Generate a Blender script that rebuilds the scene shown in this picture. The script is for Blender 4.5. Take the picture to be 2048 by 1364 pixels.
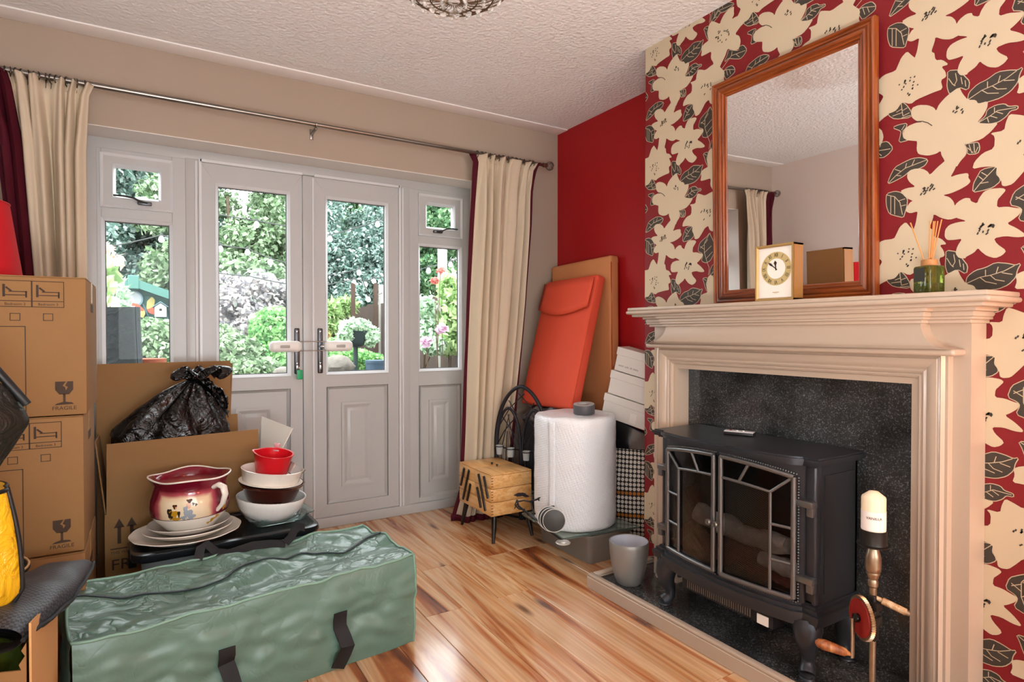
import bpy, bmesh, math, random
import numpy as np
from mathutils import Matrix, Vector, noise as mnoise

for _o in list(bpy.data.objects):
    bpy.data.objects.remove(_o, do_unlink=True)
SC = bpy.context.scene
COL = SC.collection
PI = math.pi
R = math.radians
V = Vector

# ------------------------------------------------------------------ camera
cam_d = bpy.data.cameras.new('camera')
cam = bpy.data.objects.new('camera', cam_d)
COL.objects.link(cam)
CAMH = 1.0914
cam.location = (0, 0, CAMH)
cam.rotation_mode = 'XYZ'
cam.rotation_euler = (R(90 - 0.76), 0, R(-31.371))
cam_d.sensor_width = 36.0
cam_d.lens = 1193.37 / 2048 * 36
cam_d.clip_start = 0.02
cam_d.clip_end = 200
SC.camera = cam

# ------------------------------------------------------------------ colour management
SC.display_settings.display_device = 'sRGB'
vs = SC.view_settings
vs.view_transform = 'Standard'
vs.look = 'None'
vs.gamma = 1.0
vs.exposure = 0.0
vs.use_curve_mapping = False

# ------------------------------------------------------------------ sky
world = bpy.data.worlds.new('world')
SC.world = world
world.use_nodes = True
wn = world.node_tree.nodes
wl = world.node_tree.links
wn.clear()
w_out = wn.new('ShaderNodeOutputWorld')
w_bg = wn.new('ShaderNodeBackground')
w_bg.inputs['Color'].default_value = (0.93, 0.97, 1.0, 1)
w_bg.inputs['Strength'].default_value = 8.0
wl.new(w_bg.outputs[0], w_out.inputs[0])

def add_light(name, typ, loc, energy, color=(1, 1, 1), size=None, size_y=None, target=None, angle=None):
    d = bpy.data.lights.new(name, typ)
    d.energy = energy
    d.color = color
    if typ == 'AREA':
        d.shape = 'RECTANGLE'
        d.size = size
        d.size_y = size_y or size
    elif typ == 'SUN':
        d.angle = angle or 0.1
    elif size is not None:
        d.shadow_soft_size = size
    o = bpy.data.objects.new(name, d)
    COL.objects.link(o)
    o.location = loc
    if target is not None:
        o.rotation_euler = (V(target) - V(loc)).to_track_quat('-Z', 'Y').to_euler()
    return o

# hazy sun over the house roof, lighting the garden
add_light('sun', 'SUN', (0, 0, 8), 1.4, (1.0, 0.96, 0.88), target=(1.5, 8.0, -2.0), angle=0.35)
# added fill light set just inside the unseen rear window
add_light('rear_fill', 'AREA', (0.45, -2.34, 1.40), 8, (1.0, 0.975, 0.945), 2.3, 1.7, target=(0.75, 3.2, 1.45))
# unseen fill light added beside the camera to brighten the ceiling
add_light('ceiling_fill', 'AREA', (0.15, 0.10, 0.75), 33, (0.93, 0.975, 1.0), 0.40, 0.40, target=(0.40, 0.75, 2.4))
# warm lamp of the front half of the room, above and behind the camera
add_light('front_room_lamp', 'POINT', (1.70, -0.25, 1.05), 24, (1.0, 0.40, 0.10), 0.14)

# ------------------------------------------------------------------ room dimensions (metres)
XL, XR = -0.70, 2.314
YB, YF, YR = 3.217, 3.392, -2.40
ZC = 2.40
CBX, CBY0, CBY1 = 1.97, 0.555, 2.045
DX0, DX1, DZ1 = -0.25, 1.76, 2.012
DC = 0.5 * (DX0 + DX1)

# ------------------------------------------------------------------ helpers: colour + materials
def C(h):
    h = h.lstrip('#')
    out = []
    for i in (0, 2, 4):
        c = int(h[i:i + 2], 16) / 255
        out.append(c / 12.92 if c <= 0.04045 else ((c + 0.055) / 1.055) ** 2.4)
    return (out[0], out[1], out[2], 1.0)

MATS = {}
def P(name, color='#888888', rough=0.5, metal=0.0, spec=0.5, bump=None, var=None, coat=0.0, trans=0.0,
      ior=1.45, alpha=1.0, emit=None, sheen=0.0, sss=0.0, coords='Object'):
    """Principled material. bump=(scale,strength[,distance]); var=(scale,amount[,(sx,sy,sz)])."""
    m = bpy.data.materials.new(name)
    m.use_nodes = True
    nt = m.node_tree
    b = nt.nodes['Principled BSDF']
    col = C(color) if isinstance(color, str) else color
    b.inputs['Base Color'].default_value = col
    b.inputs['Roughness'].default_value = rough
    b.inputs['Metallic'].default_value = metal
    b.inputs['Specular IOR Level'].default_value = spec
    b.inputs['Coat Weight'].default_value = coat
    b.inputs['Coat Roughness'].default_value = 0.12
    b.inputs['Transmission Weight'].default_value = trans
    b.inputs['IOR'].default_value = ior
    b.inputs['Alpha'].default_value = alpha
    b.inputs['Sheen Weight'].default_value = sheen
    if sss:
        b.inputs['Subsurface Weight'].default_value = sss
        b.inputs['Subsurface Radius'].default_value = (0.01, 0.008, 0.006)
    if emit:
        b.inputs['Emission Color'].default_value = C(emit[0])
        b.inputs['Emission Strength'].default_value = emit[1]
    if bump or var:
        tc = nt.nodes.new('ShaderNodeTexCoord')
        src = tc.outputs[coords]
    if var:
        mp = nt.nodes.new('ShaderNodeMapping')
        if len(var) > 2:
            mp.inputs['Scale'].default_value = var[2]
        nt.links.new(src, mp.inputs['Vector'])
        nz = nt.nodes.new('ShaderNodeTexNoise')
        nz.inputs['Scale'].default_value = var[0]
        nz.inputs['Detail'].default_value = 4
        nt.links.new(mp.outputs[0], nz.inputs['Vector'])
        hs = nt.nodes.new('ShaderNodeMix')
        hs.data_type = 'RGBA'
        hs.inputs['A'].default_value = tuple(max(0, c * (1 - var[1])) for c in col[:3]) + (1,)
        hs.inputs['B'].default_value = tuple(min(1, c * (1 + var[1])) for c in col[:3]) + (1,)
        nt.links.new(nz.outputs['Fac'], hs.inputs['Factor'])
        nt.links.new(hs.outputs['Result'], b.inputs['Base Color'])
    if bump:
        nb = nt.nodes.new('ShaderNodeTexNoise')
        nb.inputs['Scale'].default_value = bump[0]
        nb.inputs['Detail'].default_value = 3
        nt.links.new(src, nb.inputs['Vector'])
        bp = nt.nodes.new('ShaderNodeBump')
        bp.inputs['Strength'].default_value = bump[1]
        bp.inputs['Distance'].default_value = bump[2] if len(bump) > 2 else 0.004
        nt.links.new(nb.outputs['Fac'], bp.inputs['Height'])
        nt.links.new(bp.outputs[0], b.inputs['Normal'])
    MATS[name] = m
    return m

def ramp(nt, stops):
    r = nt.nodes.new('ShaderNodeValToRGB')
    el = r.color_ramp.elements
    while len(el) > 1:
        el.remove(el[-1])
    el[0].position = stops[0][0]
    el[0].color = C(stops[0][1]) if isinstance(stops[0][1], str) else stops[0][1]
    for p, c in stops[1:]:
        e = el.new(p)
        e.color = C(c) if isinstance(c, str) else c
    return r

def wood_mat(name, stops, scale=(14, 1.2, 14), rough=0.35, coat=0.0, per_object=True, knots=None, fine=0.35, dist=1.2):
    """streaky wood; grain runs along the axis with the small scale value."""
    m = bpy.data.materials.new(name)
    m.use_nodes = True
    nt = m.node_tree
    N, L = nt.nodes, nt.links
    b = N['Principled BSDF']
    tc = N.new('ShaderNodeTexCoord')
    vec = tc.outputs['Object']
    if per_object:
        oi = N.new('ShaderNodeObjectInfo')
        mu = N.new('ShaderNodeMath'); mu.operation = 'MULTIPLY'; mu.inputs[1].default_value = 37.0
        L.new(oi.outputs['Random'], mu.inputs[0])
        cb = N.new('ShaderNodeCombineXYZ')
        for i in range(3):
            L.new(mu.outputs[0], cb.inputs[i])
        ad = N.new('ShaderNodeVectorMath'); ad.operation = 'ADD'
        L.new(vec, ad.inputs[0]); L.new(cb.outputs[0], ad.inputs[1])
        vec = ad.outputs[0]
    mp = N.new('ShaderNodeMapping'); mp.inputs['Scale'].default_value = scale
    L.new(vec, mp.inputs['Vector'])
    n1 = N.new('ShaderNodeTexNoise'); n1.inputs['Scale'].default_value = 1.0
    n1.inputs['Detail'].default_value = 5; n1.inputs['Roughness'].default_value = 0.55
    n1.inputs['Distortion'].default_value = dist
    L.new(mp.outputs[0], n1.inputs['Vector'])
    rp = ramp(nt, stops)
    L.new(n1.outputs['Fac'], rp.inputs['Fac'])
    mp2 = N.new('ShaderNodeMapping'); mp2.inputs['Scale'].default_value = tuple(s * (9 if s > 5 else 2.5) for s in scale)
    L.new(vec, mp2.inputs['Vector'])
    n2 = N.new('ShaderNodeTexNoise'); n2.inputs['Scale'].default_value = 1.0; n2.inputs['Detail'].default_value = 3
    L.new(mp2.outputs[0], n2.inputs['Vector'])
    r2 = ramp(nt, [(0.3, (1 - fine, 1 - fine, 1 - fine, 1)), (0.62, (1, 1, 1, 1))])
    L.new(n2.outputs['Fac'], r2.inputs['Fac'])
    mx = N.new('ShaderNodeMix'); mx.data_type = 'RGBA'; mx.blend_type = 'MULTIPLY'
    mx.inputs['Factor'].default_value = 1.0
    L.new(rp.outputs[0], mx.inputs['A']); L.new(r2.outputs[0], mx.inputs['B'])
    out = mx.outputs['Result']
    if knots:
        mp3 = N.new('ShaderNodeMapping'); mp3.inputs['Scale'].default_value = knots[0]
        L.new(vec, mp3.inputs['Vector'])
        vo = N.new('ShaderNodeTexVoronoi'); vo.inputs['Scale'].default_value = 1.0
        L.new(mp3.outputs[0], vo.inputs['Vector'])
        r3 = ramp(nt, [(0.0, (1, 1, 1, 1)), (knots[1], (0.75, 0.75, 0.75, 1)), (knots[1] * 2.2, (0, 0, 0, 1))])
        L.new(vo.outputs['Distance'], r3.inputs['Fac'])
        mk = N.new('ShaderNodeMix'); mk.data_type = 'RGBA'
        L.new(r3.outputs[0], mk.inputs['Factor'])
        L.new(out, mk.inputs['A']); mk.inputs['B'].default_value = C(knots[2])
        out = mk.outputs['Result']
    L.new(out, b.inputs['Base Color'])
    b.inputs['Roughness'].default_value = rough
    b.inputs['Coat Weight'].default_value = coat
    b.inputs['Coat Roughness'].default_value = 0.13
    MATS[name] = m
    return m

def glass_mat(name, tint=(1, 1, 1, 1), refl=0.06, rough=0.02):
    """thin pane: transparent with a weak mirror reflection"""
    m = bpy.data.materials.new(name)
    m.use_nodes = True
    nt = m.node_tree
    nt.nodes.clear()
    o = nt.nodes.new('ShaderNodeOutputMaterial')
    t = nt.nodes.new('ShaderNodeBsdfTransparent'); t.inputs[0].default_value = tint
    g = nt.nodes.new('ShaderNodeBsdfGlossy'); g.inputs['Roughness'].default_value = rough
    mx = nt.nodes.new('ShaderNodeMixShader')
    fr = nt.nodes.new('ShaderNodeLayerWeight'); fr.inputs['Blend'].default_value = 0.25
    mm = nt.nodes.new('ShaderNodeMath'); mm.operation = 'MULTIPLY_ADD'
    mm.inputs[1].default_value = refl * 6; mm.inputs[2].default_value = refl
    nt.links.new(fr.outputs['Fresnel'], mm.inputs[0])
    nt.links.new(mm.outputs[0], mx.inputs[0])
    nt.links.new(t.outputs[0], mx.inputs[1]); nt.links.new(g.outputs[0], mx.inputs[2])
    nt.links.new(mx.outputs[0], o.inputs[0])
    MATS[name] = m
    return m

def leaf_mat(name, cols, trans=0.35):
    m = bpy.data.materials.new(name)
    m.use_nodes = True
    nt = m.node_tree
    N, L = nt.nodes, nt.links
    N.clear()
    o = N.new('ShaderNodeOutputMaterial')
    ge = N.new('ShaderNodeNewGeometry')
    def soft(h, k=1.12, g=0.34):
        c = C(h); l = 0.3 * c[0] + 0.6 * c[1] + 0.1 * c[2]
        return tuple(k * (c[i] * (1 - g) + l * g) * (0.95, 1.0, 1.06)[i] for i in range(3)) + (1,)
    rp = ramp(nt, [(i / max(1, len(cols) - 1), soft(c)) for i, c in enumerate(cols)])
    L.new(ge.outputs['Random Per Island'], rp.inputs['Fac'])
    d = N.new('ShaderNodeBsdfDiffuse'); t = N.new('ShaderNodeBsdfTranslucent')
    L.new(rp.outputs[0], d.inputs[0]); L.new(rp.outputs[0], t.inputs[0])
    mx = N.new('ShaderNodeMixShader'); mx.inputs[0].default_value = trans
    L.new(d.outputs[0], mx.inputs[1]); L.new(t.outputs[0], mx.inputs[2])
    L.new(mx.outputs[0], o.inputs[0])
    MATS[name] = m
    return m

# ------------------------------------------------------------------ helpers: mesh building
def frame_of(d):
    d = V(d).normalized()
    up = V((0, 0, 1)) if abs(d.z) < 0.95 else V((1, 0, 0))
    a = d.cross(up).normalized()
    b = a.cross(d).normalized()
    return a, b

class MB:
    def __init__(self):
        self.v = []; self.f = []; self.m = []
    def add(self, vs, fs, mi=0, M=None):
        n = len(self.v)
        if M is not None:
            vs = [tuple(M @ V(p)) for p in vs]
        self.v += [tuple(p) for p in vs]
        for f in fs:
            self.f.append(tuple(i + n for i in f)); self.m.append(mi)
        return self
    def box(self, x0, x1, y0, y1, z0, z1, mi=0, M=None):
        vs = [(x0, y0, z0), (x1, y0, z0), (x1, y1, z0), (x0, y1, z0), (x0, y0, z1), (x1, y0, z1), (x1, y1, z1), (x0, y1, z1)]
        return self.add(vs, [(0, 3, 2, 1), (4, 5, 6, 7), (0, 1, 5, 4), (1, 2, 6, 5), (2, 3, 7, 6), (3, 0, 4, 7)], mi, M)
    def rbox(self, x0, x1, y0, y1, z0, z1, r=0.005, seg=2, mi=0, M=None):
        bm = bmesh.new()
        bmesh.ops.create_cube(bm, size=1)
        for v in bm.verts:
            v.co = V(((x0 + x1) / 2 + v.co.x * (x1 - x0), (y0 + y1) / 2 + v.co.y * (y1 - y0), (z0 + z1) / 2 + v.co.z * (z1 - z0)))
        bmesh.ops.bevel(bm, geom=bm.edges[:], offset=r, segments=seg, affect='EDGES', profile=0.5)
        self.bm(bm, mi, M)
        return self
    def bm(self, bm, mi=0, M=None):
        bm.verts.index_update()
        self.add([tuple(v.co) for v in bm.verts], [tuple(v.index for v in f.verts) for f in bm.faces], mi, M)
        bm.free()
        return self
    def prism(self, poly, h0, h1, mi=0, M=None, axis='z'):
        """polygon (list of 2d points, ccw) extruded along axis"""
        n = len(poly)
        def mk(p, h):
            return (p[0], p[1], h) if axis == 'z' else ((p[0], h, p[1]) if axis == 'y' else (h, p[0], p[1]))
        vs = [mk(p, h0) for p in poly] + [mk(p, h1) for p in poly]
        fs = [tuple(range(n - 1, -1, -1)), tuple(range(n, 2 * n))] + [(i, (i + 1) % n, n + (i + 1) % n, n + i) for i in range(n)]
        return self.add(vs, fs, mi, M)
    def lathe(self, prof, n=32, mi=0, M=None, fn=None, close=False, cap=True):
        """profile [(r,z)...] about z. fn(r,z,a)->(r,z) reshapes."""
        vs = []
        for r, z in prof:
            for k in range(n):
                a = 2 * PI * k / n
                rr, zz = (r, z) if fn is None else fn(r, z, a)
                vs.append((rr * math.cos(a), rr * math.sin(a), zz))
        fs = []
        m = len(prof)
        for i in range(m - 1 if not close else m):
            j = (i + 1) % m
            for k in range(n):
                k2 = (k + 1) % n
                fs.append((i * n + k, i * n + k2, j * n + k2, j * n + k))
        if not close and cap:
            if prof[0][0] > 1e-6: fs.append(tuple(range(n - 1, -1, -1)))
            if prof[-1][0] > 1e-6: fs.append(tuple((m - 1) * n + k for k in range(n)))
        return self.add(vs, fs, mi, M)
    def tube(self, pts, r, n=8, mi=0, M=None, closed=False, flat=None):
        """tube along points; r scalar or list. flat=(sx,sy) scales the section."""
        pts = [V(p) for p in pts]
        m = len(pts)
        rs = r if isinstance(r, (list, tuple)) else [r] * m
        vs = []
        pa = None
        for i, p in enumerate(pts):
            if closed:
                d = pts[(i + 1) % m] - pts[i - 1]
            else:
                d = pts[min(i + 1, m - 1)] - pts[max(i - 1, 0)]
            if d.length < 1e-9: d = V((0, 0, 1))
            a, b = frame_of(d)
            if pa is not None:
                dn = d.normalized()
                a2 = (pa - dn * pa.dot(dn))
                if a2.length > 1e-4:
                    a = a2.normalized(); b = a.cross(dn).normalized()
            pa = a
            for k in range(n):
                t = 2 * PI * k / n
                sx, sy = flat or (1, 1)
                vs.append(tuple(p + a * (math.cos(t) * rs[i] * sx) + b * (math.sin(t) * rs[i] * sy)))
        fs = []
        for i in range(m if closed else m - 1):
            j = (i + 1) % m
            for k in range(n):
                k2 = (k + 1) % n
                fs.append((i * n + k, j * n + k, j * n + k2, i * n + k2))
        if not closed:
            fs.append(tuple(range(n))); fs.append(tuple((m - 1) * n + k for k in range(n - 1, -1, -1)))
        return self.add(vs, fs, mi, M)
    def ball(self, c, r, n=12, mi=0, s=(1, 1, 1), M=None):
        prof = [(math.sin(PI * i / n) * r, -math.cos(PI * i / n) * r) for i in range(n + 1)]
        T = Matrix.Translation(V(c)) @ Matrix.Diagonal((s[0], s[1], s[2], 1))
        if M is not None: T = M @ T
        return self.lathe([(max(a, 1e-7), z) for a, z in prof], max(8, n + 4), mi, T)
    def grid(self, fn, nu, nv, mi=0, closed_u=False, M=None):
        vs = [fn(i / (nu if closed_u else nu - 1), j / (nv - 1)) for j in range(nv) for i in range(nu)]
        fs = []
        for j in range(nv - 1):
            for i in range(nu if closed_u else nu - 1):
                i2 = (i + 1) % nu
                fs.append((j * nu + i, j * nu + i2, (j + 1) * nu + i2, (j + 1) * nu + i))
        return self.add(vs, fs, mi, M)
    def strip(self, pts, w, nrm, mi=0, thick=0.0012, M=None):
        """flat ribbon of width w along pts, lying in the plane with normal nrm"""
        pts = [V(p) for p in pts]; nrm = V(nrm).normalized()
        n0 = len(pts); L = []; Rr = []
        for i, p in enumerate(pts):
            d = pts[min(i + 1, n0 - 1)] - pts[max(i - 1, 0)]
            s = d.cross(nrm).normalized() * (w / 2)
            L.append(p + s); Rr.append(p - s)
        vs = [tuple(p) for p in L] + [tuple(p) for p in Rr] + [tuple(p + nrm * thick) for p in L] + [tuple(p + nrm * thick) for p in Rr]
        fs = []
        for i in range(n0 - 1):
            a, b_, c, d_ = i, i + 1, n0 + i + 1, n0 + i
            fs += [(a, b_, c, d_), (2 * n0 + a, 2 * n0 + d_, 2 * n0 + c, 2 * n0 + b_), (a, 2 * n0 + a, 2 * n0 + b_, b_), (d_, c, 2 * n0 + c, 2 * n0 + d_)]
        fs += [(0, n0, 3 * n0, 2 * n0), (n0 - 1, 3 * n0 - 1, 4 * n0 - 1, 2 * n0 - 1)]
        return self.add(vs, fs, mi, M)

PM = {}   # parent matrices
def pmat(o):
    M = Matrix.Identity(4)
    while o is not None:
        M = PM.get(o.name, Matrix.Identity(4)) @ M
        o = o.parent
    return M

def mesh_of(name, mb, mats, smooth=35):
    me = bpy.data.meshes.new(name)
    me.from_pydata(mb.v, [], mb.f)
    if not isinstance(mats, (list, tuple)):
        mats = [mats]
    for m in mats:
        me.materials.append(MATS[m] if isinstance(m, str) else m)
    if any(mb.m):
        me.polygons.foreach_set('material_index', mb.m)
    bm = bmesh.new(); bm.from_mesh(me)
    bmesh.ops.recalc_face_normals(bm, faces=bm.faces)
    bm.to_mesh(me); bm.free()
    if smooth:
        me.polygons.foreach_set('use_smooth', [True] * len(me.polygons))
        if smooth < 180:
            me.set_sharp_from_angle(angle=R(smooth))
    me.update()
    return me

def obj(name, mb, mats, parent=None, label=None, local=False, smooth=35, kind=None):
    """one mesh object. Coordinates are world unless local=True; a parent's transform is taken out."""
    me = mesh_of(name, mb, mats, smooth) if isinstance(mb, MB) else mb
    if parent is not None and not local:
        me.transform(pmat(parent).inverted())
    o = bpy.data.objects.new(name, me)
    COL.objects.link(o)
    if parent is not None:
        o.parent = parent
    if label: o['label'] = label
    if kind: o['kind'] = kind
    return o

def thing(name, label, cat, loc=(0, 0, 0), rot=(0, 0, 0), group=None):
    o = bpy.data.objects.new(name, None)
    COL.objects.link(o)
    o.empty_display_size = 0.05
    o.location = loc; o.rotation_euler = rot
    PM[o.name] = Matrix.LocRotScale(V(loc), Matrix.Identity(3).to_euler() if rot == (0, 0, 0) else __import__('mathutils').Euler(rot), None)
    o['label'] = label; o['category'] = cat
    if group: o['group'] = group
    return o

def tag(o, label, cat, group=None):
    o['label'] = label; o['category'] = cat
    if group: o['group'] = group
    return o

def struct(name, mb, mats, parent=None, smooth=35, local=False):
    o = obj(name, mb, mats, parent, smooth=smooth, local=local)
    if parent is None: o['kind'] = 'structure'
    return o

def sroot(name, loc=(0, 0, 0)):
    o = bpy.data.objects.new(name, None); COL.objects.link(o)
    o.location = loc; o['kind'] = 'structure'
    PM[o.name] = Matrix.Translation(V(loc))
    return o

def copy_obj(src, parent=None, loc=None, rot=None):
    c = src.copy(); COL.objects.link(c); c.parent = parent
    if loc is not None: c.location = loc
    if rot is not None: c.rotation_euler = rot
    return c

def text_mb(s, size, depth=0.0006, align='CENTER'):
    """built-in font -> MB in the xy plane, thickness along +z"""
    cu = bpy.data.curves.new('txt', 'FONT')
    cu.body = s; cu.size = size; cu.align_x = align; cu.align_y = 'CENTER'; cu.extrude = depth / 2
    cu.resolution_u = 3
    o = bpy.data.objects.new('txt', cu); COL.objects.link(o)
    dg = bpy.context.evaluated_depsgraph_get()
    me = bpy.data.meshes.new_from_object(o.evaluated_get(dg))
    mb = MB()
    mb.add([tuple(v.co) for v in me.vertices], [tuple(p.vertices) for p in me.polygons])
    bpy.data.objects.remove(o, do_unlink=True); bpy.data.curves.remove(cu); bpy.data.meshes.remove(me)
    return mb

def face_M(origin, xdir, ydir):
    """matrix placing the xy plane at origin with axes xdir,ydir"""
    x = V(xdir).normalized(); y = V(ydir).normalized(); z = x.cross(y)
    M = Matrix.Identity(4)
    for i in range(3):
        M[i][0] = x[i]; M[i][1] = y[i]; M[i][2] = z[i]; M[i][3] = origin[i]
    return M

def nz3(x, y, z, s=1.0):
    return mnoise.noise(V((x * s, y * s, z * s)))

def arc(c, r, a0, a1, n, plane='xz', depth=0.0):
    out = []
    for i in range(n + 1):
        a = R(a0 + (a1 - a0) * i / n)
        p, q = c[0] + r * math.cos(a), c[1] + r * math.sin(a)
        out.append((p, depth, q) if plane == 'xz' else ((depth, p, q) if plane == 'yz' else (p, q, depth)))
    return out

# ------------------------------------------------------------------ materials of the room
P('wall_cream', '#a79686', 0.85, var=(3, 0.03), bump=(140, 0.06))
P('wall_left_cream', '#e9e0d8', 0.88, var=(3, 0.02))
P('wall_red', '#a50912', 0.6, bump=(160, 0.05))
P('paper_red', '#780a14', 0.62, bump=(200, 0.04))
P('paper_cream', '#c5b599', 0.62)
P('paper_dark', '#3b352d', 0.62)
P('paper_line', '#bfae92', 0.62)
P('upvc', '#b3b3b2', 0.32, var=(2, 0.015))
P('upvc_bead', '#cfd0d2', 0.28)
P('reveal_white', '#dcd6d0', 0.7)
P('paint_fire', '#b7a491', 0.33, coat=0.15)
P('skirting', '#e6d9c4', 0.4)
P('brass_key', '#b08a3a', 0.3, 1.0)
P('handle_grey', '#54565a', 0.3, 0.9)
P('chrome', '#b9b9bb', 0.18, 1.0)
P('green_tag', '#12a268', 0.4)
P('white_plastic', '#e8e6e2', 0.35)
P('grey_badge', '#a9a5a0', 0.4)
P('seal', '#4a4a4c', 0.6)
glass_mat('pane_glass', (0.97, 0.985, 0.98, 1), 0.006)

def artex():
    m = P('ceiling_artex', '#f6f5f4', 0.9)
    nt = m.node_tree; N, L = nt.nodes, nt.links
    b = N['Principled BSDF']
    tc = N.new('ShaderNodeTexCoord')
    n1 = N.new('ShaderNodeTexNoise'); n1.inputs['Scale'].default_value = 46; n1.inputs['Detail'].default_value = 6
    n1.inputs['Roughness'].default_value = 0.7
    v1 = N.new('ShaderNodeTexVoronoi'); v1.inputs['Scale'].default_value = 60
    L.new(tc.outputs['Object'], n1.inputs['Vector']); L.new(tc.outputs['Object'], v1.inputs['Vector'])
    mu = N.new('ShaderNodeMath'); mu.operation = 'MULTIPLY_ADD'; mu.inputs[1].default_value = 0.5
    L.new(v1.outputs['Distance'], mu.inputs[0]); L.new(n1.outputs['Fac'], mu.inputs[2])
    bp = N.new('ShaderNodeBump'); bp.inputs['Strength'].default_value = 0.8; bp.inputs['Distance'].default_value = 0.012
    L.new(mu.outputs[0], bp.inputs['Height']); L.new(bp.outputs[0], b.inputs['Normal'])
artex()

wood_mat('floor_wood', [(0.22, '#4f2418'), (0.33, '#8a4a2c'), (0.40, '#b8713f'), (0.47, '#d3a070'), (0.55, '#e2bb92'), (0.64, '#cc9566'), (0.72, '#e8c6a0')],
         scale=(8.5, 0.62, 8.5), rough=0.20, coat=0.45, knots=((6, 1.5, 6), 0.06, '#4a2018'), fine=0.25, dist=1.5)

def granite(name, dark, mid, light, rough=0.12, scale=1.0):
    m = bpy.data.materials.new(name); m.use_nodes = True
    nt = m.node_tree; N, L = nt.nodes, nt.links
    b = N['Principled BSDF']
    tc = N.new('ShaderNodeTexCoord')
    v = N.new('ShaderNodeTexVoronoi'); v.inputs['Scale'].default_value = 260 * scale
    L.new(tc.outputs['Object'], v.inputs['Vector'])
    sx = N.new('ShaderNodeSeparateColor'); L.new(v.outputs['Color'], sx.inputs[0])
    rp = ramp(nt, [(0.0, dark), (0.55, dark), (0.7, mid), (0.86, mid), (0.96, light)])
    L.new(sx.outputs[0], rp.inputs['Fac'])
    n = N.new('ShaderNodeTexNoise'); n.inputs['Scale'].default_value = 7; n.inputs['Detail'].default_value = 4
    L.new(tc.outputs['Object'], n.inputs['Vector'])
    r2 = ramp(nt, [(0.35, (0.45, 0.45, 0.45, 1)), (0.65, (1.2, 1.2, 1.2, 1))]); L.new(n.outputs['Fac'], r2.inputs['Fac'])
    mx = N.new('ShaderNodeMix'); mx.data_type = 'RGBA'; mx.blend_type = 'MULTIPLY'; mx.inputs['Factor'].default_value = 1
    L.new(rp.outputs[0], mx.inputs['A']); L.new(r2.outputs[0], mx.inputs['B'])
    L.new(mx.outputs['Result'], b.inputs['Base Color'])
    b.inputs['Roughness'].default_value = rough
    MATS[name] = m
granite('granite', '#363736', '#464749', '#6a6c70', 0.15)

# ------------------------------------------------------------------ floor: slab + planks
fl = struct('floor', MB().box(XL - 0.1, XR + 0.1, YR - 0.1, YF + 0.06, -0.06, -0.0125), P('subfloor', '#4a3626', 0.9))
PW = 0.1605
def plank_mesh(L_):
    mb = MB(); g = 0.0009
    w, l, t, c = PW / 2 - g, L_ / 2 - g, 0.012, 0.0013
    vs = [(-w, -l, -t), (w, -l, -t), (w, l, -t), (-w, l, -t), (-w, -l, -c), (w, -l, -c), (w, l, -c), (-w, l, -c),
          (-w + c, -l + c, 0), (w - c, -l + c, 0), (w - c, l - c, 0), (-w + c, l - c, 0)]
    fs = [(0, 3, 2, 1), (0, 1, 5, 4), (1, 2, 6, 5), (2, 3, 7, 6), (3, 0, 4, 7), (4, 5, 9, 8), (5, 6, 10, 9), (6, 7, 11, 10), (7, 4, 8, 11), (8, 9, 10, 11)]
    mb.add(vs, fs)
    return mesh_of('plank', mb, 'floor_wood', smooth=0)
pl_cache = {}
PLEN = 1.285
x0 = 0.741 - 9 * PW
row = 0
xr = x0
while xr < XR - 0.005:
    # joints at Y = 2.118 on every other row, as the photo shows
    phase = 2.118 if (round((xr - 0.741) / PW) % 2 == 1) else 1.256
    if xr > 1.4: phase = 1.255
    y = phase - 4 * PLEN
    while y < YF:
        a, b_ = max(y, YR), min(y + PLEN, YF + 0.02)
        if b_ - a > 0.05:
            k = round(b_ - a, 3)
            if k not in pl_cache: pl_cache[k] = plank_mesh(k)
            o = bpy.data.objects.new('plank', pl_cache[k]); COL.objects.link(o); o.parent = fl
            o.location = (xr + PW / 2, (a + b_) / 2, 0)
        y += PLEN
    xr += PW; row += 1

# ------------------------------------------------------------------ walls + ceiling
struct('ceiling', MB().box(XL - 0.12, XR + 0.12, YR - 0.12, YB + 0.3, ZC, ZC + 0.05), 'ceiling_artex')
wb = MB()
T_ = 0.31
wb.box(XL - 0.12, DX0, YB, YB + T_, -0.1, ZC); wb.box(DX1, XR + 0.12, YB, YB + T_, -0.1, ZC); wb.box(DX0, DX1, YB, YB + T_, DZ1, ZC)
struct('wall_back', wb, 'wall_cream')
struct('wall_left', MB().box(XL - 0.12, XL, YR, YB, -0.1, ZC), 'wall_left_cream')
struct('wall_right', MB().box(XR, XR + 0.12, YR, YB, -0.1, ZC), 'wall_red')
wr = MB()
WX0, WX1, WZ0, WZ1 = -0.6, 1.9, 0.5, 2.2
wr.box(XL - 0.12, WX0, YR - 0.12, YR, -0.1, ZC); wr.box(WX1, XR + 0.12, YR - 0.12, YR, -0.1, ZC)
wr.box(WX0, WX1, YR - 0.12, YR, -0.1, WZ0); wr.box(WX0, WX1, YR - 0.12, YR, WZ1, ZC)
struct('wall_rear', wr, 'wall_left_cream')
rw = sroot('fill_window', ((WX0 + WX1) / 2, YR - 0.06, WZ0))  # unseen rear window, added so fill light can enter
mb = MB()
for a, b_, c, d in ((WX0, WX0 + 0.06, WZ0, WZ1), (WX1 - 0.06, WX1, WZ0, WZ1), (WX0, WX1, WZ0, WZ0 + 0.06), (WX0, WX1, WZ1 - 0.06, WZ1), (0.62, 0.68, WZ0, WZ1)):
    mb.box(a, b_, YR - 0.09, YR - 0.03, c, d)
obj('frame', mb, 'upvc', rw)
obj('pane', MB().box(WX0 + 0.05, WX1 - 0.05, YR - 0.064, YR - 0.058, WZ0 + 0.05, WZ1 - 0.05), 'pane_glass', rw)

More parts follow.
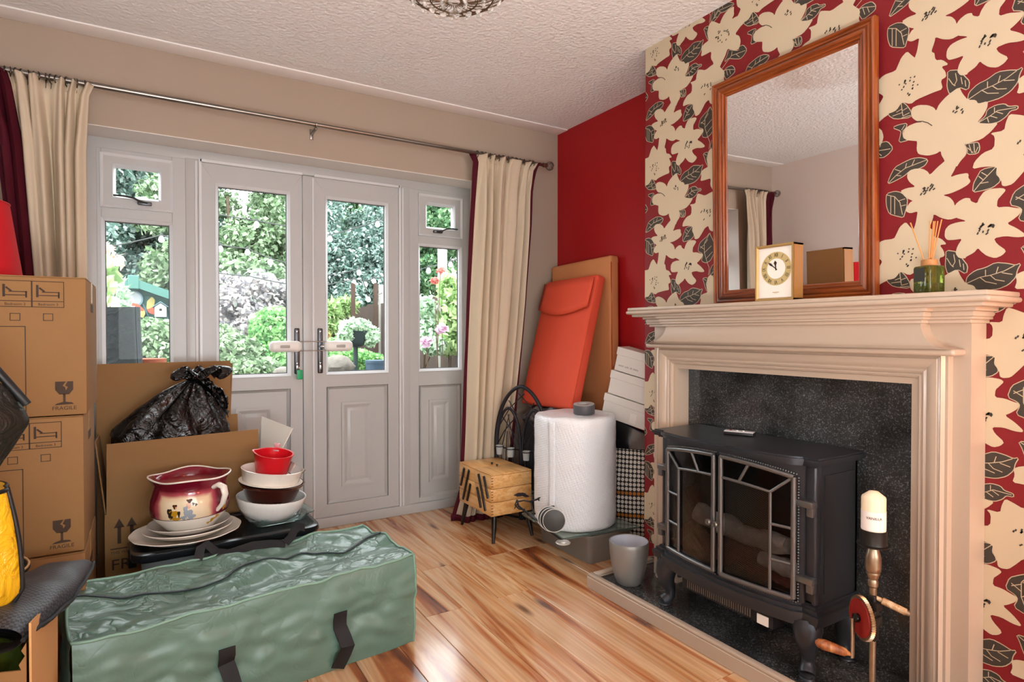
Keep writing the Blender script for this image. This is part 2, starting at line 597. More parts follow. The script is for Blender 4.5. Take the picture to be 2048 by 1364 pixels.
# smooth plaster margin of the ceiling along the back wall
struct('trim_4', MB().rbox(XL, XR, YB - 0.115, YB + 0.002, ZC - 0.006, ZC + 0.003, 0.005, 3), P('plaster_smooth', '#efebe8', 0.85))

# skirting boards
def skirt(name, pts):
    prof = [(0, 0), (0.014, 0), (0.014, 0.085), (0.010, 0.098), (0.006, 0.108), (0, 0.112)]
    (ax, ay), (bx, by) = pts
    mbb = MB()
    d = V((bx - ax, by - ay, 0)); L_ = d.length; d.normalize(); nrm = V((d.y, -d.x, 0))
    M = Matrix.Identity(4)
    for i in range(3):
        M[i][0] = nrm[i]; M[i][1] = (0, 0, 1)[i]; M[i][2] = d[i]; M[i][3] = (ax, ay, 0)[i]
    mbb.prism(prof, 0, L_, 0, M)
    struct(name, mbb, 'skirting')
skirt('baseboard_chimney', ((CBX, 0.70), (CBX, CBY0)))
skirt('baseboard_back', ((DX1 + 0.03, YB), (XR, YB)))
skirt('baseboard_right', ((XR, YB), (XR, CBY1)))
skirt('baseboard_front', ((XR, CBY0), (XR, YR)))
skirt('baseboard_left', ((XL, YR), (XL, YB)))
skirt('baseboard_corner', ((XL, YB), (DX0 - 0.03, YB)))

# ------------------------------------------------------------------ chimney breast with flower wallpaper
cb = struct('wall_chimney', MB().box(CBX, XR, CBY0, CBY1, -0.05, ZC), 'paper_red')
F_ = 1193.37
def _axes():
    yw, pt = R(31.3707), R(-0.7599)
    f = V((math.sin(yw) * math.cos(pt), math.cos(yw) * math.cos(pt), math.sin(pt)))
    r = V((math.cos(yw), -math.sin(yw), 0)); u = r.cross(f)
    return r, u, f
_r, _u, _f = _axes()
def wallp(px, py):
    d = _r * ((px - 1024) / F_) - _u * ((py - 682) / F_) + _f
    t = CBX / d.x
    return (d.y * t, CAMH + d.z * t)
def at(px, py, Y):
    """point at distance Y into the room / garden seen in that direction"""
    d = _r * ((px - 1024) / F_) - _u * ((py - 682) / F_) + _f
    t = Y / d.y
    return V((d.x * t, Y, CAMH + d.z * t))
# pattern drawing measured on the wall: (sheet, points); sheets are enlargements of patches of the paper
SH = {'a': (1280, 320, 8.525), 'b': (1280, 440, 8.525), 'c': (1740, 0, 4.263), 't': (1340, 0, 6.82)}
def pts(sh, s):
    ox, oy, k = SH[sh]
    n = [int(q) for q in s.split()]
    return [wallp(ox + n[i] / k, oy + n[i + 1] / k) for i in range(0, len(n), 2)]
FLOW = {
 'F1': ('b', '245 120 265 80 310 65 365 75 400 110 415 150 470 70 520 10 545 -20 620 0 615 50 590 130 565 190 620 165 690 155 700 180 695 205 715 250 690 290 640 330 570 370 510 385 560 410 590 460 600 515 640 560 625 640 560 665 500 640 445 590 440 640 415 740 425 860 295 860 290 770 310 690 320 600 325 550 270 570 235 545 240 500 270 440 290 430 240 395 190 310 240 280 310 272 265 220 245 170'),
 'F2': ('b', '590 530 620 470 670 430 710 435 715 470 760 500 775 440 810 370 860 345 940 345 965 370 930 430 905 470 900 555 970 550 1030 570 1080 580 1060 640 1010 700 970 735 1040 790 1100 860 1095 885 1040 890 960 870 880 890 900 950 970 1030 940 1080 890 1110 830 1080 790 1030 768 990 740 1040 680 1085 680 1100 630 1095 605 1040 620 960 655 880 600 890 545 890 525 850 530 770 560 720 620 695 690 688 600 640'),
 'G': ('a', '628 215 650 290 690 370 750 380 760 425 835 405 830 480 800 560 755 635 850 655 910 650 860 740 790 820 700 850 665 860 685 920 680 980 640 1040 610 1110 530 1060 520 1010 500 960 495 910 460 940 400 955 330 930 315 880 320 780 300 775 240 760 210 720 220 640 250 600 310 570 360 570 310 550 275 500 275 400 330 372 400 385 445 420 460 460 480 390 540 300'),
 'H': ('c', '320 437 360 475 408 510 420 440 550 440 560 515 620 510 675 550 610 570 645 610 655 655 605 685 625 760 540 790 400 850 350 890 275 870 230 940 180 965 90 985 60 920 100 860 120 820 70 790 60 700 120 640 220 605 240 560 270 490'),
 'F3': ('a', '725 1140 740 1060 800 970 880 930 885 800 850 760 950 745 960 660 985 570 1045 585 1110 610 1225 545 1300 520 1380 640 1440 700 1420 850 1500 960 1440 1080 1400 1210 1285 1223 1220 1213 1185 1183 1170 1123 1110 1163 1060 1253 1010 1333 960 1353 935 1343 930 1283 895 1213 900 1128 800 1123'),
 'A': ('t', '575 290 620 300 685 330 700 280 740 200 800 130 880 85 875 150 880 200 845 265 910 225 970 210 1020 250 1020 310 960 370 890 470 950 490 970 560 960 620 940 670 900 690 850 680 790 665 760 760 700 880 640 1020 590 960 600 860 560 800 570 700 500 740 425 775 440 700 430 650 470 600 535 550 515 490 525 400 540 330'),
}
LEAF = {
 'L1': ('a', '690 370 700 290 760 210 830 170 900 100 980 95 1040 105 1075 75 1050 150 1040 230 990 320 920 380 850 405 765 425 750 385', ['695 365 790 280 870 240 960 180 1035 105', '790 280 830 320 910 330', '865 245 900 285 965 290', '830 262 830 190', '905 215 920 140', '945 200 1020 205']),
 'L2': ('a', '545 25 620 30 660 100 700 170 690 260 628 215 560 290 540 200 545 100', ['550 110 580 180 600 200', '600 60 610 140 590 200', '640 110 650 190', '670 150 675 220']),
 'L3': ('a', '760 635 820 570 830 500 890 460 950 455 975 490 1040 490 1040 520 990 530 960 590 910 640 850 655', ['770 630 850 570 900 520 1030 505', '850 570 900 600', '890 530 940 560', '830 590 840 640', '880 535 880 480']),
 'L4': ('a', '195 310 240 370 270 440 275 500 150 505 105 460 100 430 160 400', ['195 320 210 480', '200 400 160 430', '205 440 130 470', '205 420 245 390', '210 480 260 450', '200 500 270 480']),
 'L5': ('a', '130 600 190 575 240 570 230 620 205 650 212 735 245 750 245 758 180 775 195 690 198 645', ['200 640 225 585']),
 'L6': ('a', '670 860 730 855 765 850 775 920 760 970 690 970 690 910', ['700 865 720 960', '735 860 740 960', '690 900 730 960', '765 900 745 965']),
 'L7': ('a', '95 1240 115 1160 150 1060 220 1010 280 975 340 970 400 1000 375 1060 330 1090 260 1110 220 1160 150 1210', ['100 1235 160 1150 230 1075 390 1000', '160 1150 200 1160', '230 1075 240 1020', '280 1050 300 985', '200 1110 150 1080']),
 'L8': ('b', '90 330 150 310 200 330 245 400 240 490 225 560 215 610 170 590 110 560 90 480 85 400', ['90 345 150 370 190 440 210 580', '150 375 150 570', '180 420 230 400', '120 360 120 560', '200 480 235 470']),
 'L9': ('b', '730 370 735 280 760 210 790 130 900 105 890 190 915 230 920 270 870 330 800 355', ['735 365 780 280 890 115', '780 280 840 270', '800 240 770 200', '830 200 790 160']),
 'L10': ('b', '1190 220 1150 280 1080 340 1020 400 990 530 1060 560 1080 600 1050 700 1130 730 1200 690 1255 580 1265 460 1245 350 1200 260', ['1185 235 1100 400 1100 560 1150 730 1185 820 1170 940', '1100 420 1030 480', '1100 560 1220 440', '1130 660 1240 540', '1110 400 1160 330', '1100 500 1030 450']),
 'L11': ('b', '1285 720 1220 800 1195 880 1200 960 1260 940 1330 880 1380 780 1390 690', ['1200 950 1290 820 1380 700', '1240 890 1300 900', '1250 860 1260 790']),
 'L12': ('t', '740 850 800 790 870 800 960 800 1010 750 1050 680 1000 615 945 640 940 695 850 690 800 680 790 740', ['710 940 840 760 1030 690', '840 760 850 700', '900 735 950 780']),
 'L13': ('t', '720 990 780 920 850 895 885 940 880 990 770 1085 745 1030', ['650 1020 770 950 880 950', '770 950 790 1030', '810 945 830 1010']),
 'L14': ('t', '600 270 600 180 650 110 720 70 800 30 880 50 840 90 760 150 680 180 630 230', ['600 260 660 150 860 60', '660 150 700 170', '720 110 720 75']),
 'L15': ('t', '460 390 530 350 515 420 505 440 530 550 500 500 480 430', ['470 390 510 400']),
}
STAM = {'F1': ('b', 400, 330, 50, 12), 'F2': ('b', 820, 790, 55, 14), 'G': ('a', 625, 490, 45, 6), 'H': ('c', 310, 745, 85, 18), 'F3': ('a', 1115, 950, 90, 12), 'A': ('t', 720, 490, 80, 22)}
TW, TH = 0.530, 0.5155
layers = {k: MB() for k in ('paper_line', 'paper_dark', 'paper_vein', 'paper_cream', 'paper_stamen')}
def smooth_poly(p, it=1):
    for _ in range(it):
        q = []
        n = len(p)
        for i in range(n):
            a, b_ = p[i], p[(i + 1) % n]
            q.append((a[0] * 0.8 + b_[0] * 0.2, a[1] * 0.8 + b_[1] * 0.2))
            q.append((a[0] * 0.2 + b_[0] * 0.8, a[1] * 0.2 + b_[1] * 0.8))
        p = q
    return p
def grow(p, d):
    n = len(p)
    ar = sum(p[i][0] * p[(i + 1) % n][1] - p[(i + 1) % n][0] * p[i][1] for i in range(n))
    s = 1 if ar > 0 else -1
    out = []
    for i in range(n):
        a, b_ = V(p[i - 1] + (0,)), V(p[(i + 1) % n] + (0,))
        t = (b_ - a); t.normalize()
        out.append((p[i][0] + t.y * d * s, p[i][1] - t.x * d * s))
    return out
def poly2(mb, p, x):
    mb.add([(x, q[0], q[1]) for q in p], [tuple(range(len(p)))])
def line2(mb, p, w, x):
    for i in range(len(p) - 1):
        a, b_ = V(p[i] + (0,)), V(p[i + 1] + (0,))
        t = (b_ - a)
        if t.length < 1e-6: continue
        t.normalize(); n = V((t.y, -t.x, 0)) * w / 2
        q = [a + n, b_ + n, b_ - n, a - n]
        mb.add([(x, v.x, v.y) for v in q], [(0, 1, 2, 3)])
rs = random.Random(7)
tile = {k: MB() for k in layers}
X_ = CBX
li_ = 0
for k, (sh, s, veins) in LEAF.items():
    p = smooth_poly(pts(sh, s))
    poly2(tile['paper_line'], grow(p, 0.0022), X_ - 0.0003 - 0.00002 * li_)
    poly2(tile['paper_dark'], p, X_ - 0.0007 - 0.00002 * li_); li_ += 1
    for v in veins:
        line2(tile['paper_vein'], pts(sh, v), 0.0020, X_ - 0.0011)
for fi, (k, (sh, s)) in enumerate(FLOW.items()):
    poly2(tile['paper_cream'], smooth_poly(pts(sh, s)), X_ - 0.0013 - 0.00015 * fi)
line2(tile['paper_stamen'], pts('a', '310 558 360 562 400 585 432 622'), 0.0024, X_ - 0.0026)
for k, (sh, cx_, cy_, rad, n) in STAM.items():
    kk = SH[sh][2] / 8.525
    for i in range(n):
        a = rs.uniform(0, 2 * PI); q = 1.25 * rad * math.sqrt(rs.uniform(0.02, 1))
        px_, py_ = cx_ + q * math.cos(a) * 0.9 + q * 0.35 * math.sin(a), cy_ - q * math.sin(a)
        an = R(rs.uniform(45, 80)); l = rs.uniform(24, 38) * kk
        line2(tile['paper_stamen'], pts(sh, '%d %d %d %d' % (px_, py_, px_ + l * math.cos(an), py_ - l * math.sin(an))), 0.0040, X_ - 0.0026)
prt = bmesh.new()
names = list(layers)
for li, k in enumerate(names):
    for iy in range(-3, 4):
        for iz in range(-5, 3):
            dy, dz = iy * TW, iz * TH
            mbt = tile[k]
            ys = [v[1] + dy for v in mbt.v]; zs = [v[2] + dz for v in mbt.v]
            if max(ys) < CBY0 or min(ys) > CBY1 or max(zs) < 0 or min(zs) > ZC: continue
            vv = [prt.verts.new((v[0], v[1] + dy, v[2] + dz)) for v in mbt.v]
            for f in mbt.f:
                fy = [ys[i] for i in f]; fz = [zs[i] for i in f]
                if max(fy) < CBY0 or min(fy) > CBY1 or max(fz) < 0 or min(fz) > ZC: continue
                fc = prt.faces.new([vv[i] for i in f]); fc.material_index = li
for v in [v for v in prt.verts if not v.link_faces]: prt.verts.remove(v)
prt.normal_update()
bmesh.ops.triangulate(prt, faces=prt.faces[:])
for co, no in (((0, CBY0 + 0.001, 0), (0, -1, 0)), ((0, CBY1 - 0.0005, 0), (0, 1, 0)), ((0, 0, 0.001), (0, 0, -1)), ((0, 0, ZC - 0.0005), (0, 0, 1))):
    bmesh.ops.bisect_plane(prt, geom=prt.verts[:] + prt.edges[:] + prt.faces[:], plane_co=co, plane_no=no, clear_outer=True)
for f in prt.faces:
    if f.normal.x > 0: f.normal_flip()
me = bpy.data.meshes.new('wallpaper_print')
for k in names:
    me.materials.append(MATS[{'paper_vein': 'paper_line', 'paper_stamen': 'paper_dark'}.get(k, k)])
prt.to_mesh(me); prt.free()
obj('wallpaper_print', me, None, cb, label='printed cream lilies and dark leaves on the red paper', kind='stuff', local=True)

# ------------------------------------------------------------------ french door set
def ring(mb, x0, x1, z0, z1, ix0, ix1, iz0, iz1, y0, y1, mi=0, iy0=None):
    """mitred rectangular frame; iy0 = inner edge depth of the front face (sloped bead)"""
    iy = y0 if iy0 is None else iy0
    o = [(x0, z0), (x1, z0), (x1, z1), (x0, z1)]; i_ = [(ix0, iz0), (ix1, iz0), (ix1, iz1), (ix0, iz1)]
    vs = [(p[0], y0, p[1]) for p in o] + [(p[0], iy, p[1]) for p in i_] + [(p[0], y1, p[1]) for p in o] + [(p[0], y1, p[1]) for p in i_]
    fs = []
    for k in range(4):
        k2 = (k + 1) % 4
        fs += [(k, k2, 4 + k2, 4 + k), (8 + k, 12 + k, 12 + k2, 8 + k2), (k, 8 + k, 8 + k2, k2), (4 + k, 4 + k2, 12 + k2, 12 + k)]
    mb.add(vs, fs, mi)

tr = sroot('trim_1', (DC, YF, 0))
mb = MB()
def bar(x0, x1, z0, z1, y0=YF, y1=YF + 0.075, r=0.004):
    b_ = MB(); b_.rbox(x0, x1, y0, y1, z0, z1, r, 2); return b_
obj('head', bar(DX0, DX1, 1.958, DZ1), 'upvc', tr)
obj('cill', bar(DX0, DX1, 0.0, 0.056, YF - 0.012), 'upvc', tr)
obj('jamb', bar(DX0, DX0 + 0.05, 0.05, 1.965), 'upvc', tr)
obj('jamb', bar(DX1 - 0.05, DX1, 0.05, 1.965), 'upvc', tr)
for s in (-1, 1):
    a = DC + s * 0.592; b_ = DC + s * 0.527
    obj('mullion', bar(min(a, b_), max(a, b_), 0.05, 1.965, YF - 0.004), 'upvc', tr)
    c = DC + s * 0.545
    obj('cover_strip', bar(c - 0.006, c + 0.006, 0.056, 1.955, YF - 0.010, YF, 0.002), 'upvc_bead', tr)
# white reveal lining
mb = MB()
mb.box(DX0 - 0.002, DX1 + 0.002, YB + 0.001, YF, DZ1 - 0.004, DZ1 + 0.006)
mb.box(DX0 - 0.004, DX0 + 0.004, YB + 0.001, YF, 0, DZ1); mb.box(DX1 - 0.004, DX1 + 0.004, YB + 0.001, YF, 0, DZ1)
struct('trim_2', mb, 'reveal_white')

def raised_panel(root, x0, x1, z0, z1):
    obj('panel', MB().box(x0 - 0.02, x1 + 0.02, YF + 0.020, YF + 0.055, z0 - 0.02, z1 + 0.02), 'upvc', root)
    m_ = MB()
    w = x1 - x0; ax, bx = x0 + w * 0.235, x1 - w * 0.235
    az, bz = z0 + 0.085, z1 - 0.09
    ring(m_, ax, bx, az, bz, ax + 0.014, bx - 0.014, az + 0.014, bz - 0.014, YF + 0.011, YF + 0.021)
    ring(m_, ax + 0.014, bx - 0.014, az + 0.014, bz - 0.014, ax + 0.030, bx - 0.030, az + 0.030, bz - 0.030, YF + 0.011, YF + 0.021, 0, YF + 0.019)
    ring(m_, ax + 0.036, bx - 0.036, az + 0.036, bz - 0.036, ax + 0.052, bx - 0.052, az + 0.052, bz - 0.052, YF + 0.019, YF + 0.021, 0, YF + 0.012)
    m_.box(ax + 0.050, bx - 0.050, YF + 0.012, YF + 0.021, az + 0.050, bz - 0.050)
    obj('panel_moulding', m_, 'upvc', root)
    b_ = MB(); ring(b_, x0, x1, z0, z1, x0 + 0.012, x1 - 0.012, z0 + 0.012, z1 - 0.012, YF + 0.004, YF + 0.03, 0, YF + 0.018)
    obj('panel_bead', b_, 'upvc', root)
def glazing(root, x0, x1, z0, z1, d=0.012):
    b_ = MB(); ring(b_, x0 - 0.014, x1 + 0.014, z0 - 0.014, z1 + 0.014, x0, x1, z0, z1, YF - 0.002, YF + 0.035, 0, YF + 0.012)
    obj('glazing_bead', b_, 'upvc_bead', root)
    s_ = MB(); ring(s_, x0 - 0.002, x1 + 0.002, z0 - 0.002, z1 + 0.002, x0 + 0.004, x1 - 0.004, z0 + 0.004, z1 - 0.004, YF + 0.028, YF + 0.034)
    obj('seal', s_, 'seal', root)
    obj('pane', MB().box(x0 - 0.01, x1 + 0.01, YF + 0.034, YF + 0.038, z0 - 0.01, z1 + 0.01), 'pane_glass', root)

def leaf(name, s):
    """french door leaf; s=-1 left, +1 right"""
    ax, bx = DC + s * 0.032, DC + s * 0.5265
    x0, x1 = min(ax, bx), max(ax, bx)
    ga, gb = DC + s * 0.108, DC + s * 0.444
    g0, g1 = min(ga, gb), max(ga, gb)
    root = sroot(name, (DC + s * 0.28, YF, 0.056))
    yy = YF + 0.003
    z0, z1 = 0.058, 1.953
    # stiles and rails (mitred at the corners)
    m_ = MB(); m_.prism([(x0, z0), (g0 - 0.012, 0.128), (g0 - 0.012, 1.857), (x0, z1)], yy, yy + 0.06, axis='y')
    obj('stile', m_, 'upvc', root)
    m_ = MB(); m_.prism([(x1, z0), (x1, z1), (g1 + 0.012, 1.857), (g1 + 0.012, 0.128)], yy, yy + 0.06, axis='y')
    obj('stile', m_, 'upvc', root)
    for za, zb in ((1.857, z1), (0.788, 0.858), (z0, 0.128)):
        m_ = MB().rbox(g0 - 0.03, g1 + 0.03, yy + 0.0006, yy + 0.058, za, zb, 0.002, 1)
        if za == 1.857 or za == z0:
            e0, e1 = (za, zb)
            pz = [(x0 + 0.0008, e1 if za > 1 else e0), (x1 - 0.0008, e1 if za > 1 else e0), (g1 + 0.012, e0 if za > 1 else e1), (g0 - 0.012, e0 if za > 1 else e1)]
            m_ = MB(); m_.prism(pz, yy, yy + 0.06, axis='y')
        obj('rail', m_, 'upvc', root)
    glazing(root, g0, g1, 0.872, 1.843)
    raised_panel(root, g0 - 0.006, g1 + 0.006, 0.130, 0.786)
    # bright frame lip around the leaf
    m_ = MB(); m_.box(x0, x1, YF - 0.012, YF + 0.002, 1.953, 1.966); m_.box(bx - 0.006, bx + 0.006, YF - 0.012, YF + 0.002, 0.056, 1.966)
    obj('frame_lip', m_, 'upvc_bead', root)
    # long-plate lever handle
    hx = DC + s * 0.062
    h = MB(); h.rbox(hx - 0.014, hx + 0.014, YF - 0.008, YF + 0.004, 0.868, 1.118, 0.006, 3)
    hd = obj('handle', h, 'handle_grey', root, label='long dark grey handle plate')
    h = MB(); h.tube([(hx, YF - 0.006, 1.018), (hx, YF - 0.045, 1.018), (hx + s * 0.02, YF - 0.05, 1.018), (hx + s * 0.115, YF - 0.05, 1.018)], 0.0085, 10)
    obj('lever', h, 'chrome', hd)
    for zz in (1.1, 0.925):
        h = MB(); h.lathe([(0.0001, 0), (0.0045, 0), (0.0045, 0.003), (0.0001, 0.004)], 12, 0, Matrix.Translation((hx, YF - 0.0075, zz)) @ Matrix.Rotation(PI / 2, 4, 'X'))
        obj('screw', h, 'chrome', hd)
    h = MB(); h.rbox(hx - 0.007, hx + 0.007, YF - 0.014, YF - 0.006, 0.888, 0.918, 0.004, 2)
    obj('lock_barrel', h, 'chrome', hd)
    return root
d1 = leaf('door_1', -1)
d2 = leaf('door_2', 1)
# astragal on the left leaf
m_ = MB(); m_.rbox(DC - 0.030, DC + 0.030, YF - 0.008, YF + 0.02, 0.058, 1.953, 0.004, 2)
obj('astragal', m_, 'upvc', d1)
m_ = MB(); m_.rbox(DC + 0.018, DC + 0.030, YF - 0.014, YF + 0.0, 0.058, 1.945, 0.004, 2)
obj('astragal_strip', m_, 'upvc_bead', d1)

def side_unit(name, s):
    ga, gb = DC + s * 0.662, DC + s * 0.926
    g0, g1 = min(ga, gb), max(ga, gb)
    ea, eb = DC + s * 0.590, DC + s * 0.957
    e0, e1 = min(ea, eb), max(ea, eb)
    root = sroot(name, (DC + s * 0.79, YF, 0.056))
    yy = YF + 0.002
    for a, b_, n in ((e0, g0 - 0.012, 'stile'), (g1 + 0.012, e1, 'stile')):
        obj(n, MB().rbox(a, b_, yy, yy + 0.06, 0.056, 1.96, 0.002, 1), 'upvc', root)
    for za, zb in ((1.635, 1.690), (0.770, 0.858), (0.056, 0.085), (1.93, 1.96)):
        obj('rail', MB().rbox(g0 - 0.013, g1 + 0.013, yy + 0.0004, yy + 0.058, za, zb, 0.002, 1), 'upvc', root)
    glazing(root, g0, g1, 0.872, 1.622)
    raised_panel(root, g0 - 0.004, g1 + 0.004, 0.085, 0.768)
    # top-hung opener sash
    m_ = MB(); ring(m_, g0 - 0.016, g1 + 0.016, 1.683, 1.938, g0 - 0.004, g1 + 0.004, 1.695, 1.926, YF - 0.010, YF + 0.01, 0, YF - 0.002)
    sa = obj('opener_surround', m_, 'upvc_bead', root)
    m_ = MB(); ring(m_, g0 - 0.004, g1 + 0.004, 1.695, 1.926, g0 + 0.036, g1 - 0.036, 1.735, 1.888, YF - 0.002, YF + 0.05)
    sa = obj('opener_sash', m_, 'upvc', root)
    k0, k1, q0, q1 = g0 + 0.045, g1 - 0.045, 1.744, 1.879
    b_ = MB(); ring(b_, k0 - 0.012, k1 + 0.012, q0 - 0.012, q1 + 0.012, k0, k1, q0, q1, YF - 0.006, YF + 0.035, 0, YF + 0.012)
    obj('glazing_bead', b_, 'upvc_bead', sa)
    obj('pane', MB().box(k0 - 0.008, k1 + 0.008, YF + 0.034, YF + 0.038, q0 - 0.008, q1 + 0.008), 'pane_glass', sa)
    # cockspur handle
    hx = DC + s * (0.772 if s > 0 else 0.765)
    h = MB(); h.rbox(hx - 0.030, hx + 0.030, YF - 0.022, YF - 0.0005, 1.706, 1.724, 0.005, 2)
    dirn = s
    h.tube([(hx - dirn * 0.01, YF - 0.02, 1.716), (hx + dirn * 0.02, YF - 0.034, 1.719), (hx + dirn * 0.045, YF - 0.036, 1.732), (hx + dirn * 0.085, YF - 0.034, 1.737), (hx + dirn * 0.125, YF - 0.032, 1.737)], [0.008, 0.0085, 0.008, 0.007, 0.006], 8, flat=(1, 0.6))
    obj('cockspur_handle', h, 'handle_grey', sa, label='brushed metal window handle')
    return root
side_unit('window_1', -1)
side_unit('window_2', 1)

# key with green fob in the left leaf
ky = thing('door_key', 'key with bright green fob hanging in the left door lock', 'key', (DC - 0.062, YF - 0.015, 0.903))
kx = DC - 0.062
h = MB(); h.tube([(kx, YF - 0.013, 0.903), (kx, YF - 0.045, 0.903)], 0.003, 8); h.lathe([(0.004, -0.0012), (0.011, -0.0012), (0.011, 0.0012), (0.004, 0.0012)], 16, 0, Matrix.Translation((kx, YF - 0.05, 0.903)) @ Matrix.Rotation(PI / 2, 4, 'Y'), close=True)
obj('key_blade', h, 'chrome', ky)
h = MB(); h.rbox(kx - 0.011, kx + 0.017, YF - 0.058, YF - 0.051, 0.842, 0.893, 0.003, 2)
obj('fob', h, 'green_tag', ky)

# two-pod door security lock across the handles
lk = thing('door_security_lock', 'white two-pod security lock joined by wires across the door handles', 'door lock', (DC, YF - 0.05, 1.018))
for s in (-1, 1):
    a, b_ = (DC - 0.215, DC - 0.052) if s < 0 else (DC + 0.070, DC + 0.225)
    h = MB(); h.rbox(a, b_, YF - 0.088, YF - 0.034, 0.990, 1.050, 0.024, 5)
    pod = obj('pod', h, 'white_plastic', lk)
    c = (a + b_) / 2 + s * 0.006
    obj('badge', MB().rbox(c - 0.025, c + 0.025, YF - 0.0895, YF - 0.085, 1.012, 1.028, 0.004, 2), 'grey_badge', pod)
h = MB()
for zz in (0.996, 1.046):
    h.tube([(DC - 0.06, YF - 0.066, zz), (DC + 0.10, YF - 0.066, zz)], 0.0026, 8)
obj('wire', h, 'chrome', lk)

# ================================================================== FIREPLACE
P('stove_black', '#3a3c41', 0.34, 0.5, bump=(300, 0.04))
P('stove_inside', '#141212', 0.8)
P('stove_metal', '#737373', 0.3, 0.75)
P('ember', '#4a1c14', 0.7, var=(60, 0.9), bump=(60, 0.8, 0.01))
P('log_grey', '#9a938a', 0.8, var=(40, 0.5), bump=(50, 0.7, 0.01))
P('label_white', '#e8e2da', 0.5)
P('remote_grey', '#c4c4c6', 0.35)
P('black_plastic', '#17181a', 0.35)
wood_mat('pine_frame', [(0.25, '#4a1d08'), (0.42, '#7a360f'), (0.55, '#95491a'), (0.75, '#ab6126')], scale=(28, 28, 2.0), rough=0.28, coat=0.4, knots=((7, 7, 1.6), 0.05, '#3c1404'), fine=0.3)
P('mirror_silver', '#f4f4f4', 0.01, 1.0)
P('gold', '#b08f58', 0.45, 0.5)
P('clock_wood', '#9a6a35', 0.4)
P('dial_white', '#efe7db', 0.4)
P('ink', '#2a2018', 0.6)
P('gold_dull', '#b59a5c', 0.4, 0.6)
P('cork_wood', '#b07a48', 0.6, var=(30, 0.15))
P('reed', '#c98a4e', 0.6)
P('candle_wax', '#f1dfc0', 0.45, sss=0.3)
P('paper_label', '#efe4dd', 0.6)
P('iron_dark', '#2e2b29', 0.4, 0.7)
P('steel_old', '#9c8c76', 0.35, 0.95, var=(50, 0.35))
P('gear_red', '#8e1710', 0.45, var=(60, 0.4))
wood_mat('handle_wood', [(0.3, '#7a3f1c'), (0.5, '#a86434'), (0.7, '#c08a58')], scale=(40, 40, 8), rough=0.45)
wood_mat('handle_wood_pale', [(0.3, '#a47a50'), (0.5, '#c9a57c'), (0.7, '#dcc3a0')], scale=(40, 40, 8), rough=0.45)

FYC = 1.305
fs_ = thing('fire_surround', 'cream painted fire surround with moulded mantel shelf and granite back panel', 'fireplace', (1.88, FYC, 0.047))
OY0, OY1, OZ = 0.866, 1.757, 0.945
# stepped architrave round the opening, mitred at the top corners
prof = [(0, 1.943), (0, 1.876), (0.018, 1.873), (0.0205, 1.866), (0.026, 1.8625), (0.0315, 1.866), (0.033, 1.861), (0.039, 1.857), (0.045, 1.860), (0.047, 1.858), (0.055, 1.851), (0.065, 1.847), (0.075, 1.8465),
        (0.079, 1.851), (0.0815, 1.852), (0.086, 1.8455), (0.0905, 1.852), (0.093, 1.855), (0.100, 1.855), (0.102, 1.860), (0.102, 1.900)]
def arch_piece(a, b_):
    m_ = MB()
    n = len(prof)
    def st_(k, d, x):
        return [(x, OY1 + d, 0.047), (x, OY1 + d, OZ + d), (x, OY0 - d, OZ + d), (x, OY0 - d, 0.047)][k]
    vs = [st_(a, d, x) for d, x in prof] + [st_(b_, d, x) for d, x in prof]
    m_.add(vs, [(i, i + 1, n + i + 1, n + i) for i in range(n - 1)] + [tuple(range(n - 1, -1, -1)), tuple(range(n, 2 * n))])
    return m_
for k, nm in ((0, 'jamb_moulding'), (1, 'head_moulding'), (2, 'jamb_moulding')):
    obj(nm, arch_piece(k, k + 1), 'paint_fire', fs_, smooth=25)
m_ = MB(); m_.prism([(0.722, 0.047), (OY0 - 0.05, 0.047), (OY0 - 0.05, OZ + 0.05), (OY1 + 0.05, OZ + 0.05), (OY1 + 0.05, 0.047), (1.890, 0.047), (1.890, 1.125), (0.722, 1.125)], 1.878, 1.968, axis='x')
obj('backing_board', m_, 'paint_fire', fs_)
obj('back_panel', MB().box(1.943, 1.967, OY0 - 0.03, OY1 + 0.03, 0.047, OZ + 0.03), 'granite', fs_, label='speckled dark granite back panel')
# frieze with flared concave ends
m_ = MB()
NZ = 12
rows = []
for j in range(NZ + 1):
    t = j / NZ                      # 0 bottom .. 1 top
    z = 1.048 + (1.120 - 1.048) * t
    fl_ = (1 - math.sqrt(max(0, 1 - (1 - t) ** 2)))
    y0 = 0.822 - 0.078 * fl_; y1 = 1.775 + 0.095 * fl_
    x = 1.802 + 0.028 * (1 - fl_) - 0.004
    rows.append((y0, y1, x, z))
vs = []
for y0, y1, x, z in rows:
    vs += [(x, y0, z), (x, y1, z), (1.885, y0, z), (1.885, y1, z)]
fs2 = []
for j in range(NZ):
    a, b_ = 4 * j, 4 * j + 4
    fs2 += [(a, b_, b_ + 1, a + 1), (a, a + 2, b_ + 2, b_), (a + 1, b_ + 1, b_ + 3, a + 3)]
fs2 += [(0, 1, 3, 2), (4 * NZ, 4 * NZ + 2, 4 * NZ + 3, 4 * NZ + 1)]
m_.add(vs, fs2)
obj('frieze', m_, 'paint_fire', fs_, smooth=30)
obj('frieze_bead', MB().rbox(1.812, 1.885, 0.735, 1.880, 1.030, 1.049, 0.008, 3), 'paint_fire', fs_)
def cornice(y0, y1, x0):
    m = MB()
    for dz0, dz1, e in ((1.118, 1.128, 0.014), (1.128, 1.136, 0.006), (1.136, 1.150, 0.004), (1.150, 1.162, -0.006)):
        m.rbox(x0 + e, 1.969, y0 + e, y1 - e, dz0, dz1 + 0.0005, 0.003, 2)
    return m
obj('cornice', cornice(0.700, 1.912, 1.838), 'paint_fire', fs_)
obj('break_front', cornice(0.800, 1.797, 1.800), 'paint_fire', fs_)
m_ = MB()
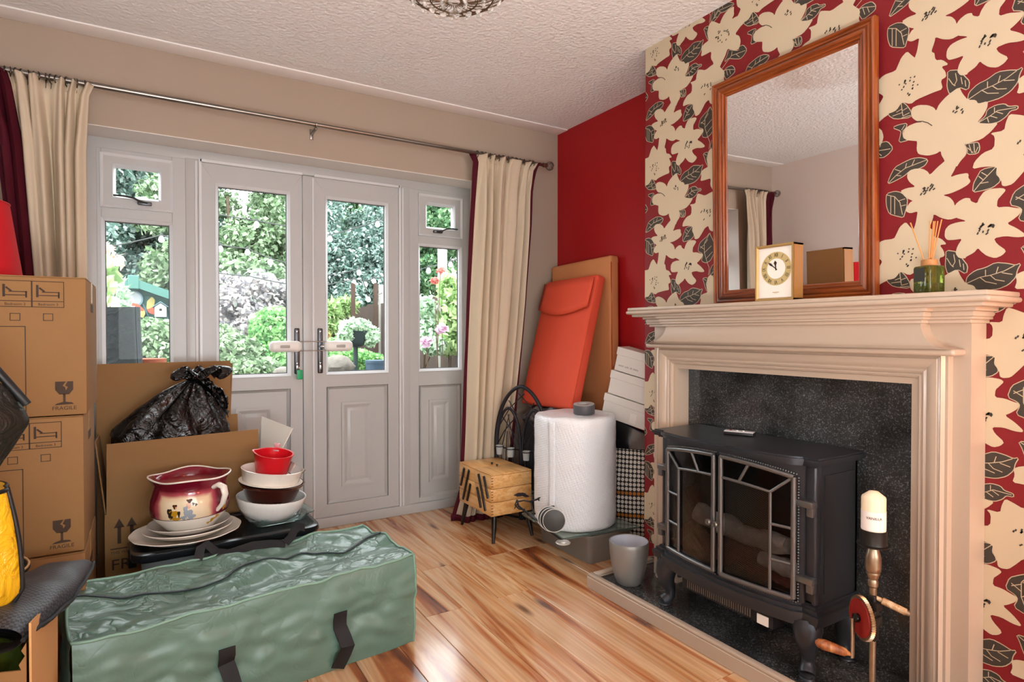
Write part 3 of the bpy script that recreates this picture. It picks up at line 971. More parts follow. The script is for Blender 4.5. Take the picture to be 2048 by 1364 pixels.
m_.rbox(1.785, 1.969, 0.662, 1.935, 1.160, 1.172, 0.004, 2)
m_.rbox(1.766, 1.969, 0.642, 1.954, 1.171, 1.1865, 0.007, 3)
m_.rbox(1.772, 1.969, 0.648, 1.948, 1.186, 1.200, 0.004, 2)
obj('mantel_shelf', m_, 'paint_fire', fs_)

he = thing('hearth', 'granite hearth slab with cream painted wooden rim on the floor', 'hearth', (1.785, FYC, 0))
m_ = MB()
HX0, HY0, HY1 = 1.600, 0.595, 2.008
def rim(x0, x1, y0, y1):
    m = MB(); m.rbox(x0, x1, y0, y1, 0.0, 0.050, 0.002, 1); m.rbox(x0 + 0.002, x1 - 0.001, y0 + 0.002, y1 - 0.002, 0.049, 0.062, 0.005, 3); return m
obj('rim', rim(HX0, HX0 + 0.030, HY0, HY1), 'paint_fire', he)
obj('rim', rim(HX0 + 0.029, 1.969, HY1 - 0.030, HY1), 'paint_fire', he)
obj('rim', rim(HX0 + 0.029, 1.969, HY0, HY0 + 0.030), 'paint_fire', he)
obj('slab', MB().box(HX0 + 0.028, 1.969, HY0 + 0.028, HY1 - 0.028, 0.0, 0.0465), 'granite', he, label='dark granite slab')

# ------------------------------------------------------------------ electric stove
SY, SW = 1.357, 0.312
sv = thing('electric_stove', 'black electric stove with two arched glass doors on the hearth', 'stove', (1.80, SY, 0.0465))
def bow(y, off=0.0, k=0.052):
    t = (y - SY) / SW
    return 1.700 - k * max(0.0, 1 - t * t) - off
def plate(z0, z1, e, xb=1.925, notch=True):
    """bow-fronted plate, overhang e"""
    n = 28
    w = SW + e
    poly = []
    for i in range(n + 1):
        t = -1 + 2 * i / n
        x = 1.700 - e - (0.052 * (1 - t * t))
        if notch and abs(t) > 0.84: x = 1.700 - e
        poly.append((x, SY + w * t))
    poly += [(xb, SY + w), (xb, SY - w)]
    m = MB(); m.prism(poly[::-1], z0, z1); return m
m_ = MB()
for z0, z1, e in ((0.690, 0.697, 0.010), (0.697, 0.706, 0.022), (0.706, 0.714, 0.028), (0.714, 0.719, 0.020)):
    q = plate(z0, z1 + 0.0004, e); m_.add(q.v, q.f)
obj('top_plate', m_, 'stove_black', sv, smooth=30)
m_ = MB()
for z0, z1, e in ((0.262, 0.270, 0.006), (0.250, 0.262, 0.016), (0.236, 0.250, 0.026), (0.222, 0.236, 0.020), (0.206, 0.222, 0.012)):
    q = plate(z0, z1 + 0.0004, e); m_.add(q.v, q.f)
obj('base_plinth', m_, 'stove_black', sv, smooth=30)
m_ = MB(); m_.box(1.915, 1.925, SY - SW, SY + SW, 0.27, 0.69)
obj('back_plate', m_, 'stove_inside', sv)
for s in (-1, 1):
    a, b_ = SY + s * SW, SY + s * (SW - 0.012)
    m_ = MB(); m_.box(1.715, 1.925, min(a, b_), max(a, b_), 0.27, 0.69)
    m_.box(1.742, 1.900, min(a, a + s * 0.004), max(a, a + s * 0.004), 0.30, 0.66)
    obj('side_panel', m_, 'stove_black', sv)
    c = SY + s * (SW - 0.018)
    m_ = MB(); m_.rbox(1.700, 1.735, c - 0.019, c + 0.019, 0.268, 0.692, 0.007, 3)
    obj('corner_post', m_, 'stove_black', sv)
m_ = MB(); m_.box(1.70, 1.918, SY - SW + 0.01, SY + SW - 0.01, 0.262, 0.28)
obj('fire_bed', m_, 'stove_inside', sv)
# vent under the plinth + white rating label
m_ = MB(); m_.box(1.66, 1.72, SY - 0.20, SY + 0.17, 0.165, 0.207)
vt = obj('vent_box', m_, 'stove_inside', sv)
m_ = MB()
for i in range(30):
    y = SY - 0.12 + i * 0.009
    m_.box(1.6575, 1.661, y, y + 0.004, 0.172, 0.200)
o = obj('vent_slots', m_, 'stove_metal', vt); o['kind'] = 'stuff'
obj('rating_label', MB().box(1.6565, 1.6598, SY - 0.185, SY - 0.145, 0.166, 0.196), 'label_white', vt)
# cabriole legs
for sy, front in ((-1, 1), (1, 1), (-1, 0), (1, 0)):
    fx, fy = (1.712 if front else 1.905), SY + sy * (SW - 0.030)
    ox = -0.030 if front else 0.0
    oy = sy * 0.018
    m_ = MB()
    path = [(0, 0, 0.212), (0.25, 0.25, 0.192), (0.45, 0.4, 0.168), (0.30, 0.3, 0.135), (-0.05, 0.0, 0.105), (-0.02, 0.0, 0.082), (0.35, 0.35, 0.068), (0.62, 0.6, 0.060)]
    m_.tube([(fx + ox * a, fy + oy * b2, z) for a, b2, z in path], [0.042, 0.043, 0.038, 0.028, 0.021, 0.021, 0.024, 0.023], 14)
    m_.lathe([(0.019, 0.0466), (0.022, 0.0476), (0.022, 0.052), (0.019, 0.054), (0.0205, 0.056), (0.0205, 0.062), (0.016, 0.064)], 18, 0, Matrix.Translation((fx + ox * 0.62, fy + oy * 0.6, 0)))
    obj('leg', m_, 'stove_black', sv, smooth=60)
    if front:
        m_ = MB(); m_.tube([(fx + 0.008, fy - sy * 0.028, 0.203), (fx + 0.008, fy - sy * 0.045, 0.190), (fx + 0.008, fy - sy * 0.050, 0.172), (fx + 0.008, fy - sy * 0.038, 0.165)], [0.012, 0.011, 0.009, 0.006], 8)
        obj('leg_scroll', m_, 'stove_black', sv, smooth=60)

def screen_material():
    m = bpy.data.materials.new('mesh_screen'); m.use_nodes = True
    nt = m.node_tree; N, L = nt.nodes, nt.links; N.clear()
    o = N.new('ShaderNodeOutputMaterial')
    tc = N.new('ShaderNodeTexCoord')
    fac = None
    for rx in (40, -40):
        mp = N.new('ShaderNodeMapping'); mp.inputs['Rotation'].default_value = (R(rx), 0, 0)
        L.new(tc.outputs['Object'], mp.inputs['Vector'])
        w = N.new('ShaderNodeTexWave'); w.wave_type = 'BANDS'; w.bands_direction = 'Z'; w.inputs['Scale'].default_value = 68
        L.new(mp.outputs[0], w.inputs['Vector'])
        g = N.new('ShaderNodeMath'); g.operation = 'GREATER_THAN'; g.inputs[1].default_value = 0.86
        L.new(w.outputs['Fac'], g.inputs[0])
        if fac is None: fac = g.outputs[0]
        else:
            mx = N.new('ShaderNodeMath'); mx.operation = 'MAXIMUM'
            L.new(fac, mx.inputs[0]); L.new(g.outputs[0], mx.inputs[1]); fac = mx.outputs[0]
    t = N.new('ShaderNodeBsdfTransparent'); t.inputs[0].default_value = (0.9, 0.87, 0.87, 1)
    pb = N.new('ShaderNodeBsdfPrincipled'); pb.inputs['Base Color'].default_value = C('#6b665f'); pb.inputs['Metallic'].default_value = 0.8; pb.inputs['Roughness'].default_value = 0.35
    ms = N.new('ShaderNodeMixShader')
    L.new(fac, ms.inputs[0]); L.new(t.outputs[0], ms.inputs[1]); L.new(pb.outputs[0], ms.inputs[2]); L.new(ms.outputs[0], o.inputs[0])
    MATS['mesh_screen'] = m
screen_material()
glass_mat('stove_glass', (0.62, 0.60, 0.60, 1), 0.012, 0.03)
DZ0 = 0.275
def topz(y): return 0.684 - 0.036 * ((y - SY) / SW) ** 2
def door(s):
    """s=+1: hinge side at larger y (left in view)"""
    ya, yb = SY + s * 0.004, SY + s * 0.268
    def BP(u, z, off): y = ya + (yb - ya) * u; return (bow(y, off), y, z)
    def TZ(u, d=0.0): return topz(ya + (yb - ya) * u) - 0.006 - d
    y0, y1 = min(ya, yb), max(ya, yb)
    root_m = MB()
    NU = 14
    # outer frame bars
    r_ = 0.0085
    root_m.tube([BP(0.04, DZ0 + 0.006 + (TZ(0.04) - DZ0 - 0.006) * i / 10, 0.008) for i in range(11)], r_, 8, flat=(1, 1))
    root_m.tube([BP(0.96, DZ0 + 0.006 + (TZ(0.96) - DZ0 - 0.006) * i / 10, 0.008) for i in range(11)], r_, 8)
    root_m.tube([BP(0.04 + 0.92 * i / NU, TZ(0.04 + 0.92 * i / NU), 0.008) for i in range(NU + 1)], r_, 8)
    root_m.tube([BP(0.04 + 0.92 * i / NU, DZ0 + 0.006, 0.008) for i in range(NU + 1)], r_, 8)
    d = obj('door', root_m, 'stove_metal', sv, smooth=60)
    ui = 0.70
    iz = 0.070
    def BT(u): return TZ(u, iz)
    b2 = 0.0052
    def barp(p): obj('glazing_bar', MB().tube(p, b2, 7), 'stove_metal', d, smooth=60)
    barp([BP(ui, DZ0 + 0.006 + (BT(ui) - DZ0 - 0.006) * i / 8, 0.008) for i in range(9)])
    barp([BP(0.04 + (ui - 0.04) * i / 8, BT(0.04 + (ui - 0.04) * i / 8), 0.008) for i in range(9)])
    barp([BP(ui + (0.955 - ui) * i / 4, BT(ui) + (TZ(0.955) - 0.002 - BT(ui)) * i / 4, 0.008) for i in range(5)])
    barp([BP(0.30 + 0.14 * i / 3, BT(0.30) + (TZ(0.44) - BT(0.30)) * i / 3, 0.008) for i in range(4)])
    for zz in (0.385, 0.495):
        barp([BP(ui + (0.96 - ui) * i / 4, zz, 0.008) for i in range(5)])
    # glass + fire screen behind
    g = MB(); g.grid(lambda u, v: BP(0.03 + 0.94 * u, DZ0 + (TZ(0.03 + 0.94 * u) - DZ0) * v, 0.001), 12, 8)
    obj('glass', g, 'stove_glass', d, smooth=60)
    g = MB(); g.grid(lambda u, v: BP(0.05 + (ui - 0.07) * u, DZ0 + 0.008 + (BT(0.05 + (ui - 0.07) * u) - DZ0 - 0.010) * v, -0.010), 12, 8)
    obj('fire_screen', g, 'mesh_screen', d, smooth=60)
    # beaded rope trim along the top and bottom edges
    g = MB()
    for i in range(34):
        u = 0.02 + 0.96 * i / 33
        for zz, rr in ((TZ(u) + 0.010, 0.0034), (DZ0 - 0.004, 0.0034)):
            p = BP(u, zz, 0.004)
            g.ball(p, rr, 4)
    for i in range(44):
        p = BP(1.0, DZ0 + (TZ(1.0) - DZ0) * i / 43, 0.003)
        g.ball(p, 0.0034, 4)
    o = obj('bead_trim', g, 'stove_metal', d, smooth=80); o['kind'] = 'stuff'
    # knob
    p = BP(0.04, 0.452, 0.0)
    g = MB(); g.lathe([(0.0045, 0), (0.0045, 0.016), (0.0105, 0.019), (0.0115, 0.024), (0.0085, 0.029), (0.006, 0.029), (0.005, 0.026), (0.0001, 0.026)], 18, 0, Matrix.Translation((p[0] - 0.012, p[1], p[2])) @ Matrix.Rotation(-PI / 2, 4, 'Y'))
    obj('knob', g, P('knob_metal_%d' % (s + 1), '#8f8b86', 0.3, 0.9), d, smooth=50)
    # strap hinges onto the corner post
    for zz in (0.345, 0.575):
        yy = yb + s * 0.018
        g = MB(); g.rbox(1.676, 1.706, min(yb - s * 0.006, yy + s * 0.030), max(yb - s * 0.006, yy + s * 0.030), zz - 0.008, zz + 0.012, 0.004, 2)
        g.rbox(1.680, 1.704, min(yy + s * 0.008, yy + s * 0.030), max(yy + s * 0.008, yy + s * 0.030), zz - 0.034, zz - 0.006, 0.004, 2)
        obj('hinge', g, 'stove_metal', d)
# fascia between the arched doors and the top plate
m_ = MB()
NF = 40
vs, fs2 = [], []
for i in range(NF + 1):
    y = SY - SW * 0.90 + 2 * SW * 0.90 * i / NF
    zb = topz(y) - 0.010 if abs(y - SY) < 0.262 else 0.268
    for x_ in (bow(y, -0.004), bow(y, -0.010)):
        vs += [(x_, y, zb), (x_, y, 0.692)]
for i in range(NF):
    a, b_ = 4 * i, 4 * i + 4
    fs2 += [(a, b_, b_ + 1, a + 1), (a + 2, a + 3, b_ + 3, b_ + 2), (a, a + 2, b_ + 2, b_)]
m_.add(vs, fs2)
obj('fascia', m_, 'stove_black', sv, smooth=40)
door(1); door(-1)
# imitation logs and ember bed
def log_mb(c, l, r, ang, tilt, seed):
    m = MB()
    def fn(rr, z, a):
        n = nz3(math.cos(a) * 1.5 + seed, math.sin(a) * 1.5, z * 14, 1.0)
        return rr * (1 + 0.28 * n), z
    pf = [(0.0001, -l / 2), (r * 0.85, -l / 2), (r, -l * 0.35), (r * 0.92, -l * 0.1), (r * 1.08, l * 0.1), (r * 0.95, l * 0.35), (r * 0.8, l / 2), (0.0001, l / 2)]
    pf2 = []
    for i in range(len(pf) - 1):
        for k in range(3):
            t = k / 3; pf2.append((pf[i][0] * (1 - t) + pf[i + 1][0] * t, pf[i][1] * (1 - t) + pf[i + 1][1] * t))
    pf2.append(pf[-1])
    M = Matrix.Translation(c) @ Matrix.Rotation(ang, 4, 'Z') @ Matrix.Rotation(PI / 2 + tilt, 4, 'X')
    m.lathe(pf2, 18, 0, M, fn)
    return m
obj('log', log_mb((1.745, 1.44, 0.415), 0.17, 0.036, 0.25, 0.25, 1), 'log_grey', sv, smooth=70)
obj('log', log_mb((1.755, 1.27, 0.40), 0.24, 0.034, -0.15, -0.12, 5), 'log_grey', sv, smooth=70)
obj('log', log_mb((1.735, 1.18, 0.345), 0.14, 0.026, 0.2, 0.1, 9), 'log_grey', sv, smooth=70)
m_ = MB()
m_.grid(lambda u, v: (1.705 + 0.20 * u, SY - 0.28 + 0.56 * v, 0.282 + 0.085 * math.sin(PI * min(1, u * 0.9 + 0.1)) * (0.7 + 0.6 * nz3(u * 3, v * 9, 1.3)) + 0.02 * nz3(u * 16, v * 40, 4)), 14, 40)
obj('ember_bed', m_, 'ember', sv, smooth=60)

rm = thing('remote_control', 'slim grey and black remote control lying on the stove top', 'remote', (1.835, 1.42, 0.719), (0, 0, R(-64)))
obj('casing', MB().rbox(-0.052, 0.052, -0.019, 0.019, 0.0005, 0.013, 0.004, 2), 'black_plastic', rm, local=True)
obj('faceplate', MB().rbox(-0.051, 0.051, -0.018, 0.018, 0.0125, 0.0165, 0.0018, 2), 'remote_grey', rm, local=True)
for i in range(3):
    obj('button', MB().lathe([(0.0001, 0.0165), (0.0045, 0.0165), (0.004, 0.0185), (0.0001, 0.0188)], 12, 0, Matrix.Translation((-0.03 + i * 0.022, 0, 0))), 'label_white' if i else 'gear_red', rm, local=True)

# ------------------------------------------------------------------ mirror on the mantel
MW, MH = 0.625, 0.876
tilt = R(1.2)
Mm = face_M((1.9655, 1.3145, 1.2005), (0, -1, 0), (-math.sin(tilt), 0, math.cos(tilt)))
mr = thing('wall_mirror', 'large mirror in a varnished pine frame standing on the mantel', 'mirror', (1.955, 1.3145, 1.2005))
mp_ = [(0, 0), (0, 0.022), (0.002, 0.026), (0.006, 0.028), (0.010, 0.026), (0.012, 0.021), (0.014, 0.020), (0.017, 0.024), (0.021, 0.024), (0.0235, 0.019), (0.025, 0.019), (0.028, 0.024), (0.034, 0.026), (0.039, 0.024), (0.041, 0.018), (0.043, 0.018), (0.046, 0.020), (0.049, 0.018), (0.0505, 0.012), (0.053, 0.012), (0.056, 0.013), (0.060, 0.008), (0.060, 0)]
cor = [(-MW / 2, 0, 1, 1), (MW / 2, 0, -1, 1), (MW / 2, MH, -1, -1), (-MW / 2, MH, 1, -1)]
for k in range(4):
    a, b_ = cor[k], cor[(k + 1) % 4]
    m_ = MB(); n = len(mp_)
    vs = [(a[0] + a[2] * d, a[1] + a[3] * d, h) for d, h in mp_] + [(b_[0] + b_[2] * d, b_[1] + b_[3] * d, h) for d, h in mp_]
    # build along local z so the grain follows the rail
    m_.add(vs, [(i, i + 1, n + i + 1, n + i) for i in range(n - 1)] + [tuple(range(n)), tuple(range(2 * n - 1, n - 1, -1))], 0, Mm)
    o = obj('frame_rail', m_, 'pine_frame' if k % 2 else 'pine_frame_h' if 'pine_frame_h' in MATS else wood_mat('pine_frame_h', [(0.25, '#4a1d08'), (0.42, '#7a360f'), (0.55, '#95491a'), (0.75, '#ab6126')], scale=(28, 2.0, 28), rough=0.28, coat=0.4, knots=((7, 1.6, 7), 0.05, '#3c1404'), fine=0.3), mr, smooth=30)
m_ = MB(); m_.box(-MW / 2 + 0.056, MW / 2 - 0.056, 0.056, MH - 0.056, 0.002, 0.0075, 0, Mm)
obj('mirror_glass', m_, 'mirror_silver', mr)

# ------------------------------------------------------------------ mantel clock
ck = thing('mantel_clock', 'square gold-edged mantel clock with roman numerals in front of the mirror', 'clock', (1.805, 1.246, 1.2))
Mc = face_M((1.783, 1.246, 1.2005), (0, -1, 0), (0, 0, 1))
CW, CH_ = 0.140, 0.186
m_ = MB()
for x0, x1, y0, y1 in ((-CW / 2, -CW / 2 + 0.006, 0, CH_), (CW / 2 - 0.006, CW / 2, 0, CH_), (-CW / 2, CW / 2, 0, 0.006), (-CW / 2, CW / 2, CH_ - 0.006, CH_)):
    m_.box(x0, x1, y0, y1, -0.052, 0.0, 0, Mc)
obj('case', m_, 'clock_wood', ck)
m_ = MB()
cc = [(-CW / 2, 0, 1, 1), (CW / 2, 0, -1, 1), (CW / 2, CH_, -1, -1), (-CW / 2, CH_, 1, -1)]
for k in range(4):
    a, b_ = cc[k], cc[(k + 1) % 4]
    pr = [(0, -0.002), (0, 0.003), (0.005, 0.003), (0.009, -0.004)]
    n = len(pr)
    m_.add([(a[0] + a[2] * d, a[1] + a[3] * d, h) for d, h in pr] + [(b_[0] + b_[2] * d, b_[1] + b_[3] * d, h) for d, h in pr], [(i, i + 1, n + i + 1, n + i) for i in range(n - 1)], 0, Mc)
obj('bezel', m_, 'gold', ck)
m_ = MB(); m_.box(-CW / 2 + 0.005, CW / 2 - 0.005, 0.005, CH_ - 0.005, -0.012, -0.008, 0, Mc)
dl = obj('dial', m_, 'dial_white', ck)
m_ = MB(); m_.box(-CW / 2 + 0.006, CW / 2 - 0.006, 0.006, CH_ - 0.006, -0.055, -0.051, 0, Mc)
obj('back_cover', m_, 'clock_wood', ck)
dc = (0.002, 0.106)
m_ = MB(); m_.lathe([(0.034, -0.008), (0.056, -0.008), (0.056, -0.0074), (0.034, -0.0074)], 48, 0, Mc @ Matrix.Translation((dc[0], dc[1], 0)), close=True)
obj('chapter_ring', m_, P('ring_gold', '#d9c48a', 0.35, 0.5), dl)
m_ = MB()
for i, s in enumerate(['XII', 'I', 'II', 'III', 'IIII', 'V', 'VI', 'VII', 'VIII', 'IX', 'X', 'XI']):
    t = text_mb(s, 0.0165, 0.0004)
    a = -2 * PI * i / 12
    M = Mc @ Matrix.Translation((dc[0], dc[1], -0.0071)) @ Matrix.Rotation(a, 4, 'Z') @ Matrix.Translation((0, 0.045, 0)) @ Matrix.Diagonal((0.75, 1.1, 1, 1))
    m_.add(t.v, t.f, 0, M)
o = obj('numerals', m_, 'ink', dl, smooth=0); o['kind'] = 'stuff'
for ln, wd, an in ((0.036, 0.005, R(52)), (0.027, 0.007, R(6))):
    m_ = MB(); m_.prism([(-wd * 0.25, -0.006), (wd * 0.25, -0.006), (wd * 0.3, ln * 0.4), (wd * 0.8, ln * 0.72), (0, ln), (-wd * 0.8, ln * 0.72), (-wd * 0.3, ln * 0.4)], -0.0062, -0.0054, 0, Mc @ Matrix.Translation((dc[0], dc[1], 0)) @ Matrix.Rotation(an, 4, 'Z'))
    obj('hand', m_, 'ink', ck)
m_ = MB(); m_.box(-0.011, 0.013, 0.0265, 0.0285, -0.008, -0.0077, 0, Mc); m_.box(-0.006, 0.008, 0.0235, 0.0245, -0.008, -0.0077, 0, Mc)
obj('maker_mark', m_, 'gold_dull', dl)

# ------------------------------------------------------------------ reed diffuser
P('green_glass', '#7e8f3a', 0.06, trans=0.85, ior=1.45)
P('diffuser_oil', '#a8a020', 0.1, trans=0.6)
P('dark_label', '#2c2a22', 0.5)
rd = thing('reed_diffuser', 'square green glass reed diffuser with wooden collar on the mantel', 'diffuser', (1.862, 0.818, 1.2))
Mt = Matrix.Translation((1.862, 0.818, 1.2005)) @ Matrix.Rotation(R(-20), 4, 'Z')
obj('bottle', MB().rbox(-0.027, 0.027, -0.027, 0.027, 0, 0.078, 0.006, 3, 0, Mt), 'green_glass', rd)
obj('oil', MB().rbox(-0.023, 0.023, -0.023, 0.023, 0.004, 0.030, 0.004, 2, 0, Mt), 'diffuser_oil', rd)
obj('label', MB().box(-0.0278, -0.0272, -0.012, 0.023, 0.034, 0.072, 0, Mt), 'dark_label', rd)
obj('collar', MB().lathe([(0.0185, 0.078), (0.0195, 0.079), (0.0195, 0.094), (0.018, 0.0955), (0.008, 0.0955), (0.008, 0.078)], 24, 0, Mt, close=True), 'cork_wood', rd)
for dx, dy in ((-0.03, 0.035), (0.004, -0.012), (-0.012, -0.006), (0.01, -0.016), (-0.01, -0.034), (0.0, -0.010)):
    obj('reed', MB().tube([(1.862 - dx * 0.3, 0.818 - dy * 0.3, 1.21), (1.862 + dx * 1.0, 0.818 + dy * 1.0, 1.402)], 0.0017, 6), 'reed', rd)

# ------------------------------------------------------------------ hand-drill candle stand + candle
HX, HY = 1.700, 0.878
hd_ = thing('hand_drill_candle_stand', 'candle stand made from an old hand drill beside the stove', 'candle holder', (HX, HY, 0.0465))
Th = Matrix.Translation((HX, HY, 0))
obj('base', MB().lathe([(0.0001, 0.0467), (0.062, 0.0467), (0.064, 0.051), (0.060, 0.057), (0.020, 0.062), (0.010, 0.075), (0.0001, 0.075)], 32, 0, Th), 'iron_dark', hd_)
obj('rod', MB().tube([(HX, HY, 0.06), (HX, HY, 0.262)], 0.0085, 14), 'steel_old', hd_)
obj('frame_block', MB().rbox(HX - 0.012, HX + 0.012, HY - 0.012, HY + 0.012, 0.245, 0.372, 0.005, 3).rbox(HX - 0.02, HX + 0.02, HY - 0.018, HY + 0.010, 0.285, 0.315, 0.006, 2).rbox(HX - 0.016, HX + 0.018, HY - 0.02, HY + 0.012, 0.330, 0.356, 0.006, 2), 'iron_dark', hd_)
obj('spindle', MB().lathe([(0.008, 0.365), (0.0095, 0.37), (0.0095, 0.392), (0.013, 0.396), (0.0135, 0.408), (0.011, 0.414), (0.014, 0.420), (0.0145, 0.426)], 20, 0, Th), 'steel_old', hd_)
obj('chuck', MB().lathe([(0.016, 0.426), (0.0175, 0.430), (0.0165, 0.434), (0.019, 0.438), (0.020, 0.446), (0.020, 0.474), (0.0185, 0.482), (0.0125, 0.503), (0.011, 0.506)], 24, 0, Th), 'steel_old', hd_)
obj('candle_cup', MB().lathe([(0.0001, 0.504), (0.030, 0.505), (0.040, 0.508), (0.041, 0.512), (0.0345, 0.513), (0.0335, 0.516), (0.0335, 0.552), (0.0315, 0.552), (0.0315, 0.518), (0.0001, 0.518)], 36, 0, Th), 'iron_dark', hd_)
# gear wheel with its crank
ga = V((-0.80, 0.52, 0.0)).normalized()
gc = V((HX, HY, 0.306)) + ga * 0.030
Mg = face_M(gc, ga.cross(V((0, 0, 1))).normalized(), (0, 0, 1))
gp = []
for i in range(56 * 2):
    rr = 0.0595 if i % 2 else 0.0555
    gp.append((rr * math.cos(2 * PI * i / 112), rr * math.sin(2 * PI * i / 112)))
gw = obj('gear_teeth', MB().prism(gp, -0.004, 0.006, 0, Mg), 'steel_old', hd_)
sgn = 1 if (Mg.to_3x3() @ V((0, 0, 1))).dot(ga) > 0 else -1
obj('gear_web', MB().lathe([(0.012, sgn * 0.009), (0.050, sgn * 0.0075), (0.050, -sgn * 0.005), (0.012, -sgn * 0.005)], 40, 0, Mg, close=True), 'gear_red', hd_)
obj('gear_hub', MB().lathe([(0.0001, -sgn * 0.03), (0.008, -sgn * 0.03), (0.008, sgn * 0.012), (0.012, sgn * 0.014), (0.012, sgn * 0.020), (0.0001, sgn * 0.022)], 20, 0, Mg), 'iron_dark', hd_)
obj('side_knob', MB().ball((HX - 0.016, HY + 0.014, 0.345), 0.015, 12), 'iron_dark', hd_, smooth=90)
cr0 = gc + ga * 0.024
obj('crank_arm', MB().tube([cr0, cr0 + V((0, 0, -0.11))], 0.0075, 10, flat=(0.6, 1)), 'steel_old', hd_)
ce = cr0 + V((0, 0, -0.103))
hdv = (ga + V((0.0, 0.25, 0.32))).normalized()
ax_, bx_ = frame_of(hdv)
obj('crank_handle', MB().tube([ce + hdv * t for t in (0.0, 0.012, 0.02, 0.045, 0.075, 0.092, 0.098)], [0.005, 0.006, 0.011, 0.013, 0.0145, 0.011, 0.004], 16), 'handle_wood', hd_, smooth=60)
sd = V((0.30, -0.86, -0.26)).normalized()
sh0 = V((HX, HY - 0.006, 0.366))
obj('side_handle', MB().tube([sh0 + sd * t for t in (0.0, 0.016, 0.018, 0.06, 0.075)], [0.006, 0.006, 0.0095, 0.0095, 0.0092], 16), 'handle_wood_pale', hd_, smooth=50)
obj('handle_ferrule', MB().tube([sh0 + sd * t for t in (0.075, 0.083)], [0.0075, 0.007], 14), 'steel_old', hd_)

cn = thing('pillar_candle', 'cream pillar candle with paper label on the drill stand', 'candle', (HX, HY, 0.518))
obj('wax', MB().lathe([(0.0001, 0.5185), (0.0295, 0.5185), (0.030, 0.521), (0.030, 0.638), (0.0285, 0.643), (0.012, 0.6565), (0.0001, 0.659)], 36, 0, Th), 'candle_wax', cn, smooth=40)
m_ = MB()
lab_a = math.atan2(-HY, -HX)
def labf(u, v):
    a = lab_a + (u - 0.5) * R(250)
    return (HX + 0.0304 * math.cos(a), HY + 0.0304 * math.sin(a), 0.553 + 0.052 * v)
m_.grid(labf, 30, 3)
lb = obj('label', m_, 'paper_label', cn, smooth=60)
t = text_mb('VANILLA', 0.010, 0.0003)
vs = []
for x, y, z in t.v:
    a = lab_a + x / 0.0306 + 0.05
    rr = 0.0308 + z
    vs.append((HX + rr * math.cos(a), HY + rr * math.sin(a), 0.588 + y))
obj('lettering', MB().add(vs, t.f), 'ink', lb, smooth=0)
obj('wick', MB().tube([(HX, HY, 0.657), (HX + 0.001, HY, 0.667)], 0.0014, 6), 'ink', cn)

# ================================================================== CURTAINS
def cloth_mat(name, col, trans=0.3, rough=0.8, bump=400):
    m = bpy.data.materials.new(name); m.use_nodes = True
    nt = m.node_tree; N, L = nt.nodes, nt.links
    b = N['Principled BSDF']; out = N['Material Output']
    b.inputs['Base Color'].default_value = C(col); b.inputs['Roughness'].default_value = rough; b.inputs['Specular IOR Level'].default_value = 0.25
    tc = N.new('ShaderNodeTexCoord'); nzx = N.new('ShaderNodeTexNoise'); nzx.inputs['Scale'].default_value = bump
    L.new(tc.outputs['Object'], nzx.inputs['Vector'])
    bp = N.new('ShaderNodeBump'); bp.inputs['Strength'].default_value = 0.12; bp.inputs['Distance'].default_value = 0.002
    L.new(nzx.outputs['Fac'], bp.inputs['Height']); L.new(bp.outputs[0], b.inputs['Normal'])
    if trans:
        t = N.new('ShaderNodeBsdfTranslucent'); t.inputs[0].default_value = C(col)
        mx = N.new('ShaderNodeMixShader'); mx.inputs[0].default_value = trans
        L.new(b.outputs[0], mx.inputs[1]); L.new(t.outputs[0], mx.inputs[2]); L.new(mx.outputs[0], out.inputs[0])
    MATS[name] = m
cloth_mat('curtain_cream', '#dfcfb6', 0.28)
cloth_mat('curtain_maroon', '#4e0a1c', 0.12)
P('rod_steel', '#8d8780', 0.28, 1.0)
P('rod_ring', '#5c554c', 0.3, 1.0)

RY, RZ = 3.118, 2.150
rod = thing('curtain_rod', 'brushed steel curtain pole with round wire finials above the door', 'curtain pole', (DC, RY, RZ))
obj('pole', MB().tube([(-0.585, RY, RZ), (0.31, RY, RZ)], 0.0122, 16), 'rod_steel', rod)
obj('pole', MB().tube([(0.305, RY, RZ), (2.145, RY, RZ)], 0.0105, 16), 'rod_steel', rod)
for x, s in ((2.145, 1), (-0.585, -1)):
    m_ = MB()
    c = V((x + s * 0.036, RY, RZ))
    for k in range(8):
        a = PI * k / 8
        ring_p = [c + V((math.cos(t) * 0.027, math.sin(t) * math.cos(a) * 0.027, math.sin(t) * math.sin(a) * 0.027)) for t in [2 * PI * i / 24 for i in range(24)]]
        m_.tube(ring_p, 0.0016, 5, closed=True)
    for k in (-1, 0, 1):
        rr = math.sqrt(0.027 ** 2 - (0.014 * k) ** 2)
        m_.tube([c + V((0.014 * k, math.cos(t) * rr, math.sin(t) * rr)) for t in [2 * PI * i / 24 for i in range(24)]], 0.0014, 5, closed=True)
    f = obj('finial', m_, 'rod_steel', rod, smooth=80)
    obj('finial_collar', MB().tube([(x - s * 0.012, RY, RZ), (x + s * 0.012, RY, RZ)], 0.0145, 14), 'rod_steel', rod)
for x in (0.735, 2.03, -0.53):
    m_ = MB()
    m_.rbox(x - 0.009, x + 0.009, YB - 0.006, YB - 0.0005, RZ - 0.050, RZ + 0.004, 0.002, 2)
    m_.rbox(x - 0.006, x + 0.006, RY - 0.004, YB - 0.004, RZ - 0.026, RZ - 0.016, 0.002, 1)
    m_.tube([(x, RY + 0.017 * math.cos(a), RZ + 0.017 * math.sin(a)) for a in [PI + PI * i / 10 for i in range(11)]], 0.004, 6)
    obj('bracket', m_, 'rod_steel', rod, smooth=60)

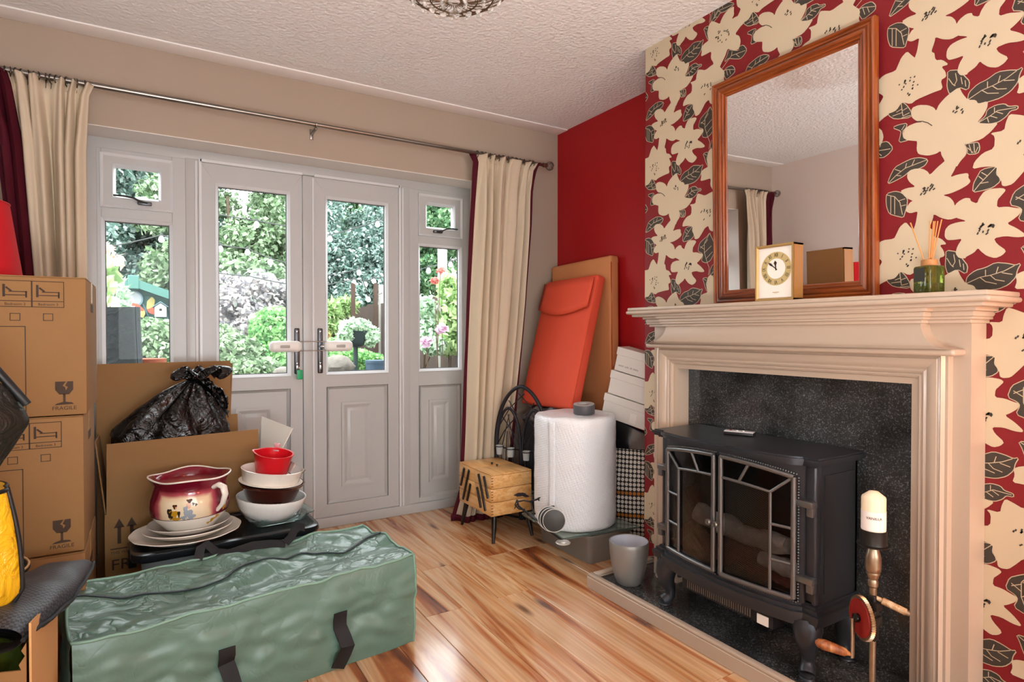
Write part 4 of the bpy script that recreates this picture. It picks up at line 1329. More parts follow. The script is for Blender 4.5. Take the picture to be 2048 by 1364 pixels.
def curtain(name, label, top, bot, zbot, pleats, seed, bl, br, rings, puddle=0.0, keys=None):
    """top/bot = (x0,x1); bl/br = fraction of the width that is maroon border"""
    root = thing(name, label, 'curtain', ((top[0] + top[1]) / 2, RY, zbot))
    ztop = RZ - 0.006
    rn = random.Random(seed)
    ph = [rn.uniform(-0.6, 0.6) for _ in range(12)]
    def fn(u, v):
        z = ztop + (zbot - ztop) * v
        h = ztop - z
        s = v ** 0.8
        if keys:
            # piecewise edge positions measured down the curtain
            for (z0, a0, b0), (z1, a1, b1) in zip(keys, keys[1:]):
                if z <= z0 + 1e-6 and z >= z1 - 1e-6:
                    t = (z0 - z) / max(1e-6, z0 - z1); xa, xb = a0 + (a1 - a0) * t, b0 + (b1 - b0) * t; break
            else:
                xa, xb = (keys[0][1], keys[0][2]) if z > keys[0][0] else (keys[-1][1], keys[-1][2])
        else:
            xa, xb = top[0] + (bot[0] - top[0]) * s, top[1] + (bot[1] - top[1]) * s
        uu = u + 0.035 * math.sin(u * 10.7 + seed) + 0.018 * math.sin(u * 21 + seed * 3) + 0.03 * v * math.sin(u * 9 + v * 3 + seed * 2)
        x = xa + (xb - xa) * u
        amp = 0.009 + 0.027 * min(1, max(0, h - 0.05) / 0.35) ** 0.7
        if h < 0.05: amp = 0.009 + 0.020 * (1 - h / 0.05)      # frilled heading above the tape
        x_fl = 0.016 * (1 - h / 0.05) if h < 0.05 else 0.0
        w = math.sin(2 * PI * pleats * uu + ph[0]) + 0.35 * math.sin(2 * PI * pleats * 2.2 * uu + ph[1] + v * 2) * (0.4 + 0.6 * (1 - v))
        w2 = 0.5 * math.sin(2 * PI * pleats * 0.5 * uu + ph[2] + v * 1.3)
        y = RY - 0.012 + amp * (w + w2 * v) + 0.006 * nz3(u * 6, v * 5, seed)
        if puddle and z < 0.16:
            q = (0.16 - z) / 0.16
            x -= puddle * q * (1 - u) * 1.2; y -= 0.02 * q
        x += 0.010 * math.cos(2 * PI * pleats * uu + ph[0]) * min(1, h / 0.3) + x_fl * (2 * u - 1)
        return (x, min(y, YB - 0.006), z)
    nu, nv = int(pleats * 22), 46
    vv = [0, 0.006, 0.014, 0.022, 0.030, 0.038, 0.048] + [0.06 + 0.94 * i / 38 for i in range(39)]
    def part(nm, u0, u1, mat, n):
        m = MB(); m.grid(lambda a, b_: fn(u0 + (u1 - u0) * a, vv[min(len(vv) - 1, round(b_ * (len(vv) - 1)))]), n, len(vv))
        o = obj(nm, m, mat, root, smooth=80)
        md = o.modifiers.new('thick', 'SOLIDIFY'); md.thickness = 0.0025; md.offset = 0
        return o
    part('panel', bl, 1 - br, 'curtain_cream', nu)
    if bl: part('border', 0, bl, 'curtain_maroon', 14)
    if br: part('border', 1 - br, 1, 'curtain_maroon', 14)
    if puddle:
        m = MB(); m.grid(lambda a, b_: (lambda p: (p[0], p[1] - 0.003, p[2] - 0.012 + 0.036 * b_))(fn(a, 1.0)), nu, 3)
        o = obj('hem', m, 'curtain_maroon', root, smooth=80); md = o.modifiers.new('thick', 'SOLIDIFY'); md.thickness = 0.003
    for i in range(rings):
        x = top[0] + 0.012 + (top[1] - top[0] - 0.024) * (i / (rings - 1)) + rn.uniform(-0.006, 0.006)
        t0 = rn.uniform(-0.35, 0.35)
        m = MB(); m.tube([(x + 0.019 * math.sin(t0) * math.cos(a), RY + 0.019 * math.cos(a) * math.cos(t0), RZ - 0.006 + 0.019 * math.sin(a)) for a in [2 * PI * k / 20 for k in range(20)]], 0.0024, 6, closed=True)
        m.tube([(x, RY, RZ - 0.024), (x, RY - 0.004, RZ - 0.045), (x, RY - 0.012, RZ - 0.05)], 0.0012, 5)
        obj('ring', m, 'rod_ring', root, smooth=80)
    return root
curtain('curtain', 'cream curtain gathered at the left of the doors behind the boxes', (-0.50, -0.215), (-0.42, -0.225), 0.02, 7, 3, 0.30, 0, 15,
        keys=[(2.15, -0.585, -0.205), (1.85, -0.525, -0.228), (1.34, -0.480, -0.228), (0.0, -0.46, -0.225)])
curtain('curtain', 'cream curtain with maroon edges hanging at the right of the doors', (1.645, 2.065), (1.56, 1.85), 0.012, 6, 9, 0.075, 0.065, 14, puddle=0.05,
        keys=[(2.15, 1.635, 2.085), (1.95, 1.628, 2.04), (1.29, 1.600, 1.985), (0.40, 1.575, 1.885), (0.0, 1.555, 1.84)])

# ================================================================== ALCOVE
wood_mat('sewing_wood', [(0.3, '#c98c4c'), (0.5, '#deaa68'), (0.7, '#eac088')], scale=(18, 3, 40), rough=0.4, coat=0.2, fine=0.2)
P('dark_wood', '#1d1613', 0.35)
sb = thing('sewing_box', 'wooden cantilever sewing box with black levers on dark splayed legs', 'sewing box', (1.64, 2.87, 0))
bx0, bx1, by0, by1 = 1.505, 1.755, 2.675, 3.045
bym = (by0 + by1) / 2
obj('base_tray', MB().rbox(bx0, bx1, by0, by1, 0.140, 0.212, 0.004, 2), 'sewing_wood', sb)
for h0, h1 in ((0.2135, 0.282), (0.2835, 0.352)):
    for a, b_ in ((by0, bym - 0.001), (bym + 0.001, by1)):
        obj('tray', MB().rbox(bx0, bx1, a, b_, h0, h1, 0.004, 2), 'sewing_wood', sb)
for a, b_ in ((by0, bym - 0.001), (bym + 0.001, by1)):
    ld = obj('lid', MB().rbox(bx0 + 0.001, bx1 - 0.001, a, b_, 0.3525, 0.360, 0.003, 2), 'sewing_wood', sb)
    kx_ = (bx0 + bx1) / 2; kyy = bym + (-0.028 if a < bym - 0.05 else 0.028)
    obj('knob', MB().lathe([(0.003, 0.3598), (0.003, 0.365), (0.007, 0.367), (0.006, 0.372), (0.0001, 0.373)], 14, 0, Matrix.Translation((kx_, kyy, 0))), 'dark_wood', ld)
# finger joints on the near corner
m_ = MB()
for z in (0.15, 0.165, 0.18, 0.195, 0.224, 0.238, 0.252, 0.266, 0.294, 0.308, 0.322, 0.336):
    m_.box(bx0 + 0.001, bx0 + 0.012, by0 - 0.0006, by0 + 0.004, z, z + 0.007)
o = obj('finger_joints', m_, P('joint_wood', '#9c6430', 0.5), sb, smooth=0); o['kind'] = 'stuff'
def lever(y0, z0, y1, z1):
    m = MB(); d = V((0, y1 - y0, z1 - z0)); L_ = d.length; d.normalize(); n = V((1, 0, 0)); s = n.cross(d)
    M = Matrix.Identity(4)
    for i in range(3):
        M[i][0] = n[i]; M[i][1] = s[i]; M[i][2] = d[i]; M[i][3] = (bx0 - 0.009, y0, z0)[i]
    m.rbox(0, 0.008, -0.0085, 0.0085, -0.009, L_ + 0.009, 0.0035, 2, 0, M)
    for t in (0, L_):
        m.lathe([(0.0001, 0), (0.003, 0), (0.0025, 0.002), (0.0001, 0.0025)], 8, 0, Matrix.Translation(V((bx0 - 0.009, y0, z0)) + d * t) @ Matrix.Rotation(-PI / 2, 4, 'Y'))
    obj('lever', m, 'dark_wood', sb)
# far half leans one way, near half the other
for dy, za, zb in ((0.0, 0.240, 0.332), (-0.028, 0.168, 0.332), (-0.078, 0.172, 0.258)):
    lever(by1 - 0.030 + dy, za, by1 - 0.030 + dy - 0.042 * (zb - za) / 0.1, zb)
for dy, za, zb in ((0.010, 0.240, 0.332), (0.038, 0.168, 0.332), (0.088, 0.172, 0.258)):
    lever(by0 + dy + 0.02, za, by0 + dy + 0.02 + 0.042 * (zb - za) / 0.1, zb)
for sx in (-1, 1):
    for sy in (-1, 1):
        tx, ty = 1.64 + sx * 0.10, bym + sy * 0.155
        obj('leg', MB().tube([(tx, ty, 0.141), (tx + sx * 0.010, ty + sy * 0.014, 0.07), (tx + sx * 0.020, ty + sy * 0.026, 0.0005)], [0.0155, 0.0125, 0.0085], 14), 'dark_wood', sb)

# gothic arch candle stand
P('candle_iron', '#34343a', 0.45, 0.6)
P('tealight_glass', '#e6ecec', 0.08, trans=0.5)
ar = thing('gothic_candle_stand', 'black metal gothic arch candle stand behind the sewing box', 'candle stand', (1.822, 2.885, 0), (0, 0, R(-68)))
def gothic(xc, w, z0, zs, za, n=14):
    """pointed arch points in local xz: legs from z0 to zs, apex za"""
    pts_ = [(xc - w, 0, z0), (xc - w, 0, zs)]
    for i in range(1, n + 1):
        t = i / n; a = t * PI / 2
        pts_.append((xc - w * math.cos(a) ** 1.15, 0, zs + (za - zs) * math.sin(a) ** 0.9))
    rt = [(2 * xc - p[0], 0, p[2]) for p in pts_[:-1]][::-1]
    return pts_ + rt
obj('arch', MB().tube(gothic(0, 0.185, 0.0, 0.42, 0.785), 0.011, 8), 'candle_iron', ar, local=True, smooth=60)
for c in (-0.092, 0.092):
    obj('inner_arch', MB().tube(gothic(c, 0.085, 0.02, 0.42, 0.655), 0.0085, 8), 'candle_iron', ar, local=True, smooth=60)
    m_ = MB()
    for t in (-1, 1):
        m_.tube([(c + t * 0.08, 0, 0.44), (c + t * 0.03, 0, 0.52), (c - t * 0.045, 0, 0.60)], 0.003, 6)
        m_.tube([(c + t * 0.02, 0, 0.05), (c + t * 0.02, 0, 0.40), (c + t * 0.01, 0, 0.52)], 0.0025, 6)
        m_.tube([(c + t * 0.05, 0, 0.05), (c + t * 0.05, 0, 0.42), (c - t * 0.005, 0, 0.62)], 0.0025, 6)
    obj('tracery', m_, 'candle_iron', ar, local=True, smooth=60)
for t in (-1, 1):
    obj('tracery', MB().tube([(t * 0.165, 0, 0.54), (t * 0.08, 0, 0.66), (-t * 0.02, 0, 0.745)], 0.003, 6), 'candle_iron', ar, local=True, smooth=60)
    obj('tracery', MB().tube([(t * 0.03, 0, 0.62), (t * 0.09, 0, 0.70)], 0.003, 6), 'candle_iron', ar, local=True, smooth=60)
    obj('foot', MB().tube([(-0.17 * t, 0, 0.02), (-0.17 * t, 0.03, 0.008), (-0.17 * t, 0.05, 0.008)], 0.007, 6), 'candle_iron', ar, local=True, smooth=60)
for z_, r_ in ((0.03, 0.007), (0.42, 0.004)):
    obj('cross_bar', MB().tube([(-0.185, 0, z_), (0.185, 0, z_)], r_, 6), 'candle_iron', ar, local=True, smooth=60)
for x, z in ((-0.135, 0.405), (-0.055, 0.398), (0.055, 0.392), (0.135, 0.40), (0.035, 0.22), (0.085, 0.17), (0.14, 0.20)):
    cp = obj('cup_ring', MB().tube([(x + 0.024 * math.cos(a), -0.03 + 0.024 * math.sin(a), z + 0.028) for a in [2 * PI * k / 18 for k in range(18)]], 0.003, 6, closed=True).tube([(x, 0, z + 0.028), (x, -0.008, z + 0.028)], 0.003, 6), 'candle_iron', ar, local=True, smooth=60)
    obj('glass_cup', MB().lathe([(0.0001, z - 0.018), (0.017, z - 0.018), (0.0215, z + 0.034), (0.0195, z + 0.034), (0.015, z - 0.014), (0.0001, z - 0.014)], 18, 0, Matrix.Translation((x, -0.03, 0))), 'tealight_glass', ar, local=True, smooth=40)

# storage box, glass shelf, bubble wrap, tape
P('crate_grey', '#8d8880', 0.35, trans=0.25, alpha=1.0)
P('glass_green', '#cfe6dc', 0.03, trans=0.85, ior=1.45)
sx_ = thing('storage_box', 'translucent grey plastic storage box on the floor under the glass shelf', 'storage box', (1.92, 2.40, 0))
m_ = MB()
def crate(m, x0, x1, y0, y1, z0, z1, tpr, th=0.004, r=0.03):
    """open tapered tub, rounded corners"""
    def ringp(e, z):
        out = []
        for cx_, cy_, a0 in ((x1 - r, y1 - r, 0), (x0 + r, y1 - r, 90), (x0 + r, y0 + r, 180), (x1 - r, y0 + r, 270)):
            for k in range(5):
                a = R(a0 + 90 * k / 4)
                out.append((cx_ + (r + e) * math.cos(a), cy_ + (r + e) * math.sin(a), z))
        return out
    n = 20
    rows_ = [ringp(-tpr, z0), ringp(0, z1), ringp(0.006, z1), ringp(0.006, z1 - 0.012), ] 
    rows_ = [ringp(-tpr, z0), ringp(-0.002, z1 - 0.014), ringp(0.006, z1 - 0.012), ringp(0.006, z1), ringp(-th, z1), ringp(-tpr - th, z0 + th)]
    vs_ = [p for rw_ in rows_ for p in rw_]
    fs_2 = []
    for j in range(len(rows_) - 1):
        for k in range(n):
            fs_2.append((j * n + k, j * n + (k + 1) % n, (j + 1) * n + (k + 1) % n, (j + 1) * n + k))
    fs_2.append(tuple(range(n - 1, -1, -1))); fs_2.append(tuple((len(rows_) - 1) * n + k for k in range(n)))
    m.add(vs_, fs_2)
crate(m_, 1.755, 2.03, 2.185, 2.62, 0.0005, 0.136, 0.012)
obj('tub', m_, 'crate_grey', sx_, smooth=40)
gs = tag(obj('glass_shelf', MB().prism([(1.628, 2.215), (2.045, 2.158), (2.045, 2.60), (1.67, 2.64)], 0.1375, 0.1465), 'glass_green'), 'loose sheet of green-edged glass under the bubble wrap roll', 'glass shelf')

def bubble_mat():
    m = P('bubble_wrap', '#e9edf1', 0.28, spec=0.6, trans=0.0)
    nt = m.node_tree; N, L = nt.nodes, nt.links; b = N['Principled BSDF']
    tc = N.new('ShaderNodeTexCoord')
    v = N.new('ShaderNodeTexVoronoi'); v.inputs['Scale'].default_value = 95; v.inputs['Randomness'].default_value = 0.25
    mp = N.new('ShaderNodeMapping'); mp.inputs['Rotation'].default_value = (0.3, 0.2, 0.1)
    L.new(tc.outputs['Object'], mp.inputs['Vector']); L.new(mp.outputs[0], v.inputs['Vector'])
    bp = N.new('ShaderNodeBump'); bp.inputs['Strength'].default_value = 0.55; bp.inputs['Distance'].default_value = 0.004; bp.invert = True
    L.new(v.outputs['Distance'], bp.inputs['Height']); L.new(bp.outputs[0], b.inputs['Normal'])
    b.inputs['Subsurface Weight'].default_value = 0.25; b.inputs['Subsurface Radius'].default_value = (0.03, 0.03, 0.03)
bubble_mat()
BX_, BY_ = 1.836, 2.400
bw = thing('bubble_wrap_roll', 'big upright roll of bubble wrap standing on the glass shelf', 'bubble wrap', (BX_, BY_, 0.147))
m_ = MB()
def bubfn(r_, z, a):
    n = 0.0035 * nz3(math.cos(a) * 3, math.sin(a) * 3, z * 16) + 0.0015 * nz3(math.cos(a) * 9, math.sin(a) * 9, z * 50)
    return (r_ + (n if r_ > 0.15 else 0), z + (0.006 * nz3(math.cos(a) * r_ * 14, math.sin(a) * r_ * 14, 2) if z > 0.6 else 0))
pf = [(0.03, 0.148), (0.195, 0.148), (0.203, 0.156)] + [(0.2045, 0.17 + 0.49 * i / 24) for i in range(25)] + [(0.202, 0.675), (0.195, 0.684), (0.17, 0.687), (0.13, 0.684), (0.10, 0.688), (0.06, 0.685), (0.034, 0.687)]
m_.lathe(pf + [(0.030, 0.68)], 72, 0, Matrix.Translation((BX_, BY_, 0)), bubfn, close=True)
obj('wound_sheet', m_, 'bubble_wrap', bw, smooth=60)
m_ = MB(); m_.grid(lambda u, v: (BX_ + (0.2085 + 0.002 * math.sin(v * 9)) * math.cos(R(196 + 10 * u)), BY_ + (0.2085 + 0.002 * math.sin(v * 9)) * math.sin(R(196 + 10 * u)), 0.155 + 0.52 * v), 4, 24)
o = obj('loose_edge', m_, 'bubble_wrap', bw, smooth=60); md = o.modifiers.new('t', 'SOLIDIFY'); md.thickness = 0.003
P('tape_grey', '#4d4c50', 0.45)
P('tape_side', '#a7a5a2', 0.5)
tp = thing('tape_roll', 'roll of dark grey tape lying on top of the bubble wrap', 'tape roll', (BX_ + 0.01, BY_ - 0.06, 0.69), (R(4), R(-5), 0))
obj('tape', MB().lathe([(0.030, 0.004), (0.052, 0.004), (0.053, 0.006), (0.053, 0.048), (0.052, 0.050), (0.030, 0.050)], 40, 0, None, close=True), ['tape_grey'], tp, local=True)
obj('core', MB().lathe([(0.0285, 0.003), (0.030, 0.003), (0.030, 0.051), (0.0285, 0.051)], 32, 0, None, close=True).box(-0.026, 0.026, -0.003, 0.003, 0.040, 0.049), 'tape_side', tp, local=True)
obj('side_face', MB().lathe([(0.030, 0.0503), (0.0515, 0.0503), (0.0515, 0.0512), (0.030, 0.0512)], 40, 0, None, close=True), 'tape_side', tp, local=True)

# metal candle sconce leaning on the glass
P('bright_disc', '#b9b9b4', 0.35, 0.3)
P('dark_disc', '#3a3a38', 0.45, 0.2)
sc = thing('metal_candle_sconce', 'black leafy metal candle sconce with round discs leaning on the glass', 'candle holder', (1.55, 2.35, 0))
for i, (px, py, Y, rr) in enumerate(((1099, 1036, 2.170, 0.052), (1103, 1039, 2.155, 0.052), (1108, 1041, 2.135, 0.050))):
    ctr = at(px, py, Y)
    a, b_ = frame_of((-0.50, -0.82, 0.10))
    M = face_M(ctr, a, b_)
    d_ = obj('drip_plate', MB().lathe([(0.0001, -0.002), (rr - 0.004, -0.002), (rr, 0.0), (rr - 0.004, 0.002), (0.0001, 0.002)], 36, 0, M), 'dark_disc', sc, smooth=50)
    obj('plate_rim', MB().lathe([(rr - 0.0018, -0.006), (rr + 0.0005, -0.006), (rr + 0.0005, 0.0005), (rr - 0.0018, 0.0005)], 36, 0, M, close=True), 'bright_disc', d_, smooth=50)
obj('hook', MB().tube([at(1090, 1064, 2.20), at(1083, 1045, 2.21), at(1086, 1026, 2.21), at(1094, 1017, 2.21), at(1103, 1014, 2.20), at(1108, 1014, 2.19)], [0.004, 0.0045, 0.005, 0.0055, 0.006, 0.007], 8), 'candle_iron', sc, smooth=60)
stem = [at(1034, 1000, 2.46), at(1037, 1012, 2.44), at(1052, 1024, 2.40), at(1066, 1034, 2.34), at(1081, 1045, 2.27), at(1096, 1060, 2.20), at(1112, 1071, 2.15), at(1126, 1082, 2.11)]
obj('stem', MB().tube(stem, 0.0052, 8), 'candle_iron', sc, smooth=60)
for tw in ([(1034, 1000, 2.46), (1030, 1010, 2.45), (1038, 1018, 2.43), (1050, 1019, 2.41)], [(1036, 1003, 2.45), (1048, 1001, 2.43), (1058, 1003, 2.41), (1066, 1001, 2.40)], [(1062, 1003, 2.41), (1064, 1016, 2.38), (1070, 1028, 2.34)], [(1066, 1001, 2.40), (1074, 998, 2.38), (1079, 1001, 2.37)]):
    obj('tendril', MB().tube([at(*p) for p in tw], 0.0036, 6), 'candle_iron', sc, smooth=60)
for px, py, Y, an, ln in ((1040, 989, 2.45, 0.1, 0.032), (1050, 991, 2.44, -0.2, 0.022), (1064, 1002, 2.40, 0.3, 0.020), (1075, 998, 2.38, 0.5, 0.018), (1032, 1012, 2.45, 1.0, 0.018), (1060, 1030, 2.37, -0.3, 0.020)):
    M = face_M(at(px, py, Y), (math.cos(an) * 0.85, -0.5 * math.cos(an), math.sin(an)), (-0.2 * math.sin(an), -0.25, 1))
    obj('leaf', MB().prism([(-ln, 0), (-ln * 0.35, -ln * 0.30), (ln * 0.45, -ln * 0.28), (ln, 0), (ln * 0.45, ln * 0.26), (-ln * 0.35, ln * 0.30)], -0.0012, 0.0012, 0, M), 'candle_iron', sc)
ft = at(1126, 1085, 2.10)
obj('foot_disc', MB().lathe([(0.0001, -0.004), (0.030, -0.004), (0.033, 0.0), (0.029, 0.004), (0.019, 0.003), (0.018, 0.007), (0.0001, 0.008)], 32, 0, Matrix.Translation(ft)), 'bright_disc', sc, smooth=50)

# plant pot on the hearth
P('pot_silver', '#8b8985', 0.36, 0.3)
P('pot_inside', '#b8b8c2', 0.5)
pt = thing('plant_pot', 'empty round silver-grey plant pot on the hearth corner', 'plant pot', (1.712, 1.868, 0.0465))
pf = [(0.0001, 0.0468), (0.046, 0.0468), (0.052, 0.052), (0.063, 0.085), (0.073, 0.125), (0.079, 0.17), (0.0815, 0.205), (0.0815, 0.222), (0.0795, 0.2245), (0.077, 0.222)]
pi_ = [(0.077, 0.222), (0.0745, 0.20), (0.068, 0.13), (0.05, 0.062), (0.0001, 0.060)]
obj('outside', MB().lathe(pf, 48, 0, Matrix.Translation((1.712, 1.868, 0)), cap=False), 'pot_silver', pt, smooth=60)
obj('inside', MB().lathe(pi_, 48, 0, Matrix.Translation((1.712, 1.868, 0)), cap=False), 'pot_inside', pt, smooth=60)

# seat pads in the corner on a covered crate
P('pad_orange', '#df5338', 0.75, bump=(250, 0.1), var=(4, 0.05))
P('pad_orange_side', '#cf4a26', 0.75, bump=(250, 0.1))
P('pad_tan', '#cf8a58', 0.8, bump=(250, 0.1), var=(3, 0.08))
P('pad_tan_side', '#b04a26', 0.8)
P('crate_dark', '#4a4e54', 0.5)
P('grey_plastic', '#767b80', 0.3, var=(8, 0.3), bump=(20, 0.6, 0.02))
cr = thing('plastic_crate', 'dark grey plastic crate under the seat pads in the corner', 'crate', (2.11, 2.83, 0))
m_ = MB(); crate(m_, 1.935, 2.292, 2.60, 3.06, 0.0005, 0.575, 0.02)
obj('tub', m_, 'crate_dark', cr, smooth=40)
obj('lid', MB().rbox(1.928, 2.298, 2.593, 3.067, 0.573, 0.600, 0.008, 2), 'grey_plastic', cr)
def pad(name, label, tl, tr_, bl, th, mats, flap=False):
    tl, tr_, bl = V(tl), V(tr_), V(bl)
    u = (tr_ - tl); w = u.length; u.normalize()
    v = (tl - bl); v -= u * v.dot(u); h = v.length; v.normalize()
    n = u.cross(v)
    if n.x > 0: n = -n          # towards the room
    root = thing(name, label, 'seat pad', tuple(bl + u * w / 2))
    M = Matrix.Identity(4)
    for i in range(3):
        M[i][0] = u[i]; M[i][1] = v[i]; M[i][2] = n[i]; M[i][3] = bl[i]
    bm = bmesh.new(); bmesh.ops.create_cube(bm, size=1)
    for q in bm.verts: q.co = V((w / 2 + q.co.x * w, h / 2 + q.co.y * h, -th / 2 + q.co.z * th))
    bmesh.ops.bevel(bm, geom=bm.edges[:], offset=0.018, segments=3, affect='EDGES', profile=0.6)
    bmesh.ops.subdivide_edges(bm, edges=[e for e in bm.edges if e.calc_length() > 0.2], cuts=7, use_grid_fill=True)
    for q in bm.verts:
        k = nz3(q.co.x * 6, q.co.y * 6, th * 7)
        if q.co.z > -0.02: q.co.z += 0.006 * k + 0.010 * math.sin(PI * max(0, min(1, q.co.x / w))) * math.sin(PI * max(0, min(1, q.co.y / h)))
        q.co.x += 0.004 * nz3(q.co.y * 9, q.co.z * 20, 3)
    m = MB(); m.bm(bm, 0, M)
    body = obj('cushion', m, mats[0], root, smooth=60)
    for zz in (-0.010, -th + 0.010):
        e = 0.004
        pth = [(e, e), (w - e, e), (w - e, h - e), (e, h - e)]
        cor_ = []
        for i in range(4):
            a, b_ = pth[i], pth[(i + 1) % 4]
            for t in [0.04 + 0.92 * k / 8 for k in range(9)]:
                cor_.append((a[0] + (b_[0] - a[0]) * t, a[1] + (b_[1] - a[1]) * t, zz))
        obj('piping', MB().tube([tuple(M @ V(p)) for p in cor_], 0.0038, 6, closed=True), mats[1], root, smooth=60)
    if flap:
        m = MB()
        def fp(a, b_):
            x = 0.010 + (w - 0.02) * a
            zf = 0.012 + 0.010 * math.sin(PI * a)
            low = h * 0.755 - 0.045 * math.sin(PI * a)
            return tuple(M @ V((x, h * 0.97 + (low - h * 0.97) * b_, zf + 0.006 * b_ * math.sin(PI * b_ * 0.5))))
        m.grid(fp, 14, 6)
        o = obj('flap', m, mats[0], root, smooth=70); md = o.modifiers.new('t', 'SOLIDIFY'); md.thickness = 0.004; md.offset = -1
        obj('flap_piping', MB().tube([fp(k / 16, 1.0) for k in range(17)], 0.004, 6), mats[1], root, smooth=60)
    return root
pad('seat_pad', 'tan seat pad leaning flat against the red wall', (2.235, 3.150, 1.520), (2.235, 2.575, 1.535), (2.225, 3.150, 0.602), 0.068, ('pad_tan', 'pad_tan_side'))
pad('seat_pad', 'orange seat pad with curved flap in front of the tan pad', (2.150, 3.085, 1.415), (2.158, 2.590, 1.425), (1.945, 3.090, 0.665), 0.066, ('pad_orange', 'pad_orange_side'), True)
# crumpled grey bag on the crate under the orange pad
m_ = MB()
m_.grid(lambda u, v: (1.94 + 0.08 * v + 0.012 * nz3(u * 7, v * 7, 1), 2.62 + 0.42 * u, 0.602 + (0.055 + 0.03 * nz3(u * 6, v * 6, 5)) * math.sin(PI * v) ** 0.6 * math.sin(PI * u) ** 0.4), 26, 14)
tag(obj('plastic_bag', m_, 'grey_plastic', smooth=60), 'crumpled grey plastic bag on the crate under the orange pad', 'bag')

# leaning stack of white shoe boxes
P('card_white', '#dcd6ce', 0.6, var=(4, 0.02))
P('card_print', '#a39d96', 0.6)
bxu = V((0.34, -0.94, 0)).normalized(); bxn = V((-0.94, -0.34, 0)).normalized()
roll = R(13)
bu = (bxu * math.cos(roll) - V((0, 0, 1)) * math.sin(roll)); bv = (bxu * math.sin(roll) + V((0, 0, 1)) * math.cos(roll))
org = V((2.058, 2.465, 0.655))
P('barcode_dark', '#38383a', 0.6)
for k, (dx, lab) in enumerate(((0.0, 'bottom white shoe box of the leaning stack, just above the bags'), (0.010, 'middle white shoe box of the leaning stack beside the chimney'), (0.020, 'top white shoe box of the leaning stack, with grey lettering'))):
    o3 = org + bv * (0.128 * k) + bu * (dx)
    M = Matrix.Identity(4)
    for i in range(3):
        M[i][0] = bu[i]; M[i][1] = bv[i]; M[i][2] = bxn[i]; M[i][3] = o3[i]
    sbx = thing('shoe_box', lab, 'box', tuple(o3), group='white shoe boxes stacked in the alcove')
    obj('body', MB().rbox(0, 0.285, 0, 0.118, -0.115, -0.003, 0.0015, 1, 0, M), 'card_white', sbx)
    obj('lid', MB().rbox(-0.004, 0.289, 0.083, 0.1235, -0.119, 0.001, 0.0015, 1, 0, M), 'card_white', sbx)
    if k == 2:
        m_ = MB(); rq = random.Random(3); x = 0.020
        for wl in (5, 4, 2, 5):
            for _ in range(wl):
                m_.box(x, x + 0.0042, 0.026, 0.026 + rq.uniform(0.006, 0.009), -0.0031, -0.0026, 0, M); x += 0.0062
            x += 0.006
        o = obj('lettering', m_, 'card_print', sbx, smooth=0); o['kind'] = 'stuff'
    if k == 0:
        obj('barcode_label', MB().box(0.165, 0.20, 0.012, 0.062, -0.0032, -0.0022, 0, M), 'label_white', sbx)
# polka tote bag and black patent bag
def dots():
    m = bpy.data.materials.new('polka_cloth'); m.use_nodes = True
    nt = m.node_tree; N, L = nt.nodes, nt.links; b = N['Principled BSDF']
    tc = N.new('ShaderNodeTexCoord'); sp = N.new('ShaderNodeSeparateXYZ'); L.new(tc.outputs['UV'], sp.inputs[0])
    def fr(o_):
        a = N.new('ShaderNodeMath'); a.operation = 'FRACT'; L.new(o_, a.inputs[0])
        s = N.new('ShaderNodeMath'); s.operation = 'SUBTRACT'; L.new(a.outputs[0], s.inputs[0]); s.inputs[1].default_value = 0.5
        p_ = N.new('ShaderNodeMath'); p_.operation = 'POWER'; L.new(s.outputs[0], p_.inputs[0]); p_.inputs[1].default_value = 2
        return p_.outputs[0]
    ad = N.new('ShaderNodeMath'); L.new(fr(sp.outputs[0]), ad.inputs[0]); L.new(fr(sp.outputs[1]), ad.inputs[1])
    lt = N.new('ShaderNodeMath'); lt.operation = 'LESS_THAN'; L.new(ad.outputs[0], lt.inputs[0]); lt.inputs[1].default_value = 0.17
    fl2 = N.new('ShaderNodeMath'); fl2.operation = 'FLOOR'; L.new(sp.outputs[1], fl2.inputs[0])
    c1_ = N.new('ShaderNodeMath'); c1_.operation = 'COMPARE'; L.new(fl2.outputs[0], c1_.inputs[0]); c1_.inputs[1].default_value = 10; c1_.inputs[2].default_value = 0.1
    c2_ = N.new('ShaderNodeMath'); c2_.operation = 'COMPARE'; L.new(fl2.outputs[0], c2_.inputs[0]); c2_.inputs[1].default_value = 5; c2_.inputs[2].default_value = 0.1
    mxx = N.new('ShaderNodeMath'); mxx.operation = 'MAXIMUM'; L.new(c1_.outputs[0], mxx.inputs[0]); L.new(c2_.outputs[0], mxx.inputs[1])
    cm = N.new('ShaderNodeMix'); cm.data_type = 'RGBA'; L.new(mxx.outputs[0], cm.inputs['Factor']); cm.inputs['A'].default_value = C('#e9e3d8'); cm.inputs['B'].default_value = C('#c8782a')
    fm = N.new('ShaderNodeMix'); fm.data_type = 'RGBA'; L.new(lt.outputs[0], fm.inputs['Factor']); fm.inputs['A'].default_value = C('#161412'); L.new(cm.outputs['Result'], fm.inputs['B'])
    L.new(fm.outputs['Result'], b.inputs['Base Color']); b.inputs['Roughness'].default_value = 0.6
    MATS['polka_cloth'] = m
dots()
P('patent_black', '#0b0c10', 0.12, coat=0.6)
P('strap_black', '#121212', 0.6)
pb_ = thing('polka_tote_bag', 'black tote bag with rows of white dots behind the bubble wrap', 'bag', (2.18, 2.38, 0))
ua = V((0.55, -0.835, 0)).normalized(); na = V((-0.835, -0.55, 0)).normalized()
o0 = V((2.068, 2.520, 0.0))
nu_, nv_ = 21, 25
vs, fs2, uv = [], [], []
W_, H_ = 0.275, 0.475
